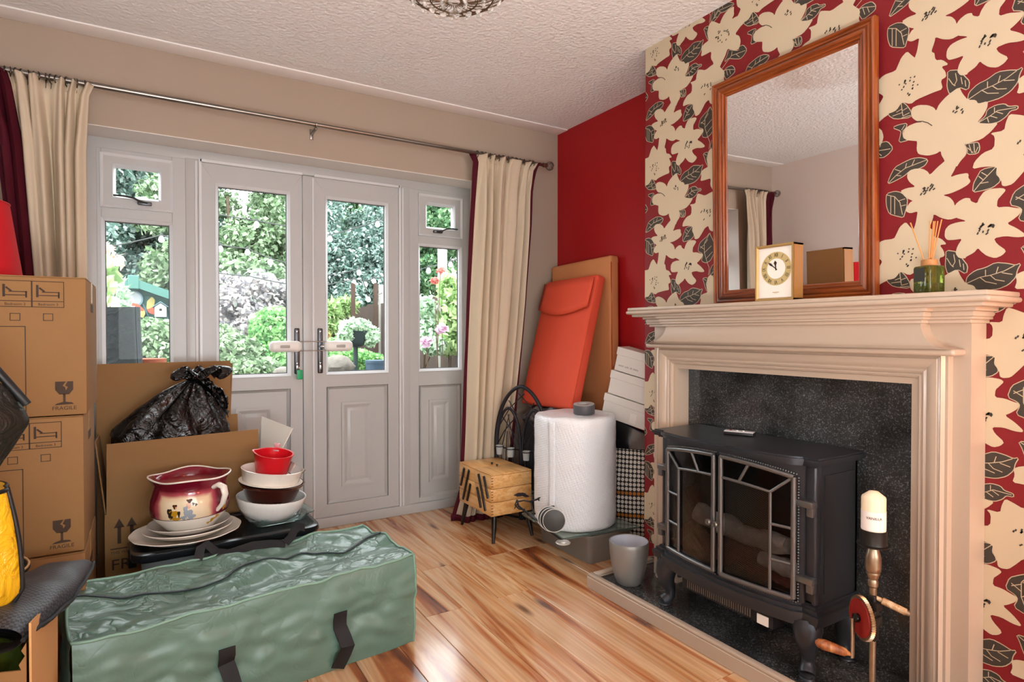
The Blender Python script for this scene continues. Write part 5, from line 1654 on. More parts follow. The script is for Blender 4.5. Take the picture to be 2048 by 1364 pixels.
def face_pt(u, v, side):
    bulge = 0.022 * math.sin(PI * u) * math.sin(PI * min(1, v * 1.1)) + 0.006 * nz3(u * 5, v * 5, side)
    th = 0.05 if side > 0 else 0.0
    return o0 + ua * (u * W_) + V((0, 0, 0.001 + v * H_)) + na * (bulge * (1 if side > 0 else -1) + (0.0 if side > 0 else -0.07))
m_ = MB()
m_.grid(lambda u, v: tuple(face_pt(u, v, 1)), nu_, nv_)
front = len(m_.f)
m_.grid(lambda u, v: tuple(face_pt(u, v, -1)), nu_, nv_)
m_.grid(lambda u, v: tuple(face_pt(0, v, 1) * (1 - u) + face_pt(0, v, -1) * u), 3, nv_)
m_.grid(lambda u, v: tuple(face_pt(1, v, 1) * (1 - u) + face_pt(1, v, -1) * u), 3, nv_)
me = mesh_of('cloth', m_, 'polka_cloth', 60)
uvl = me.uv_layers.new(name='UVMap')
for lp in me.loops:
    co = me.vertices[lp.vertex_index].co - o0
    uvl.data[lp.index].uv = (co.dot(ua) / 0.0205, co.z / 0.0235)
obj('cloth', me, None, pb_)
f0 = face_pt(0.32, 0.995, 1) + na * 0.004
obj('strap', MB().strip([face_pt(0.36, 1.12, 1) + na * 0.002, face_pt(0.36, 0.98, 1) + na * 0.003, face_pt(0.36, 0.86, 1) + na * 0.004, face_pt(0.36, 0.78, 1) + na * 0.004], 0.026, na, 0, 0.002), 'strap_black', pb_)
pk = thing('patent_handbag', 'glossy black handbag standing in the dotted tote bag', 'handbag', (2.18, 2.38, 0.3))
m_ = MB()
def hb(u, v):
    p = o0 + ua * (0.012 + u * 0.275) - na * 0.035 + V((0, 0, 0.30))
    zt = 0.365 - 0.12 * u
    b_ = 0.020 * math.sin(PI * u) * math.sin(PI * v)
    return p + V((0, 0, zt * v)) + na * (b_ + 0.012)
m_.grid(lambda u, v: tuple(hb(u, v)), 14, 14)
m_.grid(lambda u, v: tuple(hb(u, v) - na * (0.016 + 0.02 * math.sin(PI * u) * math.sin(PI * v))), 14, 14)
obj('leather', m_, 'patent_black', pk, smooth=60)
obj('top_edge', MB().tube([tuple(hb(k / 12, 1.0) - na * 0.008) for k in range(13)], 0.009, 8), 'patent_black', pk, smooth=60)

# ================================================================== MOVING BOXES AND BAGS (left)
P('cardboard', '#8d673c', 0.75, var=(5, 0.06), bump=(120, 0.08))
P('cardboard_inner', '#a87b4c', 0.8, var=(5, 0.05))
P('cardboard_edge', '#d0ad80', 0.85)
P('print_brown', '#3d2a1a', 0.7)
P('tape_clear', '#c79f6a', 0.25)
P('card_pale', '#e2ddd2', 0.7)

def prints(root, M, w, h, icons=True, fragile=True, arrows=False, seed=0):
    """printed marks on the front face; M maps (x right, y up) with origin at the lower left corner, sizes in metres"""
    e = 0.0006
    def rect(m, x0, x1, y0, y1, t=0.0022):
        m.box(x0, x1, y0, y0 + t, 0, e, 0, M); m.box(x0, x1, y1 - t, y1, 0, e, 0, M); m.box(x0, x0 + t, y0, y1, 0, e, 0, M); m.box(x1 - t, x1, y0, y1, 0, e, 0, M)
    def part(nm, m):
        o = obj(nm, m, 'print_brown', root, smooth=0); o['kind'] = 'stuff'; return o
    if icons:
        xr = w - 0.054; cw = 0.077; y1 = h - 0.018; y0 = y1 - 0.078
        m = MB()
        for k in range(3):
            x1 = xr - k * cw; x0_ = x1 - cw
            rect(m, x0_, x1, y0, y1, 0.0018); m.box(x0_, x1, y0 + 0.017, y0 + 0.019, 0, e, 0, M)
            bx = x0_ + 0.010
            # little bed
            m.box(bx, bx + 0.006, y0 + 0.030, y0 + 0.066, 0, e, 0, M)
            m.box(bx + 0.006, bx + 0.056, y0 + 0.034, y0 + 0.0365, 0, e, 0, M); m.box(bx + 0.014, bx + 0.056, y0 + 0.044, y0 + 0.0465, 0, e, 0, M)
            m.box(bx + 0.052, bx + 0.056, y0 + 0.028, y0 + 0.047, 0, e, 0, M)
            m.prism([(bx + 0.006, y0 + 0.056), (bx + 0.009, y0 + 0.060), (bx + 0.022, y0 + 0.048), (bx + 0.018, y0 + 0.045)], 0, e, 0, M)
            rect(m, x0_ + 0.026, x0_ + 0.050, y0 - 0.040, y0 - 0.018, 0.0018)
        part('room_icons', m)
        m = MB()
        for k, s in enumerate(('Bedroom 3', 'Bedroom 2', 'Bedroom 1')):
            t = text_mb(s, 0.0105, e)
            m.add(t.v, t.f, 0, M @ Matrix.Translation((xr - (k + 0.5) * cw, y0 + 0.0085, e / 2)))
        part('room_names', m)
        m = MB(); rect(m, 0.02, xr - 0.092, 0.016, y0 - 0.056, 0.0022)
        part('writing_frame', m)
    if fragile:
        gx, gy = w - 0.056, 0.020
        m = MB()
        m.prism([(gx - 0.022, gy + 0.083), (gx - 0.022, gy + 0.058), (gx - 0.012, gy + 0.044), (gx + 0.012, gy + 0.044), (gx + 0.022, gy + 0.058), (gx + 0.022, gy + 0.083), (gx + 0.008, gy + 0.083), (gx + 0.002, gy + 0.070), (gx + 0.009, gy + 0.066), (gx + 0.004, gy + 0.056), (gx + 0.002, gy + 0.066), (gx - 0.004, gy + 0.070), (gx + 0.004, gy + 0.083)], 0, e, 0, M)
        m.box(gx - 0.003, gx + 0.003, gy + 0.020, gy + 0.046, 0, e, 0, M)
        m.prism([(gx - 0.024, gy + 0.012), (gx + 0.024, gy + 0.014), (gx + 0.018, gy + 0.019), (gx + 0.004, gy + 0.021), (gx - 0.004, gy + 0.021), (gx - 0.018, gy + 0.017)], 0, e, 0, M)
        part('glass_symbol', m)
        t = text_mb('FRAGILE', 0.0155, e); m = MB(); m.add(t.v, t.f, 0, M @ Matrix.Translation((gx, gy + 0.002, e / 2)) @ Matrix.Diagonal((1.05, 1, 1, 1)))
        part('fragile_lettering', m)
    if arrows:
        ax0, ay0, sc_ = arrows
        m = MB()
        for k in range(2):
            x = ax0 + k * 0.034 * sc_
            m.box(x - 0.005 * sc_, x + 0.005 * sc_, ay0, ay0 + 0.046 * sc_, 0, e, 0, M)
            m.prism([(x - 0.014 * sc_, ay0 + 0.044 * sc_), (x + 0.014 * sc_, ay0 + 0.044 * sc_), (x, ay0 + 0.070 * sc_)], 0, e, 0, M)
        m.box(ax0 - 0.02 * sc_, ax0 + 0.055 * sc_, ay0 - 0.011 * sc_, ay0 - 0.007 * sc_, 0, e, 0, M)
        part('up_arrows', m)

def closed_box(label, x0, x1, y0, y1, z0, z1, **kw):
    root = thing('moving_box', label, 'cardboard box', ((x0 + x1) / 2, (y0 + y1) / 2, z0), group='moving boxes stacked by the curtain')
    zt = z1 - 0.003
    obj('body', MB().rbox(x0, x1, y0, y1, z0 + 0.0005, zt - 0.003, 0.004, 2), 'cardboard', root)
    ym = (y0 + y1) / 2
    for a, b_ in ((y0 + 0.001, ym - 0.0015), (ym + 0.0015, y1 - 0.001)):
        obj('top_flap', MB().box(x0 + 0.001, x1 - 0.001, a, b_, zt - 0.003, zt), 'cardboard', root)
    obj('tape', MB().box(x0 + 0.0, x1 + 0.0004, ym - 0.024, ym + 0.024, zt, zt + 0.0008).box(x1, x1 + 0.0006, ym - 0.024, ym + 0.024, zt - 0.07, zt + 0.0008), 'tape_clear', root)
    obj('hand_hole', MB().rbox(x1 - 0.004, x1 + 0.0008, ym - 0.045, ym + 0.045, z1 - 0.105, z1 - 0.075, 0.002, 1), 'print_brown', root)
    M = face_M((x0, y0 - 0.0004, z0), (1, 0, 0), (0, 0, 1))
    prints(root, M, x1 - x0, z1 - z0, **kw)
    return root
BXX0, BXX1, BYY0, BYY1 = -0.590, -0.166, 2.250, 2.670
closed_box('lowest moving box of the stack, hidden behind the black bucket', BXX0 - 0.004, BXX1 - 0.004, BYY0, BYY1, 0.0, 0.421, icons=False, fragile=False, arrows=(0.332, 0.33, 1.0))
closed_box('middle moving box of the three-high stack, printed FRAGILE', BXX0 - 0.006, BXX1 - 0.006, BYY0 + 0.004, BYY1, 0.421, 0.842)
closed_box('top moving box of the stack, carrying the red lampshade', BXX0 + 0.004, BXX1 + 0.004, BYY0 - 0.003, BYY1, 0.842, 1.264)

# red lampshade on the stack
cloth_mat('shade_red', '#d81f2a', 0.35, 0.7, 300)
ls = thing('lampshade', 'red cone lampshade standing on the top moving box', 'lampshade', (-0.500, 2.44, 1.265))
m_ = MB(); m_.lathe([(0.160, 1.2655), (0.128, 1.500), (0.1265, 1.500), (0.1585, 1.2655)], 48, 0, Matrix.Translation((-0.500, 2.44, 0)), close=True)
obj('shade', m_, 'shade_red', ls, smooth=50)
m_ = MB()
for z, r_ in ((1.268, 0.1602), (1.4975, 0.1288)):
    m_.tube([(-0.500 + r_ * math.cos(a), 2.44 + r_ * math.sin(a), z) for a in [2 * PI * k / 48 for k in range(48)]], 0.0022, 6, closed=True)
o = obj('wire_ring', m_, P('shade_trim', '#b8151f', 0.6), ls, smooth=60); o['kind'] = 'stuff'

# open box with the rubbish bag, upright flaps
def panel(root, nm, p0, p1, p2, p3, mat='cardboard', th=0.004):
    """sheet of board through four corners with thickness"""
    p = [V(q) for q in (p0, p1, p2, p3)]
    n = (p[1] - p[0]).cross(p[3] - p[0]).normalized() * th
    vs = [tuple(q) for q in p] + [tuple(q + n) for q in p]
    return obj(nm, MB().add(vs, [(0, 3, 2, 1), (4, 5, 6, 7), (0, 1, 5, 4), (1, 2, 6, 5), (2, 3, 7, 6), (3, 0, 4, 7)]), mat, root, smooth=0)
ob = thing('open_moving_box', 'open moving box with raised flaps holding the black rubbish bag', 'cardboard box', (0.13, 2.99, 0))
ox0, ox1, oy0, oy1, oh = -0.152, 0.418, 2.850, 3.115, 0.372
panel(ob, 'side_wall', (ox0, oy0, 0.001), (ox1, oy0, 0.001), (ox1, oy0, oh), (ox0, oy0, oh))
panel(ob, 'side_wall', (ox0, oy1, 0.001), (ox1, oy1, 0.001), (ox1, oy1, oh), (ox0, oy1, oh))
panel(ob, 'side_wall', (ox0, oy0, 0.001), (ox0, oy1, 0.001), (ox0, oy1, oh), (ox0, oy0, oh))
panel(ob, 'side_wall', (ox1, oy0, 0.001), (ox1, oy1, 0.001), (ox1, oy1, oh), (ox1, oy0, oh))
panel(ob, 'bottom', (ox0, oy0, 0.001), (ox0, oy1, 0.001), (ox1, oy1, 0.001), (ox1, oy0, 0.001))
panel(ob, 'flap', (ox0 + 0.006, oy0, oh), (ox1 + 0.002, oy0, oh), (ox1 - 0.004, oy0 - 0.006, 0.666), (ox0 + 0.008, oy0 + 0.004, 0.650))
panel(ob, 'flap', (ox0, oy0 + 0.01, oh), (ox0, oy1 - 0.01, oh), (ox0 - 0.032, oy1 - 0.014, 0.655), (ox0 - 0.032, oy0 + 0.02, 0.662))
panel(ob, 'flap', (ox0 + 0.006, oy1, oh), (ox1 - 0.05, oy1, oh), (ox1 - 0.055, oy1 + 0.012, 0.705), (ox0 + 0.008, oy1 + 0.012, 0.70))
panel(ob, 'flap', (ox1, oy0 + 0.012, oh), (ox1, oy1 - 0.012, oh), (ox1 + 0.050, oy1 - 0.012, 0.688), (ox1 + 0.145, oy0 + 0.012, 0.655), 'card_pale')
Mo = face_M((ox0, oy0 - 0.0046, 0), (1, 0, 0), (0, 0, 1))
m_ = MB()
for k in range(2):
    x = 0.048 + k * 0.042
    m_.box(x - 0.006, x + 0.006, 0.250, 0.318, 0, 0.0006, 0, Mo); m_.prism([(x - 0.018, 0.314), (x + 0.018, 0.314), (x, 0.350)], 0, 0.0006, 0, Mo)
m_.box(0.018, 0.120, 0.228, 0.233, 0, 0.0006, 0, Mo)
o = obj('up_arrows', m_, 'print_brown', ob, smooth=0); o['kind'] = 'stuff'
m_ = MB(); t = text_mb('THIS WAY UP', 0.0155, 0.0006, 'LEFT'); m_.add(t.v, t.f, 0, Mo @ Matrix.Translation((0.018, 0.215, 0.0003)))
t = text_mb('FRAGILE', 0.060, 0.0006, 'LEFT'); m_.add(t.v, t.f, 0, Mo @ Matrix.Translation((0.018, 0.165, 0.0003)) @ Matrix.Diagonal((1.1, 1, 1, 1)))
m_.box(0.018, 0.30, 0.118, 0.121, 0, 0.0006, 0, Mo); m_.box(0.018, 0.021, 0.02, 0.121, 0, 0.0006, 0, Mo)
o = obj('lettering', m_, 'print_brown', ob, smooth=0); o['kind'] = 'stuff'

bk = thing('tall_open_box', 'taller empty cardboard box standing behind the black rubbish bag', 'cardboard box', (0.07, 3.26, 0))
tx0, tx1, ty0, ty1, th_ = -0.196, 0.336, 3.165, 3.350, 0.70
panel(bk, 'side_wall', (tx0, ty0, 0.001), (tx1, ty0, 0.001), (tx1, ty0, th_), (tx0, ty0, th_))
panel(bk, 'side_wall', (tx0, ty1, 0.001), (tx1, ty1, 0.001), (tx1, ty1, th_), (tx0, ty1, th_))
panel(bk, 'side_wall', (tx0, ty0, 0.001), (tx0, ty1, 0.001), (tx0, ty1, th_), (tx0, ty0, th_))
panel(bk, 'side_wall', (tx1, ty0, 0.001), (tx1, ty1, 0.001), (tx1, ty1, th_), (tx1, ty0, th_))
panel(bk, 'flap', (tx0, ty0, th_), (tx1, ty0, th_), (tx1 + 0.002, ty0 + 0.012, 0.958), (tx0 + 0.004, ty0 + 0.012, 0.955))
panel(bk, 'flap', (tx1, ty0 + 0.02, th_), (tx1, ty1, th_), (tx1 + 0.012, ty1, 0.94), (tx1 + 0.012, ty0 + 0.03, 0.945))

# black rubbish bag
def bag_mat(name, col, rough):
    m = P(name, col, rough, spec=0.6)
    nt = m.node_tree; N, L = nt.nodes, nt.links; b = N['Principled BSDF']
    tc = N.new('ShaderNodeTexCoord')
    n1 = N.new('ShaderNodeTexNoise'); n1.inputs['Scale'].default_value = 13; n1.inputs['Detail'].default_value = 5; n1.inputs['Distortion'].default_value = 1.6
    L.new(tc.outputs['Object'], n1.inputs['Vector'])
    bp = N.new('ShaderNodeBump'); bp.inputs['Strength'].default_value = 0.7; bp.inputs['Distance'].default_value = 0.03
    L.new(n1.outputs['Fac'], bp.inputs['Height']); L.new(bp.outputs[0], b.inputs['Normal'])
bag_mat('bin_bag', '#0a0b0c', 0.15)
rb = thing('rubbish_bag', 'tied black plastic rubbish bag bulging out of the open box', 'rubbish bag', (0.05, 2.985, 0.40))
m_ = MB()
kn = V((0.165, 2.955, 0.885))
def bagf(u, v):
    a = 2 * PI * u
    # v 0 bottom .. 1 neck
    cx_ = 0.055 + (kn.x - 0.055) * v ** 2.2; cy_ = 2.985 + (kn.y - 2.985) * v ** 2
    if v < 0.25:
        q = math.sin(v / 0.25 * PI / 2)
    else:
        q = math.cos((v - 0.25) / 0.75 * PI / 2) ** 0.85
    rx, ry = 0.225 * q + 0.022, 0.120 * q + 0.020
    fold = 1 + (0.07 + 0.20 * v) * math.sin(a * 7 + 3 * nz3(v * 4, u * 3, 2)) * v ** 1.2 + 0.10 * nz3(math.cos(a) * 2.2, math.sin(a) * 2.2, v * 4) + 0.05 * nz3(math.cos(a) * 7, math.sin(a) * 7, v * 11) - 0.09 * abs(nz3(math.cos(a) * 3.5 + 4, math.sin(a) * 3.5, v * 6)) - 0.05 * abs(nz3(math.cos(a) * 8, math.sin(a) * 8 + 3, v * 9 - a))
    z = 0.385 + 0.50 * v ** 0.92
    x = cx_ + rx * fold * math.cos(a); y = cy_ + ry * fold * math.sin(a)
    return (max(x, -0.135 + 0.0 * v) if z < 0.66 else x, min(max(y, 2.862), 3.10), z)
m_.grid(bagf, 90, 46, closed_u=True)
obj('sack', m_, 'bin_bag', rb, smooth=70)
m_ = MB()
def frill(u, v):
    a = 2 * PI * u
    r_ = 0.020 + 0.075 * v ** 1.1 + 0.028 * v * math.sin(a * 6 + 1) + 0.020 * nz3(math.cos(a) * 3, math.sin(a) * 3, v * 5)
    return (kn.x + 0.035 * v + r_ * math.cos(a), kn.y + r_ * 0.75 * math.sin(a), kn.z + 0.045 * math.sin(v * PI * 0.8) + 0.026 * v * math.sin(a * 5))
m_.grid(frill, 56, 12, closed_u=True)
o = obj('gathered_neck', m_, 'bin_bag', rb, smooth=70); md = o.modifiers.new('t', 'SOLIDIFY'); md.thickness = 0.002
m_ = MB()
def tail(u, v):
    w = 0.05 + 0.04 * u
    return (kn.x + 0.03 + 0.105 * u + 0.012 * nz3(u * 6, v * 6, 8), kn.y - 0.02 - 0.03 * u + 0.02 * nz3(u * 5, v * 9, 3), kn.z - 0.005 - 0.115 * u ** 1.3 + (v - 0.5) * w + 0.018 * nz3(u * 9, v * 7, 5))
m_.grid(tail, 18, 14)
o = obj('tie_end', m_, 'bin_bag', rb, smooth=70); md = o.modifiers.new('t', 'SOLIDIFY'); md.thickness = 0.002

# black-lidded tub with the crockery
P('tub_blue', '#9aaab2', 0.35)
P('lid_black', '#15181c', 0.22)
tb = thing('lidded_tub', 'plastic storage tub with glossy black lid carrying the crockery', 'storage tub', (0.262, 2.615, 0), (0, 0, R(1.5)))
m_ = MB(); crate(m_, -0.295, 0.295, -0.150, 0.165, 0.0005, 0.290, 0.025, r=0.05)
obj('tub', m_, 'tub_blue', tb, local=True, smooth=40)
m_ = MB()
def rr_ring(hx, hy, r_, z, oy=0.0075):
    out = []
    for sx, sy, a0 in ((1, 1, 0), (-1, 1, 90), (-1, -1, 180), (1, -1, 270)):
        for k in range(6):
            a = R(a0 + 90 * k / 5); out.append((sx * (hx - r_) + r_ * math.cos(a), oy + sy * (hy - r_) + r_ * math.sin(a), z))
    return out
rows_ = [rr_ring(0.30, 0.165, 0.05, 0.290), rr_ring(0.322, 0.187, 0.055, 0.288), rr_ring(0.326, 0.191, 0.055, 0.300), rr_ring(0.324, 0.189, 0.055, 0.316), rr_ring(0.312, 0.177, 0.055, 0.321), rr_ring(0.300, 0.165, 0.05, 0.319), rr_ring(0.292, 0.157, 0.048, 0.310), rr_ring(0.28, 0.145, 0.045, 0.310)]
n = 24
fs2 = []
for j in range(len(rows_) - 1):
    for k in range(n): fs2.append((j * n + k, j * n + (k + 1) % n, (j + 1) * n + (k + 1) % n, (j + 1) * n + k))
fs2 += [tuple(range(n)), tuple((len(rows_) - 1) * n + k for k in range(n - 1, -1, -1))]
m_.add([p for r_ in rows_ for p in r_], fs2)
obj('lid', m_, 'lid_black', tb, local=True, smooth=40)
for s in (-1, 1):
    obj('clip', MB().rbox(s * 0.318 - 0.014, s * 0.318 + 0.014, -0.045, 0.06, 0.235, 0.305, 0.006, 2), 'lid_black', tb, local=True)

# crockery ---------------------------------------------------------
P('china_white', '#ece6db', 0.12, coat=0.3)
P('china_white_cool', '#e6e6e2', 0.14, coat=0.3)
P('china_grey', '#cfcac2', 0.15, coat=0.2)
P('brown_glass', '#4a1a10', 0.06, trans=0.35, coat=0.3)
P('red_plastic', '#e21a28', 0.25, trans=0.25)
P('clear_glass', '#eef4f4', 0.03, trans=0.95, ior=1.45)
P('teal_glass', '#cfe6e4', 0.03, trans=0.9, ior=1.45)
def dish(name, label, cat, c, prof, mat, sx=1, sy=1, tilt=(0, 0), n=64, fn=None, rz=0):
    root = thing(name, label, cat, c, (tilt[0], tilt[1], rz))
    obj('bowl' if 'bowl' in name or 'dish' in name else 'plate', MB().lathe(prof, n, 0, Matrix.Diagonal((sx, sy, 1, 1)), fn, close=True), mat, root, local=True, smooth=50)
    return root
zl = 0.3115
def oval_prof(R_, h, t=0.004):
    return [(0.0001, 0.0), (R_ * 0.62, 0.0), (R_ * 0.70, 0.002), (R_ * 0.88, h * 0.55), (R_, h), (R_ - 0.001, h + t * 0.7), (R_ * 0.87, h * 0.6 + t), (R_ * 0.68, t + 0.003), (0.0001, t)]
PX, PY = 0.122, 2.600
def scallop(k, amp):
    return lambda r_, z, a: (r_ * (1 + amp * math.cos(k * a) * (1 if r_ > 0.1 else 0)), z)
dish('serving_platter', 'large oval cream platter at the bottom of the plate stack', 'platter', (PX, PY, zl), oval_prof(0.190, 0.026), 'china_white', 1, 0.96, fn=scallop(12, 0.008))
dish('dinner_plate', 'cream oval plate lying on the large platter', 'plate', (PX + 0.006, PY + 0.006, zl + 0.0125), oval_prof(0.155, 0.026), 'china_white', 1, 0.96)
dish('soup_plate', 'grey-white plate under the painted bowl', 'plate', (PX + 0.010, PY + 0.010, zl + 0.026), oval_prof(0.142, 0.028), 'china_grey', 1, 0.96)
bz = zl + 0.0335
# painted sprig on the dish, facing the room
P('paint_ochre', '#b98a1e', 0.2); P('paint_brown', '#4a2c1a', 0.25); P('paint_blue', '#9aa2ac', 0.25); P('paint_skin', '#d9a184', 0.25); P('paint_gold', '#c9a227', 0.2); P('paint_dark', '#2a2018', 0.3)
def decal(root, c, rfun, a0, zz, blobs, mat, nm='painted_figure'):
    """flat painted patches wrapped on a surface of revolution: blobs = (da, dz, ra, rz)"""
    m = MB()
    for da, dz, ra, rz_ in blobs:
        n_ = 14; ctr = []
        for k in range(n_):
            t = 2 * PI * k / n_
            j = 1 + 0.25 * math.sin(3 * t + da * 9)
            a = a0 + da + ra * j * math.cos(t); z = zz + dz + rz_ * j * math.sin(t)
            r_ = rfun(z) + 0.0009
            ctr.append((c[0] + r_ * math.cos(a), c[1] + r_ * math.sin(a), z))
        a = a0 + da; r_ = rfun(zz + dz) + 0.0012
        ctr.append((c[0] + r_ * math.cos(a), c[1] + r_ * math.sin(a), zz + dz))
        m.add(ctr, [(k, (k + 1) % n_, n_) for k in range(n_)])
    o = obj(nm, m, mat, root, smooth=60); o['kind'] = 'stuff'
    return o
dcx, dcy = PX + 0.012, PY
af = math.atan2(0 - dcy, 0 - dcx)
pot = thing('chamber_pot', 'maroon and cream chamber pot painted with a seated couple', 'chamber pot', (PX + 0.012, PY, bz))
pz = bz
ppx, ppy = PX + 0.012, PY
def potmat():
    m = P('pot_glaze', '#e8d9bf', 0.1, coat=0.5)
    nt = m.node_tree; N, L = nt.nodes, nt.links; b = N['Principled BSDF']
    tc = N.new('ShaderNodeTexCoord'); sp = N.new('ShaderNodeSeparateXYZ'); L.new(tc.outputs['Object'], sp.inputs[0])
    nz_ = N.new('ShaderNodeTexNoise'); nz_.inputs['Scale'].default_value = 9; L.new(tc.outputs['Object'], nz_.inputs['Vector'])
    # maroon glaze band: strong near the rim and around the sides, cream in the two painted reserves
    at = N.new('ShaderNodeMath'); at.operation = 'ARCTAN2'; L.new(sp.outputs['Y'], at.inputs[0]); L.new(sp.outputs['X'], at.inputs[1])
    sh = N.new('ShaderNodeMath'); sh.operation = 'SUBTRACT'; L.new(at.outputs[0], sh.inputs[0]); sh.inputs[1].default_value = af - 0.12
    co = N.new('ShaderNodeMath'); co.operation = 'COSINE'; L.new(sh.outputs[0], co.inputs[0])
    mr_ = N.new('ShaderNodeMapRange'); mr_.inputs['From Min'].default_value = 0.92; mr_.inputs['From Max'].default_value = 0.62; mr_.inputs['To Min'].default_value = 0; mr_.inputs['To Max'].default_value = 1; L.new(co.outputs[0], mr_.inputs['Value'])
    zr = N.new('ShaderNodeMapRange'); zr.inputs['From Min'].default_value = 0.128; zr.inputs['From Max'].default_value = 0.168; L.new(sp.outputs['Z'], zr.inputs['Value'])
    mx = N.new('ShaderNodeMath'); mx.operation = 'MAXIMUM'; L.new(mr_.outputs[0], mx.inputs[0]); L.new(zr.outputs[0], mx.inputs[1])
    nd = N.new('ShaderNodeMath'); nd.operation = 'MULTIPLY_ADD'; L.new(nz_.outputs['Fac'], nd.inputs[0]); nd.inputs[1].default_value = 0.7; nd.inputs[2].default_value = -0.35
    ad = N.new('ShaderNodeMath'); ad.operation = 'ADD'; ad.use_clamp = True; L.new(mx.outputs[0], ad.inputs[0]); L.new(nd.outputs[0], ad.inputs[1])
    rp = ramp(nt, [(0.0, '#ecdcbc'), (0.35, '#e6c9a4'), (0.62, '#b0505a'), (1.0, '#6d0f24')]); L.new(ad.outputs[0], rp.inputs['Fac'])
    lt_ = N.new('ShaderNodeMath'); lt_.operation = 'LESS_THAN'; L.new(sp.outputs['Z'], lt_.inputs[0]); lt_.inputs[1].default_value = 0.064
    wm = N.new('ShaderNodeMix'); wm.data_type = 'RGBA'; L.new(lt_.outputs[0], wm.inputs['Factor']); L.new(rp.outputs[0], wm.inputs['A']); wm.inputs['B'].default_value = C('#e9e4d8')
    L.new(wm.outputs['Result'], b.inputs['Base Color'])
potmat()
P('pot_inner', '#c98078', 0.12, coat=0.4, var=(6, 0.15))
def rimfn(r_, z, a):
    q = max(0, (z - 0.13) / 0.07)
    return (r_ * (1 + 0.045 * q * math.cos(4 * (a - af) + 0.6)), z + 0.004 * q * math.cos(4 * (a - af)))
pprof = [(0.0001, 0.0), (0.080, 0.0), (0.084, 0.006), (0.104, 0.028), (0.123, 0.050), (0.1355, 0.075), (0.139, 0.098), (0.1355, 0.124), (0.126, 0.150), (0.121, 0.164), (0.1235, 0.178), (0.135, 0.196), (0.1375, 0.202)]
obj('body', MB().lathe(pprof, 72, 0, None, rimfn, cap=False), 'pot_glaze', pot, local=True, smooth=60)
def innermat():
    m = P('pot_inner', '#c98078', 0.12, coat=0.4)
    nt = m.node_tree; N, L = nt.nodes, nt.links; b = N['Principled BSDF']
    tc = N.new('ShaderNodeTexCoord'); sp = N.new('ShaderNodeSeparateXYZ'); L.new(tc.outputs['Object'], sp.inputs[0])
    nz_ = N.new('ShaderNodeTexNoise'); nz_.inputs['Scale'].default_value = 14; L.new(tc.outputs['Object'], nz_.inputs['Vector'])
    mr_ = N.new('ShaderNodeMapRange'); mr_.inputs['From Min'].default_value = 0.135; mr_.inputs['From Max'].default_value = 0.19; L.new(sp.outputs['Z'], mr_.inputs['Value'])
    ad = N.new('ShaderNodeMath'); ad.operation = 'MULTIPLY_ADD'; L.new(nz_.outputs['Fac'], ad.inputs[0]); ad.inputs[1].default_value = 0.35; L.new(mr_.outputs[0], ad.inputs[2])
    rp = ramp(nt, [(0.1, '#dba897'), (0.45, '#c98074'), (0.9, '#7a1228')]); L.new(ad.outputs[0], rp.inputs['Fac']); L.new(rp.outputs[0], b.inputs['Base Color'])
innermat()
obj('inner_wall', MB().lathe([(0.1375, 0.202), (0.133, 0.2015), (0.119, 0.180), (0.1165, 0.164), (0.1215, 0.149), (0.131, 0.122), (0.134, 0.098), (0.118, 0.05), (0.08, 0.014), (0.0001, 0.012)], 72, 0, None, rimfn, cap=False), 'pot_inner', pot, local=True, smooth=60)
m_ = MB(); m_.tube([(lambda r_, z: (r_ * math.cos(a), r_ * math.sin(a), z))(*rimfn(0.1355, 0.2025, a)) for a in [2 * PI * k / 72 for k in range(72)]], 0.0032, 7, closed=True)
obj('rim', m_, 'china_white', pot, local=True, smooth=60)
obj('band', MB().tube([(0.1305 * math.cos(a), 0.1305 * math.sin(a), 0.064) for a in [2 * PI * k / 72 for k in range(72)]], 0.0011, 5, closed=True), 'paint_brown', pot, local=True, smooth=60)
ha = af + 0.74
hv = V((math.cos(ha), math.sin(ha), 0))
obj('handle', MB().tube([hv * 0.118 + V((0, 0, 0.165)), hv * 0.142 + V((0, 0, 0.176)), hv * 0.164 + V((0, 0, 0.168)), hv * 0.172 + V((0, 0, 0.142)), hv * 0.160 + V((0, 0, 0.108)), hv * 0.132 + V((0, 0, 0.078))], [0.011, 0.012, 0.0125, 0.0115, 0.010, 0.008], 12, flat=(1.2, 0.8)), 'china_white', pot, local=True, smooth=70)
rf = lambda z: np.interp(z, [0.006, 0.028, 0.050, 0.075, 0.098, 0.124, 0.150], [0.084, 0.104, 0.123, 0.1355, 0.139, 0.1355, 0.126])
c0 = (ppx, ppy)
rfw = lambda z: float(rf(z - pz))
decal(pot, c0, rfw, af - 0.40, pz + 0.088, [(0, 0, 0.10, 0.017), (0.06, -0.016, 0.17, 0.006)], 'paint_ochre')
decal(pot, c0, rfw, af - 0.50, pz + 0.094, [(0, 0, 0.06, 0.018), (0.02, -0.016, 0.06, 0.008)], 'paint_dark')
decal(pot, c0, rfw, af - 0.37, pz + 0.117, [(0, 0, 0.055, 0.008)], 'paint_brown')
decal(pot, c0, rfw, af - 0.345, pz + 0.113, [(0, 0, 0.03, 0.005)], 'paint_skin')
decal(pot, c0, rfw, af - 0.27, pz + 0.090, [(0, 0, 0.035, 0.012)], 'paint_dark')
decal(pot, c0, rfw, af - 0.05, pz + 0.086, [(0, 0, 0.10, 0.020), (0.07, -0.010, 0.10, 0.011), (-0.06, 0.018, 0.05, 0.014), (-0.12, -0.012, 0.07, 0.008)], 'paint_blue')
decal(pot, c0, rfw, af - 0.03, pz + 0.118, [(0, 0, 0.06, 0.010)], 'paint_skin')
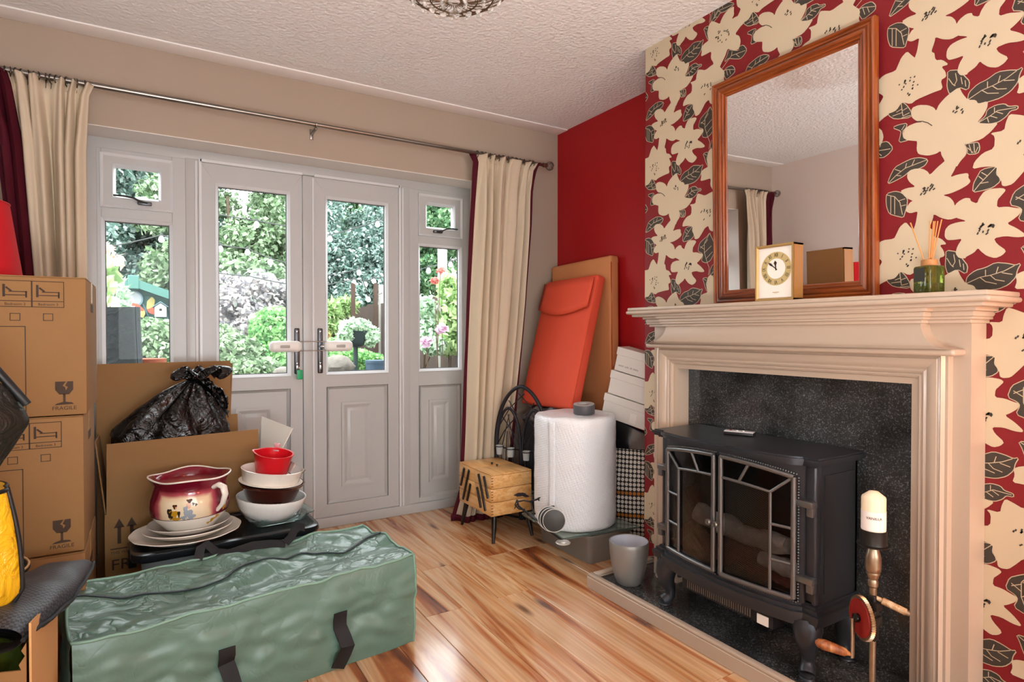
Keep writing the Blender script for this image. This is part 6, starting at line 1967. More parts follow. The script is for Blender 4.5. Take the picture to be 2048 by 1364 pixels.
decal(pot, c0, rfw, af - 0.02, pz + 0.134, [(0, 0, 0.07, 0.007), (0.09, -0.012, 0.03, 0.005), (0.16, -0.016, 0.03, 0.005)], 'paint_brown')
decal(pot, c0, rfw, af + 1.02, pz + 0.098, [(0, 0, 0.06, 0.018), (0.09, 0.016, 0.05, 0.014), (-0.08, -0.014, 0.06, 0.010)], 'paint_ochre')
decal(pot, c0, rfw, af + 0.66, pz + 0.044, [(0, 0, 0.08, 0.010), (0.12, 0.010, 0.07, 0.008), (-0.10, -0.010, 0.06, 0.005)], 'paint_ochre', 'painted_sprig')

# second pile: glass dish, fluted bowl, brown dish, flan dish, red jug
QX, QY = 0.425, 2.630
gd = thing('glass_oven_dish', 'clear rectangular glass oven dish under the fluted bowl', 'dish', (QX + 0.03, QY + 0.01, zl), (0, 0, R(6)))
m_ = MB()
def gring(hx, hy, z, r_=0.025): return rr_ring(hx, hy, r_, z, 0)
rows_ = [gring(0.095, 0.075, 0.0005), gring(0.118, 0.095, 0.030), gring(0.128, 0.105, 0.033), gring(0.128, 0.105, 0.037), gring(0.114, 0.091, 0.034), gring(0.092, 0.072, 0.005)]
fs2 = []
for j in range(len(rows_) - 1):
    for k in range(n): fs2.append((j * n + k, j * n + (k + 1) % n, (j + 1) * n + (k + 1) % n, (j + 1) * n + k))
fs2 += [tuple(range(n)), tuple((len(rows_) - 1) * n + k for k in range(n - 1, -1, -1))]
m_.add([p for r_ in rows_ for p in r_], fs2)
obj('dish', m_, 'teal_glass', gd, local=True, smooth=40)
tl_ = (R(2), R(5))
def flute(k, amp, z0=0.008):
    return lambda r_, z, a: (r_ * (1 + (amp * abs(math.sin(k * a / 2)) if z > z0 else 0)), z)
dish('fluted_bowl', 'large white fluted bowl at the bottom of the right-hand pile', 'bowl', (QX, QY, zl + 0.012), [(0.0001, 0), (0.062, 0), (0.068, 0.003), (0.098, 0.022), (0.120, 0.050), (0.131, 0.080), (0.134, 0.092), (0.1335, 0.096), (0.129, 0.095), (0.124, 0.080), (0.112, 0.052), (0.09, 0.026), (0.0001, 0.012)], 'china_white_cool', tilt=tl_, n=120, fn=flute(52, 0.022))
dish('brown_glass_dish', 'dark brown glass dish stacked in the fluted bowl', 'dish', (QX + 0.006, QY, zl + 0.090), [(0.0001, 0), (0.088, 0), (0.094, 0.004), (0.116, 0.056), (0.127, 0.068), (0.128, 0.072), (0.122, 0.072), (0.110, 0.056), (0.088, 0.008), (0.0001, 0.006)], 'brown_glass', tilt=tl_)
dish('flan_dish', 'white fluted flan dish stacked on the brown glass dish', 'dish', (QX + 0.006, QY, zl + 0.164), [(0.0001, 0), (0.106, 0), (0.110, 0.003), (0.119, 0.052), (0.121, 0.055), (0.118, 0.056), (0.107, 0.006), (0.0001, 0.005)], 'china_white', tilt=(R(2), R(7)), n=120, fn=flute(70, 0.012))
obj_root = bpy.data.objects.get('flan_dish')
obj('rim_flange', MB().lathe([(0.108, -0.001), (0.124, 0.002), (0.125, 0.005), (0.110, 0.006)], 64, 0, None, close=True), 'china_white', obj_root, local=True, smooth=50)
jg = thing('red_jug', 'small translucent red measuring jug on top of the dish pile', 'jug', (QX + 0.006, QY, zl + 0.174), (R(6), R(8), R(-15)))
def spout(r_, z, a):
    d = abs(((a - PI + PI) % (2 * PI)) - PI)
    q = math.exp(-((a - PI) / 0.28) ** 2)
    return (r_ * (1 + 0.13 * q * max(0, (z - 0.05) / 0.06)), z + 0.004 * q * max(0, (z - 0.05) / 0.06))
obj('cup', MB().lathe([(0.0001, 0), (0.054, 0), (0.057, 0.003), (0.072, 0.108), (0.0765, 0.1105), (0.076, 0.113), (0.070, 0.112), (0.055, 0.006), (0.0001, 0.005)], 56, 0, None, spout, close=True), 'red_plastic', jg, local=True, smooth=50)
P('pink_clear', '#f3b6bc', 0.15, trans=0.5)
obj('handle', MB().rbox(-0.012, 0.012, 0.066, 0.096, 0.098, 0.104, 0.002, 2).rbox(-0.012, 0.012, 0.090, 0.096, 0.060, 0.126, 0.002, 2), 'pink_clear', jg, local=True)
gj = thing('clear_plastic_jug', 'crumpled clear plastic jug beside the red jug', 'jug', (QX + 0.082, QY - 0.045, zl + 0.190), (R(10), R(35), R(20)))
obj('body', MB().lathe([(0.0001, 0), (0.022, 0), (0.026, 0.002), (0.034, 0.045), (0.032, 0.045), (0.024, 0.004), (0.0001, 0.003)], 28, 0, None, lambda r_, z, a: (r_ * (1 + 0.12 * math.cos(3 * a)), z), close=True), 'clear_glass', gj, local=True, smooth=50)
# chrome tongs end on the lid by the glass dish
wr_ = thing('wire_handle', 'bent chrome wire handle resting at the end of the lid', 'wire handle', (0.53, 2.64, 0.322))
obj('wire', MB().tube([(0.535, 2.60, 0.326), (0.548, 2.61, 0.352), (0.556, 2.66, 0.356), (0.552, 2.70, 0.328)], 0.0022, 6), 'chrome', wr_, smooth=60)

# ================================================================== GREEN HOLDALL
def nylon(name, strength, rough):
    m = P(name, '#5e7d71', rough, spec=0.55)
    nt = m.node_tree; N, L = nt.nodes, nt.links; b = N['Principled BSDF']
    tc = N.new('ShaderNodeTexCoord')
    n1 = N.new('ShaderNodeTexNoise'); n1.inputs['Scale'].default_value = 6; n1.inputs['Detail'].default_value = 4; n1.inputs['Distortion'].default_value = 0.5; n1.inputs['Roughness'].default_value = 0.5
    L.new(tc.outputs['Object'], n1.inputs['Vector'])
    v = N.new('ShaderNodeTexVoronoi'); v.feature = 'DISTANCE_TO_EDGE'; v.inputs['Scale'].default_value = 7
    mm = N.new('ShaderNodeVectorMath'); mm.operation = 'ADD'
    sc2 = N.new('ShaderNodeVectorMath'); sc2.operation = 'SCALE'; sc2.inputs['Scale'].default_value = 0.35
    L.new(n1.outputs['Color'], sc2.inputs[0]); L.new(sc2.outputs[0], mm.inputs[0]); L.new(tc.outputs['Object'], mm.inputs[1]); L.new(mm.outputs[0], v.inputs['Vector'])
    r_ = ramp(nt, [(0.0, (0, 0, 0, 1)), (0.05, (0.55, 0.55, 0.55, 1)), (0.3, (1, 1, 1, 1))]); L.new(v.outputs['Distance'], r_.inputs['Fac'])
    hn = N.new('ShaderNodeMath'); hn.operation = 'MULTIPLY'; hn.inputs[1].default_value = 0.55; L.new(n1.outputs['Fac'], hn.inputs[0])
    ad = N.new('ShaderNodeMath'); ad.operation = 'MULTIPLY_ADD'; ad.inputs[1].default_value = 0.8; L.new(r_.outputs[0], ad.inputs[0]); L.new(hn.outputs[0], ad.inputs[2])
    bp = N.new('ShaderNodeBump'); bp.inputs['Strength'].default_value = strength; bp.inputs['Distance'].default_value = 0.02
    L.new(ad.outputs[0], bp.inputs['Height']); L.new(bp.outputs[0], b.inputs['Normal'])
nylon('green_nylon', 0.34, 0.30)
nylon('green_nylon_taut', 0.10, 0.38)
P('green_piping', '#7aa08e', 0.4)
P('zip_dark', '#3a4448', 0.5)
P('strap_web', '#15171a', 0.7)
P('stitch_white', '#d8d6d0', 0.7)
gb = thing('green_holdall', 'long green nylon storage holdall with black straps on the floor', 'holdall', (0.285, 2.13, 0), (0, 0, R(7.2)))
BL, BW, BH = 0.490, 0.220, 0.302     # half length, half width, height
def ridge(x, y):
    """top height of the slumped bag"""
    t = (x + BL) / (2 * BL)
    h = BH - 0.028 * math.sin(PI * t) ** 0.7 * (0.5 + 0.5 * math.cos(PI * y / BW)) + 0.014 * nz3(x * 7, y * 9, 3.1) + 0.010 * nz3(x * 15, y * 19, 1.7)
    h += 0.030 * math.exp(-((y - 0.03) / 0.06) ** 2) * (0.5 + 0.5 * math.sin(x * 11 + 1))
    return h
def topf(u, v):
    x = -BL + 2 * BL * u; y = -BW + 2 * BW * v
    e = min(u, 1 - u, v, 1 - v)
    return (x + 0.006 * nz3(y * 8, 1, x), y + 0.010 * nz3(x * 6, 2, y) * (1 if e > 0.02 else 1), ridge(x, y))
def edge_pt(s):   # perimeter at the top, s in 0..4
    k = int(s) % 4; f = s - int(s)
    return [topf(f, 0), topf(1, f), topf(1 - f, 1), topf(0, 1 - f)][k]
m_ = MB(); m_.grid(topf, 90, 40)
obj('top_panel', m_, 'green_nylon', gb, local=True, smooth=70)
def sidef(k):
    def f(u, v):
        p = V(edge_pt(k + min(u, 0.99999)))
        d = [(0, -1), (1, 0), (0, 1), (-1, 0)][k]
        sag = math.sin(PI * v) ** 0.8
        L_ = [2 * BL, 2 * BW, 2 * BL, 2 * BW][k]
        wr2 = 0.010 * nz3(u * L_ * 7, v * 3, k * 5.3) + 0.007 * nz3(u * L_ * 15, v * 9, k * 2.1)
        diag = 0.012 * math.sin((u * L_ * 18 + v * 7) + 2 * nz3(u * 4, v * 4, k)) * v * (1 - v) * (2.5 if k == 1 else 1.2)
        o_ = (0.012 * sag + wr2 * sag * 1.6 + diag) if k != 1 else (0.004 * sag + wr2 * sag * 2.2 + diag * 1.2 - 0.02 * sag)
        q = 1 - 0.004 * v
        return (p.x * q + d[0] * o_, p.y * q + d[1] * o_, max(0.0008, p.z * (1 - v)))
    return f
for k in range(4):
    m_ = MB(); m_.grid(sidef(k), 80 if k % 2 == 0 else 44, 36)
    obj('side_panel' if k % 2 == 0 else 'end_panel', m_, 'green_nylon_taut', gb, local=True, smooth=70)
pp_ = [V(edge_pt(s * 4 / 200)) + V((0, 0, 0.002)) for s in range(200)]
obj('piping', MB().tube(pp_, 0.0042, 6, closed=True), 'green_piping', gb, local=True, smooth=70)
for c in ((BL, -BW), (BL, BW)):
    f = sidef(0) if c[1] < 0 else sidef(1)
    pth = [V(f(0.9999, t / 12)) + V((0.002, 0.0, 0)) for t in range(13)]
    obj('corner_piping', MB().tube(pth, 0.0042, 6), 'green_piping', gb, local=True, smooth=70)
# zip running along the top
zp = []
for i in range(60):
    t = i / 59; x = -BL + 2 * BL * t
    y = 0.045 + 0.022 * math.sin(t * 13) + 0.012 * math.sin(t * 29)
    zp.append((x, y, ridge(x, y) + 0.004))
obj('zip', MB().tube(zp, 0.0042, 6, flat=(1.4, 0.8)), 'zip_dark', gb, local=True, smooth=60)
obj('zip_tail', MB().tube([(BL - 0.005, zp[-1][1], zp[-1][2]), (BL + 0.010, zp[-1][1] - 0.006, zp[-1][2] - 0.05), (BL + 0.006, zp[-1][1] - 0.012, zp[-1][2] - 0.09)], 0.004, 6), 'zip_dark', gb, local=True, smooth=60)
def strap(pts_, nrm, w=0.044):
    o = obj('strap', MB().strip(pts_, w, nrm, 0, 0.003), 'strap_web', gb, local=True)
    nrm_ = V(nrm).normalized()
    for s in (-1, 1):
        P_ = [V(p) for p in pts_]
        m = MB()
        for i in range(len(P_) - 1):
            d = (P_[i + 1] - P_[i]); L_ = d.length
            if L_ < 1e-5: continue
            d.normalize(); sd_ = d.cross(nrm_).normalized() * (w * 0.38 * s)
            k = 0.0
            while k < L_ - 0.003:
                a = P_[i] + d * k + sd_ + nrm_ * 0.0032; b_ = a + d * 0.0042
                t_ = d.cross(nrm_).normalized() * 0.0008
                m.add([tuple(a - t_), tuple(b_ - t_), tuple(b_ + t_), tuple(a + t_)], [(0, 1, 2, 3)])
                k += 0.0075
        q = obj('stitching', m, 'stitch_white', o, smooth=0); q['kind'] = 'stuff'
        q.parent = o
    return o
fr_ = sidef(0)
def onfront(x, z, off):
    u = (x + BL) / (2 * BL); p = fr_(u, 0)
    v = min(1, max(0, 1 - z / p[2])); q = fr_(u, v)
    return (q[0], q[1] - off, q[2])
for xs in (-0.13, 0.215):
    pts_ = [onfront(xs, z, 0.008) for z in (0.19, 0.165, 0.14)] + [onfront(xs + 0.008, 0.11, 0.022), onfront(xs + 0.014, 0.085, 0.030), onfront(xs + 0.004, 0.055, 0.024), onfront(xs - 0.012, 0.012, 0.014)]
    strap(pts_, (0, -1, 0.12))
# carrying handle flopped over the back towards the tub
bkp = [(-0.12, 0.215, 0.292), (-0.105, 0.232, 0.335), (-0.085, 0.236, 0.345), (-0.055, 0.228, 0.312), (-0.02, 0.205, 0.306), (0.06, 0.200, 0.318), (0.12, 0.195, 0.312), (0.17, 0.180, 0.306)]
strap(bkp, (0, -0.75, 0.66), 0.030)
strap([(0.17, 0.18, 0.308), (0.20, 0.205, 0.318), (0.215, 0.215, 0.338), (0.235, 0.226, 0.345), (0.26, 0.23, 0.335)], (0, -0.8, 0.6), 0.030)

# ================================================================== FOREGROUND LEFT
oc = thing('foreground_carton', 'torn open carton in the lower left corner holding bags', 'cardboard box', (-0.43, 1.72, 0))
fx0, fx1, fy0, fy1 = -0.660, -0.212, 1.545, 1.845
P('carton_light', '#c99a62', 0.75, var=(4, 0.05))
panel(oc, 'side_wall', (fx1, fy0, 0.001), (fx1 + 0.008, fy1, 0.001), (fx1 + 0.012, fy1, 0.440), (fx1, fy0, 0.500), 'carton_light')
panel(oc, 'side_wall', (fx0, fy0, 0.001), (fx0, fy1, 0.001), (fx0, fy1, 0.44), (fx0, fy0, 0.44), 'cardboard')
panel(oc, 'side_wall', (fx0, fy1, 0.001), (fx1, fy1, 0.001), (fx1, fy1, 0.44), (fx0, fy1, 0.44), 'cardboard')
tear = [(fx0, 0.001), (fx1 - 0.004, 0.001), (fx1 - 0.004, 0.462), (fx1 - 0.012, 0.448), (fx1 - 0.006, 0.436), (fx1 - 0.016, 0.420), (fx1 - 0.012, 0.408), (fx1 - 0.05, 0.414), (fx1 - 0.12, 0.418), (fx0, 0.42)]
obj('side_wall', MB().prism(tear, fy0 - 0.004, fy0, axis='y'), 'cardboard', oc, smooth=0)
panel(oc, 'bottom', (fx0, fy0, 0.001), (fx1, fy0, 0.001), (fx1, fy1, 0.001), (fx0, fy1, 0.001), 'cardboard_inner')

def weave():
    m = P('black_weave', '#3a3b42', 0.5, spec=0.5)
    nt = m.node_tree; N, L = nt.nodes, nt.links; b = N['Principled BSDF']
    tc = N.new('ShaderNodeTexCoord')
    ck_ = N.new('ShaderNodeTexChecker'); ck_.inputs['Scale'].default_value = 150
    ck_.inputs['Color1'].default_value = C('#43454d'); ck_.inputs['Color2'].default_value = C('#17181c')
    L.new(tc.outputs['Object'], ck_.inputs['Vector']); L.new(ck_.outputs['Color'], b.inputs['Base Color'])
    bp = N.new('ShaderNodeBump'); bp.inputs['Strength'].default_value = 0.5; bp.inputs['Distance'].default_value = 0.004
    L.new(ck_.outputs['Fac'], bp.inputs['Height']); L.new(bp.outputs[0], b.inputs['Normal'])
weave()
# woven black bag lying across the carton, tip towards the green holdall
wa, wb_ = V((-0.300, 1.570, 0.420)), V((-0.165, 2.070, 0.390))
wd = (wb_ - wa); wl_ = wd.length; wd.normalize()
wsd = V((wd.y, -wd.x, 0)).normalized()
wbg = thing('woven_bag', 'black woven bag lying across the torn carton', 'bag', tuple(wa + wd * wl_ / 2))
m_ = MB()
def wv(u, v):
    a = 2 * PI * u
    w = 0.095 * (1 - 0.55 * max(0, (v - 0.45) / 0.55) ** 1.3) + 0.004
    t = (0.052 * (1 - 0.35 * v)) * (math.sin(PI * min(1, max(0.0, v * 0.94 + 0.06))) ** 0.35)
    if v > 0.985: t *= 0.3
    c_, s_ = math.cos(a), math.sin(a)
    x = w * (abs(c_) ** 0.7) * (1 if c_ > 0 else -1); z = t * (abs(s_) ** 0.8) * (1 if s_ > 0 else -1)
    p = wa + wd * (wl_ * v) + wsd * (x - 0.02) + V((0, 0, z + 0.05 + 0.008 * nz3(u * 5, v * 6, 2)))
    return tuple(p)
m_.grid(wv, 44, 30, closed_u=True)
obj('cloth', m_, 'black_weave', wbg, smooth=70)
obj('edge_cord', MB().tube([tuple(V(wv(0.985, v / 20)) + wsd * 0.002) for v in range(21)], 0.005, 6), 'strap_web', wbg, smooth=60)

bu_ = thing('black_bucket', 'empty black plastic bucket behind the torn carton', 'bucket', (-0.430, 2.055, 0))
obj('shell', MB().lathe([(0.0001, 0.001), (0.105, 0.001), (0.145, 0.452), (0.152, 0.455), (0.152, 0.462), (0.141, 0.462), (0.102, 0.008), (0.0001, 0.008)], 48, 0, Matrix.Translation((-0.430, 2.055, 0))), P('bucket_black', '#14120f', 0.5), bu_, smooth=50)
obj('rim', MB().tube([(-0.430 + 0.149 * math.cos(a), 2.055 + 0.149 * math.sin(a), 0.4635) for a in [2 * PI * k / 48 for k in range(48)]], 0.003, 6, closed=True), 'cardboard_edge', bu_, smooth=60)

# yellow shopper with black trim
bag_mat('yellow_plastic', '#eab41c', 0.3)
yb = thing('yellow_shopping_bag', 'bulging yellow shopping bag with black trim at the left edge', 'bag', (-0.43, 1.72, 0.25))
def ybf(u, v):
    a = 2 * PI * u
    q = (0.82 + 0.18 * math.sin(PI * min(1, v * 0.75 + 0.22)))
    f = 1 + 0.06 * math.sin(a * 5 + v * 4) + 0.10 * nz3(math.cos(a) * 2, math.sin(a) * 2, v * 3)
    sm = min(1, max(0, (v - 0.5) / 0.2)); sm = sm * sm * (3 - 2 * sm)
    return (-0.520 + 0.095 * sm + (0.105 + 0.085 * sm) * q * f * math.cos(a), 1.700 + 0.118 * q * f * math.sin(a), 0.006 + 0.749 * v)
m_ = MB(); m_.grid(ybf, 60, 30, closed_u=True)
m_.f.append(tuple(29 * 60 + k for k in range(60))); m_.m.append(0)
obj('sack', m_, 'yellow_plastic', yb, smooth=70)
P('trim_black', '#141414', 0.5)
obj('trim', MB().tube([tuple(V(ybf(0.97, 0.25 + 0.75 * k / 20)) * 1.0 + V((0.002, -0.002, 0))) for k in range(21)], 0.005, 8), 'trim_black', yb, smooth=60)
obj('trim', MB().tube([tuple(V(ybf(k / 60, 0.995))) for k in range(60)], 0.005, 8, closed=True), 'trim_black', yb, smooth=60)
obj('carry_handle', MB().tube([V(ybf(0.80, 0.80)) + V((0.0, -0.006, 0)), V(ybf(0.84, 0.86)) + V((0.01, -0.012, 0.0)), V(ybf(0.88, 0.82)) + V((0.012, -0.012, 0)), V(ybf(0.90, 0.66)) + V((0.008, -0.010, 0)), V(ybf(0.895, 0.5)) + V((0.006, -0.008, 0))], 0.010, 8, flat=(1, 0.5)), 'trim_black', yb, smooth=60)

bag_mat('black_cloth_bag', '#17150f', 0.5)
bh = thing('black_holdall', 'slumped black cloth bag on top of the yellow shopping bag', 'bag', (-0.43, 1.66, 0.76))
def bhf(u, v):
    a = 2 * PI * u
    q = math.sin(PI * (0.06 + 0.90 * v)) ** 0.55
    f = 1 + 0.09 * math.sin(a * 4 + v * 5) + 0.12 * nz3(math.cos(a) * 2 + 5, math.sin(a) * 2, v * 3)
    return (-0.430 + 0.185 * q * f * math.cos(a), 1.660 + 0.125 * q * f * math.sin(a), 0.748 + 0.32 * v + 0.02 * nz3(math.cos(a), math.sin(a), v * 4))
m_ = MB(); m_.grid(bhf, 54, 30, closed_u=True)
m_.f.append(tuple(k for k in range(53, -1, -1))); m_.m.append(0); m_.f.append(tuple(29 * 54 + k for k in range(54))); m_.m.append(0)
obj('sack', m_, 'black_cloth_bag', bh, smooth=70)
obj('handle', MB().tube([V(bhf(0.9, 0.75)), V(bhf(0.92, 0.95)) + V((0.02, -0.03, 0.02)), V(bhf(0.97, 0.9)) + V((0.04, 0, 0.0)), V(bhf(0.97, 0.6)) + V((0.012, 0, 0))], 0.009, 8), 'trim_black', bh, smooth=60)
# dark green glass dish edge in the carton
gl = thing('green_glass_bowl', 'dark green glass bowl tucked in the front of the carton', 'bowl', (-0.340, 1.615, 0.33), (R(12), R(6), 0))
obj('glass', MB().lathe([(0.0001, 0), (0.05, 0), (0.10, 0.05), (0.105, 0.085), (0.101, 0.085), (0.095, 0.052), (0.046, 0.006), (0.0001, 0.006)], 40, 0, None, close=True), P('dark_green_glass', '#4a5a22', 0.12, trans=0.3), gl, local=True, smooth=50)

# ================================================================== CEILING LIGHT
P('lamp_wire', '#6b5a48', 0.35, 0.8)
P('crystal', '#f2f0ea', 0.05, trans=0.8, ior=1.5)
cl = thing('ceiling_light', 'hanging wire bowl light studded with clear glass drops', 'ceiling light', (0.700, 1.445, ZC))
LX, LY = 0.700, 1.445
obj('ceiling_plate', MB().lathe([(0.0001, ZC - 0.0005), (0.062, ZC - 0.0005), (0.060, ZC - 0.014), (0.0001, ZC - 0.016)], 32, 0, Matrix.Translation((LX, LY, 0))), 'chrome', cl)
obj('stem', MB().tube([(LX, LY, ZC - 0.015), (LX, LY, ZC - 0.28)], 0.008, 12), 'chrome', cl)
for k in range(3):
    a = 2 * PI * k / 3
    obj('suspension_wire', MB().tube([(LX, LY, ZC - 0.20), (LX + 0.19 * math.cos(a), LY + 0.19 * math.sin(a), ZC - 0.283)], 0.0018, 5), 'lamp_wire', cl)
def lr(t): # bowl profile: t 0 rim .. 1 bottom
    return 0.192 * math.cos(t * PI / 2) ** 0.8, ZC - 0.283 - 0.145 * math.sin(t * PI / 2)
for k, t in enumerate((0.0, 0.22, 0.45, 0.68, 0.84)):
    r_, z_ = lr(t)
    obj('wire_ring', MB().tube([(LX + r_ * math.cos(a), LY + r_ * math.sin(a), z_) for a in [2 * PI * i / 60 for i in range(60)]], 0.0022, 5, closed=True), 'lamp_wire', cl, smooth=80)
m_ = MB()
for k in range(28):
    a0 = 2 * PI * k / 28
    m_.tube([(LX + lr(i / 10 * 0.97)[0] * math.cos(a0 + i * 0.05), LY + lr(i / 10 * 0.97)[0] * math.sin(a0 + i * 0.05), lr(i / 10 * 0.97)[1]) for i in range(11)], 0.0014, 4)
o = obj('wire_basket', m_, 'lamp_wire', cl, smooth=80); o['kind'] = 'stuff'
drop = mesh_of('glass_drop', MB().ball((0, 0, 0), 0.011, 6, 0, (1, 0.55, 1.25)), 'crystal', 80)
for t, n_ in ((0.10, 26), (0.34, 24), (0.57, 20), (0.78, 14), (0.93, 8)):
    for k in range(n_):
        a = 2 * PI * (k + t * 3) / n_
        r_, z_ = lr(t)
        o = bpy.data.objects.new('glass_drop', drop); COL.objects.link(o); o.parent = cl
        o.location = (r_ * math.cos(a), r_ * math.sin(a), z_ - ZC); o.rotation_euler = (0, 0, a + PI / 2)

# ================================================================== GARDEN
GZ = -0.15
P('lawn', '#3d4f26', 0.95, var=(6, 0.25), bump=(40, 0.5, 0.02))
P('patio', '#6e6a64', 0.9, var=(5, 0.12), bump=(60, 0.2))
g_ = struct('ground', MB().box(-16, 18, YB + T_, 34, GZ - 0.2, GZ), 'lawn'); g_['kind'] = 'structure'
pa = struct('ground_patio', MB().box(-2.0, 2.55, YB + T_, 4.85, GZ, GZ + 0.006), P('mortar', '#8a857c', 0.95))
slab_me = mesh_of('paving_slab', MB().rbox(-0.222, 0.222, -0.222, 0.222, 0, 0.02, 0.004, 1), 'patio', 0)
for i in range(10):
    for j in range(3):
        o = bpy.data.objects.new('paving_slab', slab_me); COL.objects.link(o); o.parent = pa
        o.location = (-1.76 + i * 0.45, YB + T_ + 0.24 + j * 0.45, GZ + 0.001)

struct('ground_bed', MB().box(-2.2, 2.5, 4.87, 8.4, GZ, 0.70), P('soil', '#5d5346', 0.95, var=(12, 0.3), bump=(30, 0.6, 0.02)))
# fence with concrete posts on the right
P('fence_wood', '#4a3d36', 0.85, var=(3, 0.25, (12, 12, 1)))
P('concrete', '#8f8b85', 0.9, var=(10, 0.1))
FX = 2.62
fe = thing('garden_fence', 'weathered board fence with pale concrete posts on the right', 'fence', (FX, 7.0, GZ))
posts = [3.85, 5.69, 7.56, 9.43, 11.3, 13.2]
for y, zt in zip(posts, (1.55, 2.02, 1.72, 1.62, 1.6, 1.6)):
    obj('post', MB().rbox(FX - 0.04, FX + 0.04, y - 0.04, y + 0.04, GZ, zt, 0.008, 1), 'concrete', fe)
bw_ = mesh_of('fence_board', MB().prism([(-0.006, -0.055), (0.012, -0.055), (0.004, 0.055), (-0.006, 0.055)], 0, 1.0), 'fence_wood', 0)
rf_ = random.Random(5)
for a, b_ in zip(posts, posts[1:]):
    obj('rail', MB().box(FX - 0.02, FX + 0.02, a, b_, 0.25, 0.33), 'fence_wood', fe)
    y = a + 0.10
    while y < b_ - 0.05:
        o = bpy.data.objects.new('fence_board', bw_); COL.objects.link(o); o.parent = fe
        o.location = (-0.03, y - 7.0, 0.02); o.scale = (1, 1, 1.60 + rf_.uniform(-0.015, 0.015))
        y += 0.098
# gravel board / rear fence
rfz = thing('rear_fence', 'far board fence across the end of the garden', 'fence', (0, 14.0, GZ))
for i in range(70):
    o = bpy.data.objects.new('fence_board', bw_); COL.objects.link(o); o.parent = rfz
    o.location = (-4.3 + i * 0.099, 0, 0); o.rotation_euler = (0, 0, PI / 2); o.scale = (1, 1, 1.7)

# green shed
P('shed_green', '#2c5148', 0.7, var=(3, 0.12, (1, 1, 20)))
P('shed_trim', '#3f6a61', 0.65)
P('felt', '#34393c', 0.9)
SX, SYY, SHW = -0.15, 8.8, 1.12
sh_ = thing('garden_shed', 'green painted wooden shed with a low gable beyond the doors', 'shed', (SX, SYY + 1, GZ))
apz, evz = 1.70, 1.29
for k in range(17):
    z0 = GZ + 0.03 + k * 0.105
    z1 = z0 + 0.103
    def hw(z): return SHW if z < evz else max(0.03, SHW * (apz - z) / (apz - evz))
    if z1 > apz: z1 = apz
    if z0 > apz - 0.02: break
    w0, w1 = hw(z0), hw(z1)
    obj('cladding_board', MB().add([(SX - w0, SYY, z0), (SX + w0, SYY, z0), (SX + w1, SYY + 0.010, z1), (SX - w1, SYY + 0.010, z1), (SX - w0, SYY + 0.03, z0), (SX + w0, SYY + 0.03, z0), (SX + w1, SYY + 0.03, z1), (SX - w1, SYY + 0.03, z1)], [(0, 1, 2, 3), (4, 7, 6, 5), (0, 4, 5, 1), (1, 5, 6, 2), (2, 6, 7, 3), (3, 7, 4, 0)]), 'shed_green', sh_, smooth=0)
obj('wall_panel', MB().box(SX - SHW, SX - SHW + 0.03, SYY + 0.03, SYY + 2, GZ, evz), 'shed_green', sh_)
obj('wall_panel', MB().box(SX + SHW - 0.03, SX + SHW, SYY + 0.03, SYY + 2, GZ, evz), 'shed_green', sh_)
for s in (-1, 1):
    p0, p1 = V((SX, 0, apz + 0.03)), V((SX + s * (SHW + 0.10), 0, evz - 0.01))
    obj('roof', MB().add([(p0.x, SYY - 0.12, p0.z), (p1.x, SYY - 0.12, p1.z), (p1.x, SYY + 2.1, p1.z), (p0.x, SYY + 2.1, p0.z), (p0.x, SYY - 0.12, p0.z + 0.03), (p1.x, SYY - 0.12, p1.z + 0.03), (p1.x, SYY + 2.1, p1.z + 0.03), (p0.x, SYY + 2.1, p0.z + 0.03)], [(0, 3, 2, 1), (4, 5, 6, 7), (0, 1, 5, 4), (1, 2, 6, 5), (2, 3, 7, 6), (3, 0, 4, 7)]), 'felt', sh_, smooth=0)
    obj('barge_board', MB().add([(p0.x, SYY - 0.14, p0.z + 0.035), (p1.x, SYY - 0.14, p1.z + 0.035), (p1.x, SYY - 0.14, p1.z - 0.07), (p0.x, SYY - 0.14, p0.z - 0.07), (p0.x, SYY - 0.118, p0.z + 0.035), (p1.x, SYY - 0.118, p1.z + 0.035), (p1.x, SYY - 0.118, p1.z - 0.07), (p0.x, SYY - 0.118, p0.z - 0.07)], [(0, 1, 2, 3), (4, 7, 6, 5), (0, 4, 5, 1), (1, 5, 6, 2), (2, 6, 7, 3), (3, 7, 4, 0)]), 'shed_trim', sh_, smooth=0)
obj('finial', MB().rbox(SX - 0.06, SX + 0.06, SYY - 0.16, SYY - 0.10, apz - 0.07, apz + 0.10, 0.01, 1), 'shed_trim', sh_)
# things hung on the shed
P('plate_white', '#8f9698', 0.4); P('plate_blue', '#5d7680', 0.5)
wp = thing('garden_wall_clock', 'round pale wall plate hung on the shed gable', 'wall plate', tuple(at(266, 598, SYY - 0.02)))
c = at(266, 598, SYY - 0.012)
obj('plate', MB().lathe([(0.0001, 0), (0.100, 0), (0.104, 0.010), (0.086, 0.016), (0.0001, 0.012)], 32, 0, face_M(c, (1, 0, 0), (0, 0, 1))), 'plate_white', wp, smooth=50)
obj('plate_rim', MB().lathe([(0.088, 0.0155), (0.108, 0.010), (0.108, 0.018), (0.088, 0.020)], 32, 0, face_M(c, (1, 0, 0), (0, 0, 1)), close=True), 'plate_blue', wp, smooth=50)
P('wing_orange', '#9a4a34', 0.5, var=(18, 0.4)); P('wing_yellow', '#9a8d50', 0.5, var=(18, 0.3)); P('wing_dark', '#3c5560', 0.6)
bf = thing('butterfly_ornament', 'orange and yellow butterfly ornament on the shed wall', 'ornament', tuple(at(291, 618, SYY - 0.02)))
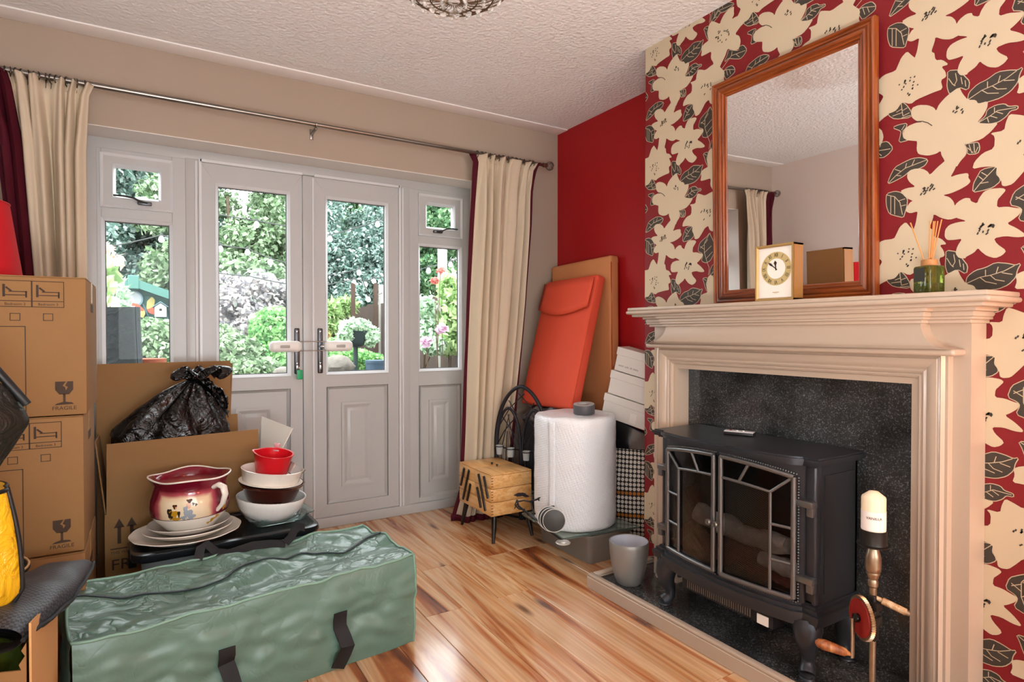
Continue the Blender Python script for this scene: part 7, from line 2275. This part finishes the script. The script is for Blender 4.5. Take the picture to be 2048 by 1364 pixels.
Mb_ = face_M(at(291, 619, SYY - 0.02), (math.cos(0.35), 0, math.sin(0.35)), (-math.sin(0.35), 0, math.cos(0.35)))
for s, mt in ((-1, 'wing_orange'), (1, 'wing_yellow')):
    obj('wing', MB().prism([(s * 0.01, 0), (s * 0.05, 0.09), (s * 0.12, 0.13), (s * 0.14, 0.08), (s * 0.10, 0.01), (s * 0.03, -0.01)][::s], 0, 0.012, 0, Mb_), mt, bf)
    obj('wing', MB().prism([(s * 0.01, -0.005), (s * 0.09, 0.0), (s * 0.11, -0.05), (s * 0.06, -0.09), (s * 0.02, -0.05)][::s], 0, 0.012, 0, Mb_), 'wing_yellow' if s < 0 else 'wing_orange', bf)
obj('body', MB().tube([tuple(Mb_ @ V((0, -0.08, 0.01))), tuple(Mb_ @ V((0, 0, 0.016))), tuple(Mb_ @ V((0, 0.07, 0.01)))], [0.006, 0.012, 0.005], 8), 'wing_dark', bf, smooth=60)
P('bird_white', '#a9aaa6', 0.6)
bd = thing('birdhouse', 'small white birdhouse on the shed wall by the butterfly', 'birdhouse', tuple(at(321, 622, SYY - 0.05)))
c = at(321, 622, SYY - 0.055)
obj('box', MB().prism([(-0.065, -0.075), (0.065, -0.075), (0.065, 0.05), (0, 0.10), (-0.065, 0.05)], -0.05, 0.05, 0, Matrix.Translation(c), axis='y'), 'bird_white', bd, smooth=0)
obj('entrance_hole', MB().lathe([(0.0001, 0.0), (0.017, 0.0), (0.017, 0.003), (0.0001, 0.003)], 16, 0, face_M((c.x, c.y - 0.051, c.z + 0.015), (1, 0, 0), (0, 0, 1))), 'ink', bd)
obj('little_roof', MB().prism([(-0.085, 0.045), (0, 0.108), (0.085, 0.045), (0.085, 0.055), (0, 0.12), (-0.085, 0.055)], -0.07, 0.055, 0, Matrix.Translation(c), axis='y'), 'plate_blue', bd, smooth=0)

# covered barbecue outside the left window
bag_mat('cover_grey', '#23282b', 0.75)
cv = thing('covered_barbecue', 'tall barbecue under a dark grey cover outside the left window', 'barbecue cover', (-0.13, 4.30, GZ))
def cvf(u, v):
    a = 2 * PI * u
    q = 1 - 0.12 * v
    sq = lambda t: (abs(t) ** 0.55) * (1 if t > 0 else -1)
    f = 1 + 0.05 * nz3(math.cos(a) * 2, math.sin(a) * 2, v * 5) + 0.03 * math.sin(9 * a + v * 4)
    top = 0 if v < 0.9 else (v - 0.9) * 0.4
    return (-0.215 + 0.20 * q * f * sq(math.cos(a)), 4.30 + 0.17 * q * f * sq(math.sin(a)), GZ + (1.385 - 0.02 * math.cos(a * 1 - 0.3) + 0.03 * math.cos(a)) * v)
m_ = MB(); m_.grid(cvf, 60, 40, closed_u=True); m_.f.append(tuple(39 * 60 + k for k in range(60))); m_.m.append(0)
obj('cover', m_, 'cover_grey', cv, smooth=70)
obj('seam', MB().tube([tuple(V(cvf(0.905, k / 20)) + V((0.003, -0.003, 0))) for k in range(21)], 0.005, 6), P('seam_grey', '#3e454b', 0.7), cv, smooth=60)

# foliage ----------------------------------------------------------
def leaves_mesh(name, clumps, n, size, mat, seed, flat=0.0, elong=1.7, shell=0.5):
    rg = np.random.default_rng(seed)
    cen = np.array([c[0] for c in clumps], float); rad = np.array([c[1] for c in clumps], float)
    wgt = np.prod(rad, axis=1) ** (2 / 3); wgt /= wgt.sum()
    idx = rg.choice(len(clumps), n, p=wgt)
    d = rg.normal(size=(n, 3)); d /= np.linalg.norm(d, axis=1)[:, None]
    r_ = shell + (1 - shell) * rg.random(n) ** 0.7
    pos = cen[idx] + d * rad[idx] * r_[:, None]
    nr = d * 0.6 + rg.normal(size=(n, 3)) * 0.8 + np.array([0, -0.15, 0.45]); nr /= np.linalg.norm(nr, axis=1)[:, None]
    t = np.cross(nr, rg.normal(size=(n, 3))); t /= np.linalg.norm(t, axis=1)[:, None]
    b_ = np.cross(nr, t)
    s = size * (0.6 + 0.8 * rg.random(n))[:, None]
    L_ = t * s * elong * 0.5; W_ = b_ * s * 0.5
    fold = nr * s * 0.10
    vv = np.stack([pos - L_, pos + W_ + fold, pos + L_, pos - W_ + fold], axis=1).reshape(-1, 3)
    me = bpy.data.meshes.new(name)
    me.vertices.add(4 * n); me.vertices.foreach_set('co', vv.ravel().astype(np.float32))
    me.loops.add(4 * n); me.loops.foreach_set('vertex_index', np.arange(4 * n, dtype=np.int32))
    me.polygons.add(n); me.polygons.foreach_set('loop_start', np.arange(0, 4 * n, 4, dtype=np.int32))
    me.update(calc_edges=True); me.validate()
    me.materials.append(MATS[mat])
    return me
leaf_mat('lf_green', ['#2f5a34', '#47783f', '#6d9a55', '#8bb56a'])
leaf_mat('lf_cool', ['#2c4c3e', '#4d7460', '#7ea08c', '#c4d2c4', '#3d6450'])
leaf_mat('lf_olive', ['#446334', '#68894c', '#93ad72', '#c0d0a0'])
leaf_mat('lf_lime', ['#6a9238', '#8fb84c', '#b0d068', '#cfe294'])
leaf_mat('lf_smoke', ['#6b6468', '#958a8c', '#c0b0a8', '#dcc6ba', '#8c9a88'])
leaf_mat('lf_bright', ['#3f8a2c', '#5eae3a', '#86cf52', '#c2e27a'])
leaf_mat('lf_pale', ['#6f9a60', '#9cc088', '#c2dcae', '#e6f0d8'])
leaf_mat('lf_red', ['#c8402e', '#e0604a', '#ee8a70'])
leaf_mat('lf_pink', ['#d88fb0', '#e8aac6', '#f2cadb'])
leaf_mat('lf_peach', ['#d9a58a', '#e6bda0', '#f0d6c2'])
P('bark', '#5a4a3c', 0.9, var=(6, 0.3), bump=(30, 0.5, 0.02))
def tufts(clumps, k, f, seed):
    """break a crown up into k small leaf tufts per clump so the sky shows between them"""
    rg = np.random.default_rng(seed); out = []
    for c, r_ in clumps:
        for _ in range(k):
            d = rg.normal(size=3); d /= np.linalg.norm(d)
            q = rg.random() ** 0.45
            s_ = f * (0.6 + 0.8 * rg.random())
            out.append((tuple(np.array(c) + d * np.array(r_) * q), (r_[0] * s_, r_[1] * s_, r_[2] * s_)))
    return out
def plant(name, label, cat, base, clumps, n, size, mat, seed, group=None, stems=3, bark='bark', split=None, **kw):
    """a plant with its own stems and foliage; clumps relative to world"""
    root = thing(name, label, cat, tuple(base), group=group)
    f = obj('foliage', leaves_mesh('foliage', tufts(clumps, split[0], split[1], seed) if split else clumps, n, size, mat, seed, **kw), None, root); f['kind'] = 'stuff'
    rg = random.Random(seed)
    for k in range(stems):
        c, r_ = clumps[k % len(clumps)]
        b0 = V(base) + V((rg.uniform(-0.04, 0.04), rg.uniform(-0.04, 0.04), 0)) * (1 + r_[0])
        top = V(c) + V((0, 0, r_[2] * 0.3))
        mid = (b0 + top) / 2 + V((rg.uniform(-0.1, 0.1), rg.uniform(-0.1, 0.1), 0)) * r_[0]
        w = max(0.006, min(0.16, r_[0] * 0.055))
        obj('stem' if w < 0.05 else 'trunk', MB().tube([b0, mid, top], [w, w * 0.75, w * 0.3], 8), bark, root, smooth=60)
    return root
def blob(px, py, Y, rx, rz, ry=None):
    c = at(px, py, Y); return (tuple(c), (rx, ry or rx, rz))
def gnd(px, Y):
    p = at(px, 700, Y); return (p.x, Y, 0.70 if 4.87 < Y < 8.4 and -2.2 < p.x < 2.5 else GZ)
TG = 'trees behind the garden'
plant('broadleaf_tree', 'soft green tree rising behind the shed seen through the left window', 'tree', gnd(300, 12.5), [blob(270, 430, 12.5, 2.0, 1.7), blob(345, 520, 12.0, 1.4, 1.2), blob(225, 540, 12.4, 1.3, 1.1), blob(190, 380, 12.8, 1.6, 1.3)], 46000, 0.06, 'lf_cool', 11, TG, split=(26, 0.26), shell=0.15)
plant('broadleaf_tree', 'yellow-green tree filling the left door glass above the shed', 'tree', gnd(465, 11.0), [blob(455, 440, 11, 1.35, 1.3), blob(470, 540, 10.6, 1.2, 0.9), blob(420, 560, 10.8, 0.9, 0.9), blob(545, 520, 11.2, 0.9, 1.0)], 44000, 0.056, 'lf_olive', 12, TG, split=(26, 0.26), shell=0.15)
plant('broadleaf_tree', 'mid green tree behind the middle of the doors', 'tree', gnd(575, 12.5), [blob(570, 490, 12.5, 1.2, 0.8), blob(610, 560, 12, 1.2, 1.0), blob(520, 590, 12, 1.2, 1.0)], 34000, 0.058, 'lf_green', 13, TG, split=(26, 0.26), shell=0.15)
plant('holly_tree', 'grey-green speckled holly tree behind the right door glass', 'tree', gnd(720, 9.9), [blob(700, 500, 9.8, 1.0, 0.95), blob(745, 560, 9.6, 0.8, 0.8), blob(680, 590, 9.6, 0.8, 0.7), blob(760, 450, 10.0, 0.7, 0.6)], 42000, 0.042, 'lf_cool', 14, TG, split=(26, 0.26), shell=0.15)
plant('holly_tree', 'dark green tree above the fence at the right', 'tree', gnd(890, 9.0), [blob(870, 470, 9.4, 0.9, 0.9), blob(900, 540, 9.0, 0.8, 0.55), blob(930, 430, 9.5, 0.9, 0.8)], 24000, 0.05, 'lf_green', 15, TG, split=(26, 0.26), shell=0.15)
plant('conifer_tree', 'tall feathery conifer at the back behind the right door', 'tree', gnd(680, 14.5), [blob(700, 430, 14.5, 1.2, 0.8), blob(765, 400, 14.8, 1.2, 0.9), blob(850, 420, 14.6, 1.4, 1.2), blob(610, 450, 14.6, 1.2, 1.0)], 30000, 0.07, 'lf_green', 16, TG, split=(26, 0.26), shell=0.15)
# bushes and border plants
plant('smoke_bush', 'grey-pink smoke bush beyond the left door glass', 'bush', gnd(505, 7.6), [blob(500, 620, 7.6, 0.55, 0.42), blob(455, 600, 7.8, 0.4, 0.25), blob(550, 590, 7.7, 0.45, 0.3), blob(490, 690, 7.4, 0.5, 0.3)], 14000, 0.04, 'lf_smoke', 21, split=(30, 0.3), shell=0.2)
plant('green_conifer_bush', 'bright green rounded conifer bush behind the door lock', 'bush', gnd(548, 6.2), [blob(550, 665, 6.2, 0.24, 0.26), blob(548, 725, 6.1, 0.27, 0.24)], 10000, 0.028, 'lf_bright', 22)
plant('leafy_bush', 'loose yellow-green bush low in the left door glass', 'bush', gnd(465, 6.0), [blob(465, 715, 6.0, 0.30, 0.22), blob(500, 745, 5.8, 0.30, 0.15), blob(440, 690, 6.1, 0.2, 0.2)], 9000, 0.032, 'lf_olive', 23)
plant('leafy_bush', 'rounded light green bush below the birdhouse', 'bush', gnd(305, 6.2), [blob(305, 690, 6.2, 0.36, 0.24), blob(335, 720, 6.1, 0.3, 0.2), blob(280, 715, 6.1, 0.3, 0.2)], 11000, 0.032, 'lf_olive', 24)
plant('feathery_shrub', 'feathery pale green shrub left of the shed', 'bush', gnd(232, 6.6), [blob(222, 595, 6.6, 0.13, 0.20), blob(206, 620, 6.5, 0.16, 0.26), blob(236, 618, 6.5, 0.10, 0.12)], 2600, 0.04, 'lf_pale', 25, elong=3.0)
plant('geranium_plant', 'lime green large-leaved plant at the left edge of the window', 'plant', gnd(205, 4.75), [blob(214, 548, 4.75, 0.07, 0.10), blob(206, 585, 4.75, 0.08, 0.10)], 40, 0.085, 'lf_lime', 26, elong=1.1, stems=2)
plant('peach_lily', 'pale peach flowers on thin stems above the lime leaves', 'flower', gnd(222, 4.95), [blob(214, 500, 4.95, 0.05, 0.04), blob(238, 522, 4.95, 0.05, 0.04)], 44, 0.028, 'lf_peach', 27, elong=2.4, stems=2)
plant('leafy_bush', 'low green bush at the foot of the right door glass', 'bush', gnd(715, 5.6), [blob(700, 722, 5.6, 0.26, 0.12), blob(735, 730, 5.5, 0.2, 0.12), blob(672, 700, 5.7, 0.14, 0.12)], 8000, 0.028, 'lf_bright', 28)
plant('fern', 'lime green fern fronds beside the fence', 'fern', gnd(668, 7.2), [blob(664, 622, 7.2, 0.16, 0.10), blob(690, 612, 7.2, 0.12, 0.08), blob(660, 650, 7.2, 0.14, 0.10)], 1200, 0.06, 'lf_lime', 29, elong=3)
plant('climbing_plant', 'lime leaved climber against the fence post at the right', 'plant', gnd(898, 5.3), [blob(900, 580, 5.3, 0.13, 0.22), blob(905, 640, 5.2, 0.14, 0.2), blob(895, 685, 5.2, 0.15, 0.12)], 700, 0.06, 'lf_lime', 30, elong=1.3)
plant('climbing_plant', 'paler leafy trailing plant left of the fence post', 'plant', gnd(852, 5.3), [blob(850, 620, 5.3, 0.11, 0.14), blob(855, 665, 5.3, 0.13, 0.14), blob(870, 690, 5.2, 0.14, 0.10)], 900, 0.045, 'lf_pale', 31, elong=1.6)
plant('red_geranium', 'red geranium blooms high beside the fence post', 'flower', gnd(878, 5.0), [blob(881, 541, 5.0, 0.042, 0.026), blob(869, 562, 5.0, 0.042, 0.030)], 130, 0.026, 'lf_red', 32, elong=1.1, stems=2)
plant('pink_petunia', 'pink petunia bloom in front of the pale post', 'flower', gnd(885, 4.9), [blob(884, 657, 4.9, 0.038, 0.032)], 30, 0.07, 'lf_pink', 33, elong=1.0, stems=1)
plant('pink_petunia', 'lower pale pink petunia bloom left of the post', 'flower', gnd(855, 4.9), [blob(854, 682, 4.9, 0.045, 0.030)], 30, 0.07, 'lf_pink', 34, elong=1.0, stems=1)
# hanging basket
P('basket_grey', '#26383a', 0.6)
hb_ = at(711, 676, 5.2)
hk = thing('planter_bowl', 'grey-green bowl planter on a post spilling pale foliage', 'planter', (hb_.x, 5.2, 0.70))
obj('bowl', MB().lathe([(0.0001, -0.075), (0.06, -0.075), (0.09, -0.04), (0.115, 0.055), (0.122, 0.06), (0.112, 0.062), (0.085, -0.035), (0.0001, -0.06)], 32, 0, Matrix.Translation(hb_)), 'basket_grey', hk, smooth=50)
obj('post', MB().tube([(hb_.x, 5.2, 0.70), (hb_.x, 5.2, hb_.z - 0.07)], 0.02, 10), 'basket_grey', hk)
plant('trailing_plant', 'pale green trailing plant growing in the bowl planter', 'plant', (hb_.x, 5.2, hb_.z + 0.02), [((hb_.x, 5.2, hb_.z + 0.10), (0.14, 0.12, 0.07)), ((hb_.x - 0.10, 5.15, hb_.z + 0.03), (0.07, 0.07, 0.07)), ((hb_.x + 0.12, 5.15, hb_.z + 0.02), (0.07, 0.07, 0.09))], 1500, 0.035, 'lf_pale', 35)
# stones, pots
P('stone', '#6f6a62', 0.9, var=(9, 0.15), bump=(20, 0.5, 0.02))
def rock(label, px, py, Y, s, seed):
    c = at(px, py, Y); m = MB()
    def rf2(r_, z, a): return (r_ * (1 + 0.28 * nz3(math.cos(a) * 2 + seed, math.sin(a) * 2, z * 9 / s)), z)
    m.lathe([(max(1e-4, math.sin(PI * i / 10) * s), -math.cos(PI * i / 10) * s * 0.75) for i in range(11)], 20, 0, Matrix.Translation(c), rf2)
    base = obj('rock', m, 'stone', smooth=50); tag(base, label, 'rock'); return base
rock('large pale garden rock at the foot of the right door glass', 676, 733, 5.0, 0.13, 2)
rock('white garden rock low behind the left door', 567, 748, 5.0, 0.08, 6)
pl_ = at(757, 738, 4.6)
tag(obj('blue_plant_pot', MB().lathe([(0.0001, GZ + 0.007), (0.07, GZ + 0.007), (0.10, pl_.z + 0.05), (0.106, pl_.z + 0.05), (0.106, pl_.z + 0.07), (0.092, pl_.z + 0.07), (0.0001, pl_.z)], 28, 0, Matrix.Translation((pl_.x, 4.6, 0))), P('pot_blue', '#33485a', 0.5), smooth=50), 'blue-grey plant pot outside the right door', 'plant pot')
tc_ = at(316, 735, 4.6)
tag(obj('terracotta_pot', MB().lathe([(0.0001, GZ + 0.007), (0.07, GZ + 0.007), (0.10, tc_.z + 0.03), (0.108, tc_.z + 0.03), (0.108, tc_.z + 0.06), (0.094, tc_.z + 0.06), (0.0001, tc_.z)], 28, 0, Matrix.Translation((tc_.x - 0.06, 4.6, 0))), P('terracotta', '#8a4630', 0.8), smooth=50), 'terracotta pot below the barbecue cover', 'plant pot')
P('stake_wood', '#46352c', 0.85)
for px, y0, y1, Y, lb_ in ((706, 566, 640, 7.0, 'thin brown garden stake left of the tall post'), (751, 566, 640, 7.0, 'thin brown garden stake nearest the tall pale post')):
    p = at(px, y0, Y)
    tag(obj('garden_stake', MB().rbox(p.x - 0.022, p.x + 0.022, Y - 0.022, Y + 0.022, GZ, p.z, 0.004, 1), 'stake_wood'), lb_, 'stake')
# string lights
P('bulb_glass', '#f6f8f8', 0.05, trans=0.35, spec=0.8)
P('cord_dark', '#3a3d3c', 0.6)
bulb_me = mesh_of('bulb', MB().lathe([(0.0001, -0.075), (0.016, -0.070), (0.027, -0.052), (0.027, -0.040), (0.018, -0.018), (0.010, -0.008), (0.0001, -0.006)], 14), 'bulb_glass', 60)
cap_me = mesh_of('socket', MB().lathe([(0.0001, -0.010), (0.011, -0.010), (0.011, 0.020), (0.0001, 0.022)], 10), 'cord_dark', 60)
def strand(label, pts_):
    """pts: (px,py,Y,bulb)"""
    P_ = [at(a, b_, Y) for a, b_, Y, q in pts_]
    root = thing('string_lights', label, 'string lights', tuple(P_[0]), group='strings of garden bulbs')
    dense = []
    for i in range(len(P_) - 1):
        for k in range(8):
            t = k / 8; p = P_[i].lerp(P_[i + 1], t); p.z -= 0.10 * (P_[i + 1] - P_[i]).length * t * (1 - t) * 0.6; dense.append(p)
    dense.append(P_[-1])
    obj('cord', MB().tube(dense, 0.006, 5), 'cord_dark', root, smooth=60)
    for p, q in zip(P_, pts_):
        if q[3]:
            for nm, me in (('bulb', bulb_me), ('socket', cap_me)):
                o = bpy.data.objects.new(nm, me); COL.objects.link(o); o.parent = root
                o.location = p - P_[0]
strand('bulb string crossing the left window and left door glass', [(180, 500, 6.5, 0), (323, 470, 6.6, 1), (366, 480, 6.6, 0), (441, 490, 6.6, 1), (495, 497, 6.7, 1), (541, 517, 6.8, 1), (640, 540, 7.0, 0)])
strand('high bulb string across the upper door glass', [(300, 420, 6.2, 0), (420, 425, 6.2, 0), (513, 441, 6.2, 1), (575, 452, 6.2, 0), (660, 470, 6.2, 1), (755, 441, 6.2, 1), (850, 420, 6.2, 0)])
strand('lower bulb string along the fence tops', [(430, 545, 7.0, 0), (498, 552, 7.0, 1), (620, 575, 7.0, 0), (708, 558, 7.0, 1), (731, 562, 7.0, 1), (748, 556, 7.0, 1), (857, 534, 6.0, 1), (901, 522, 6.0, 1), (960, 500, 6.0, 0)])
strand('short bulb string hanging in the right door glass', [(600, 545, 10.4, 0), (718, 538, 6.6, 1), (737, 592, 6.8, 1), (766, 585, 7.56, 0)])
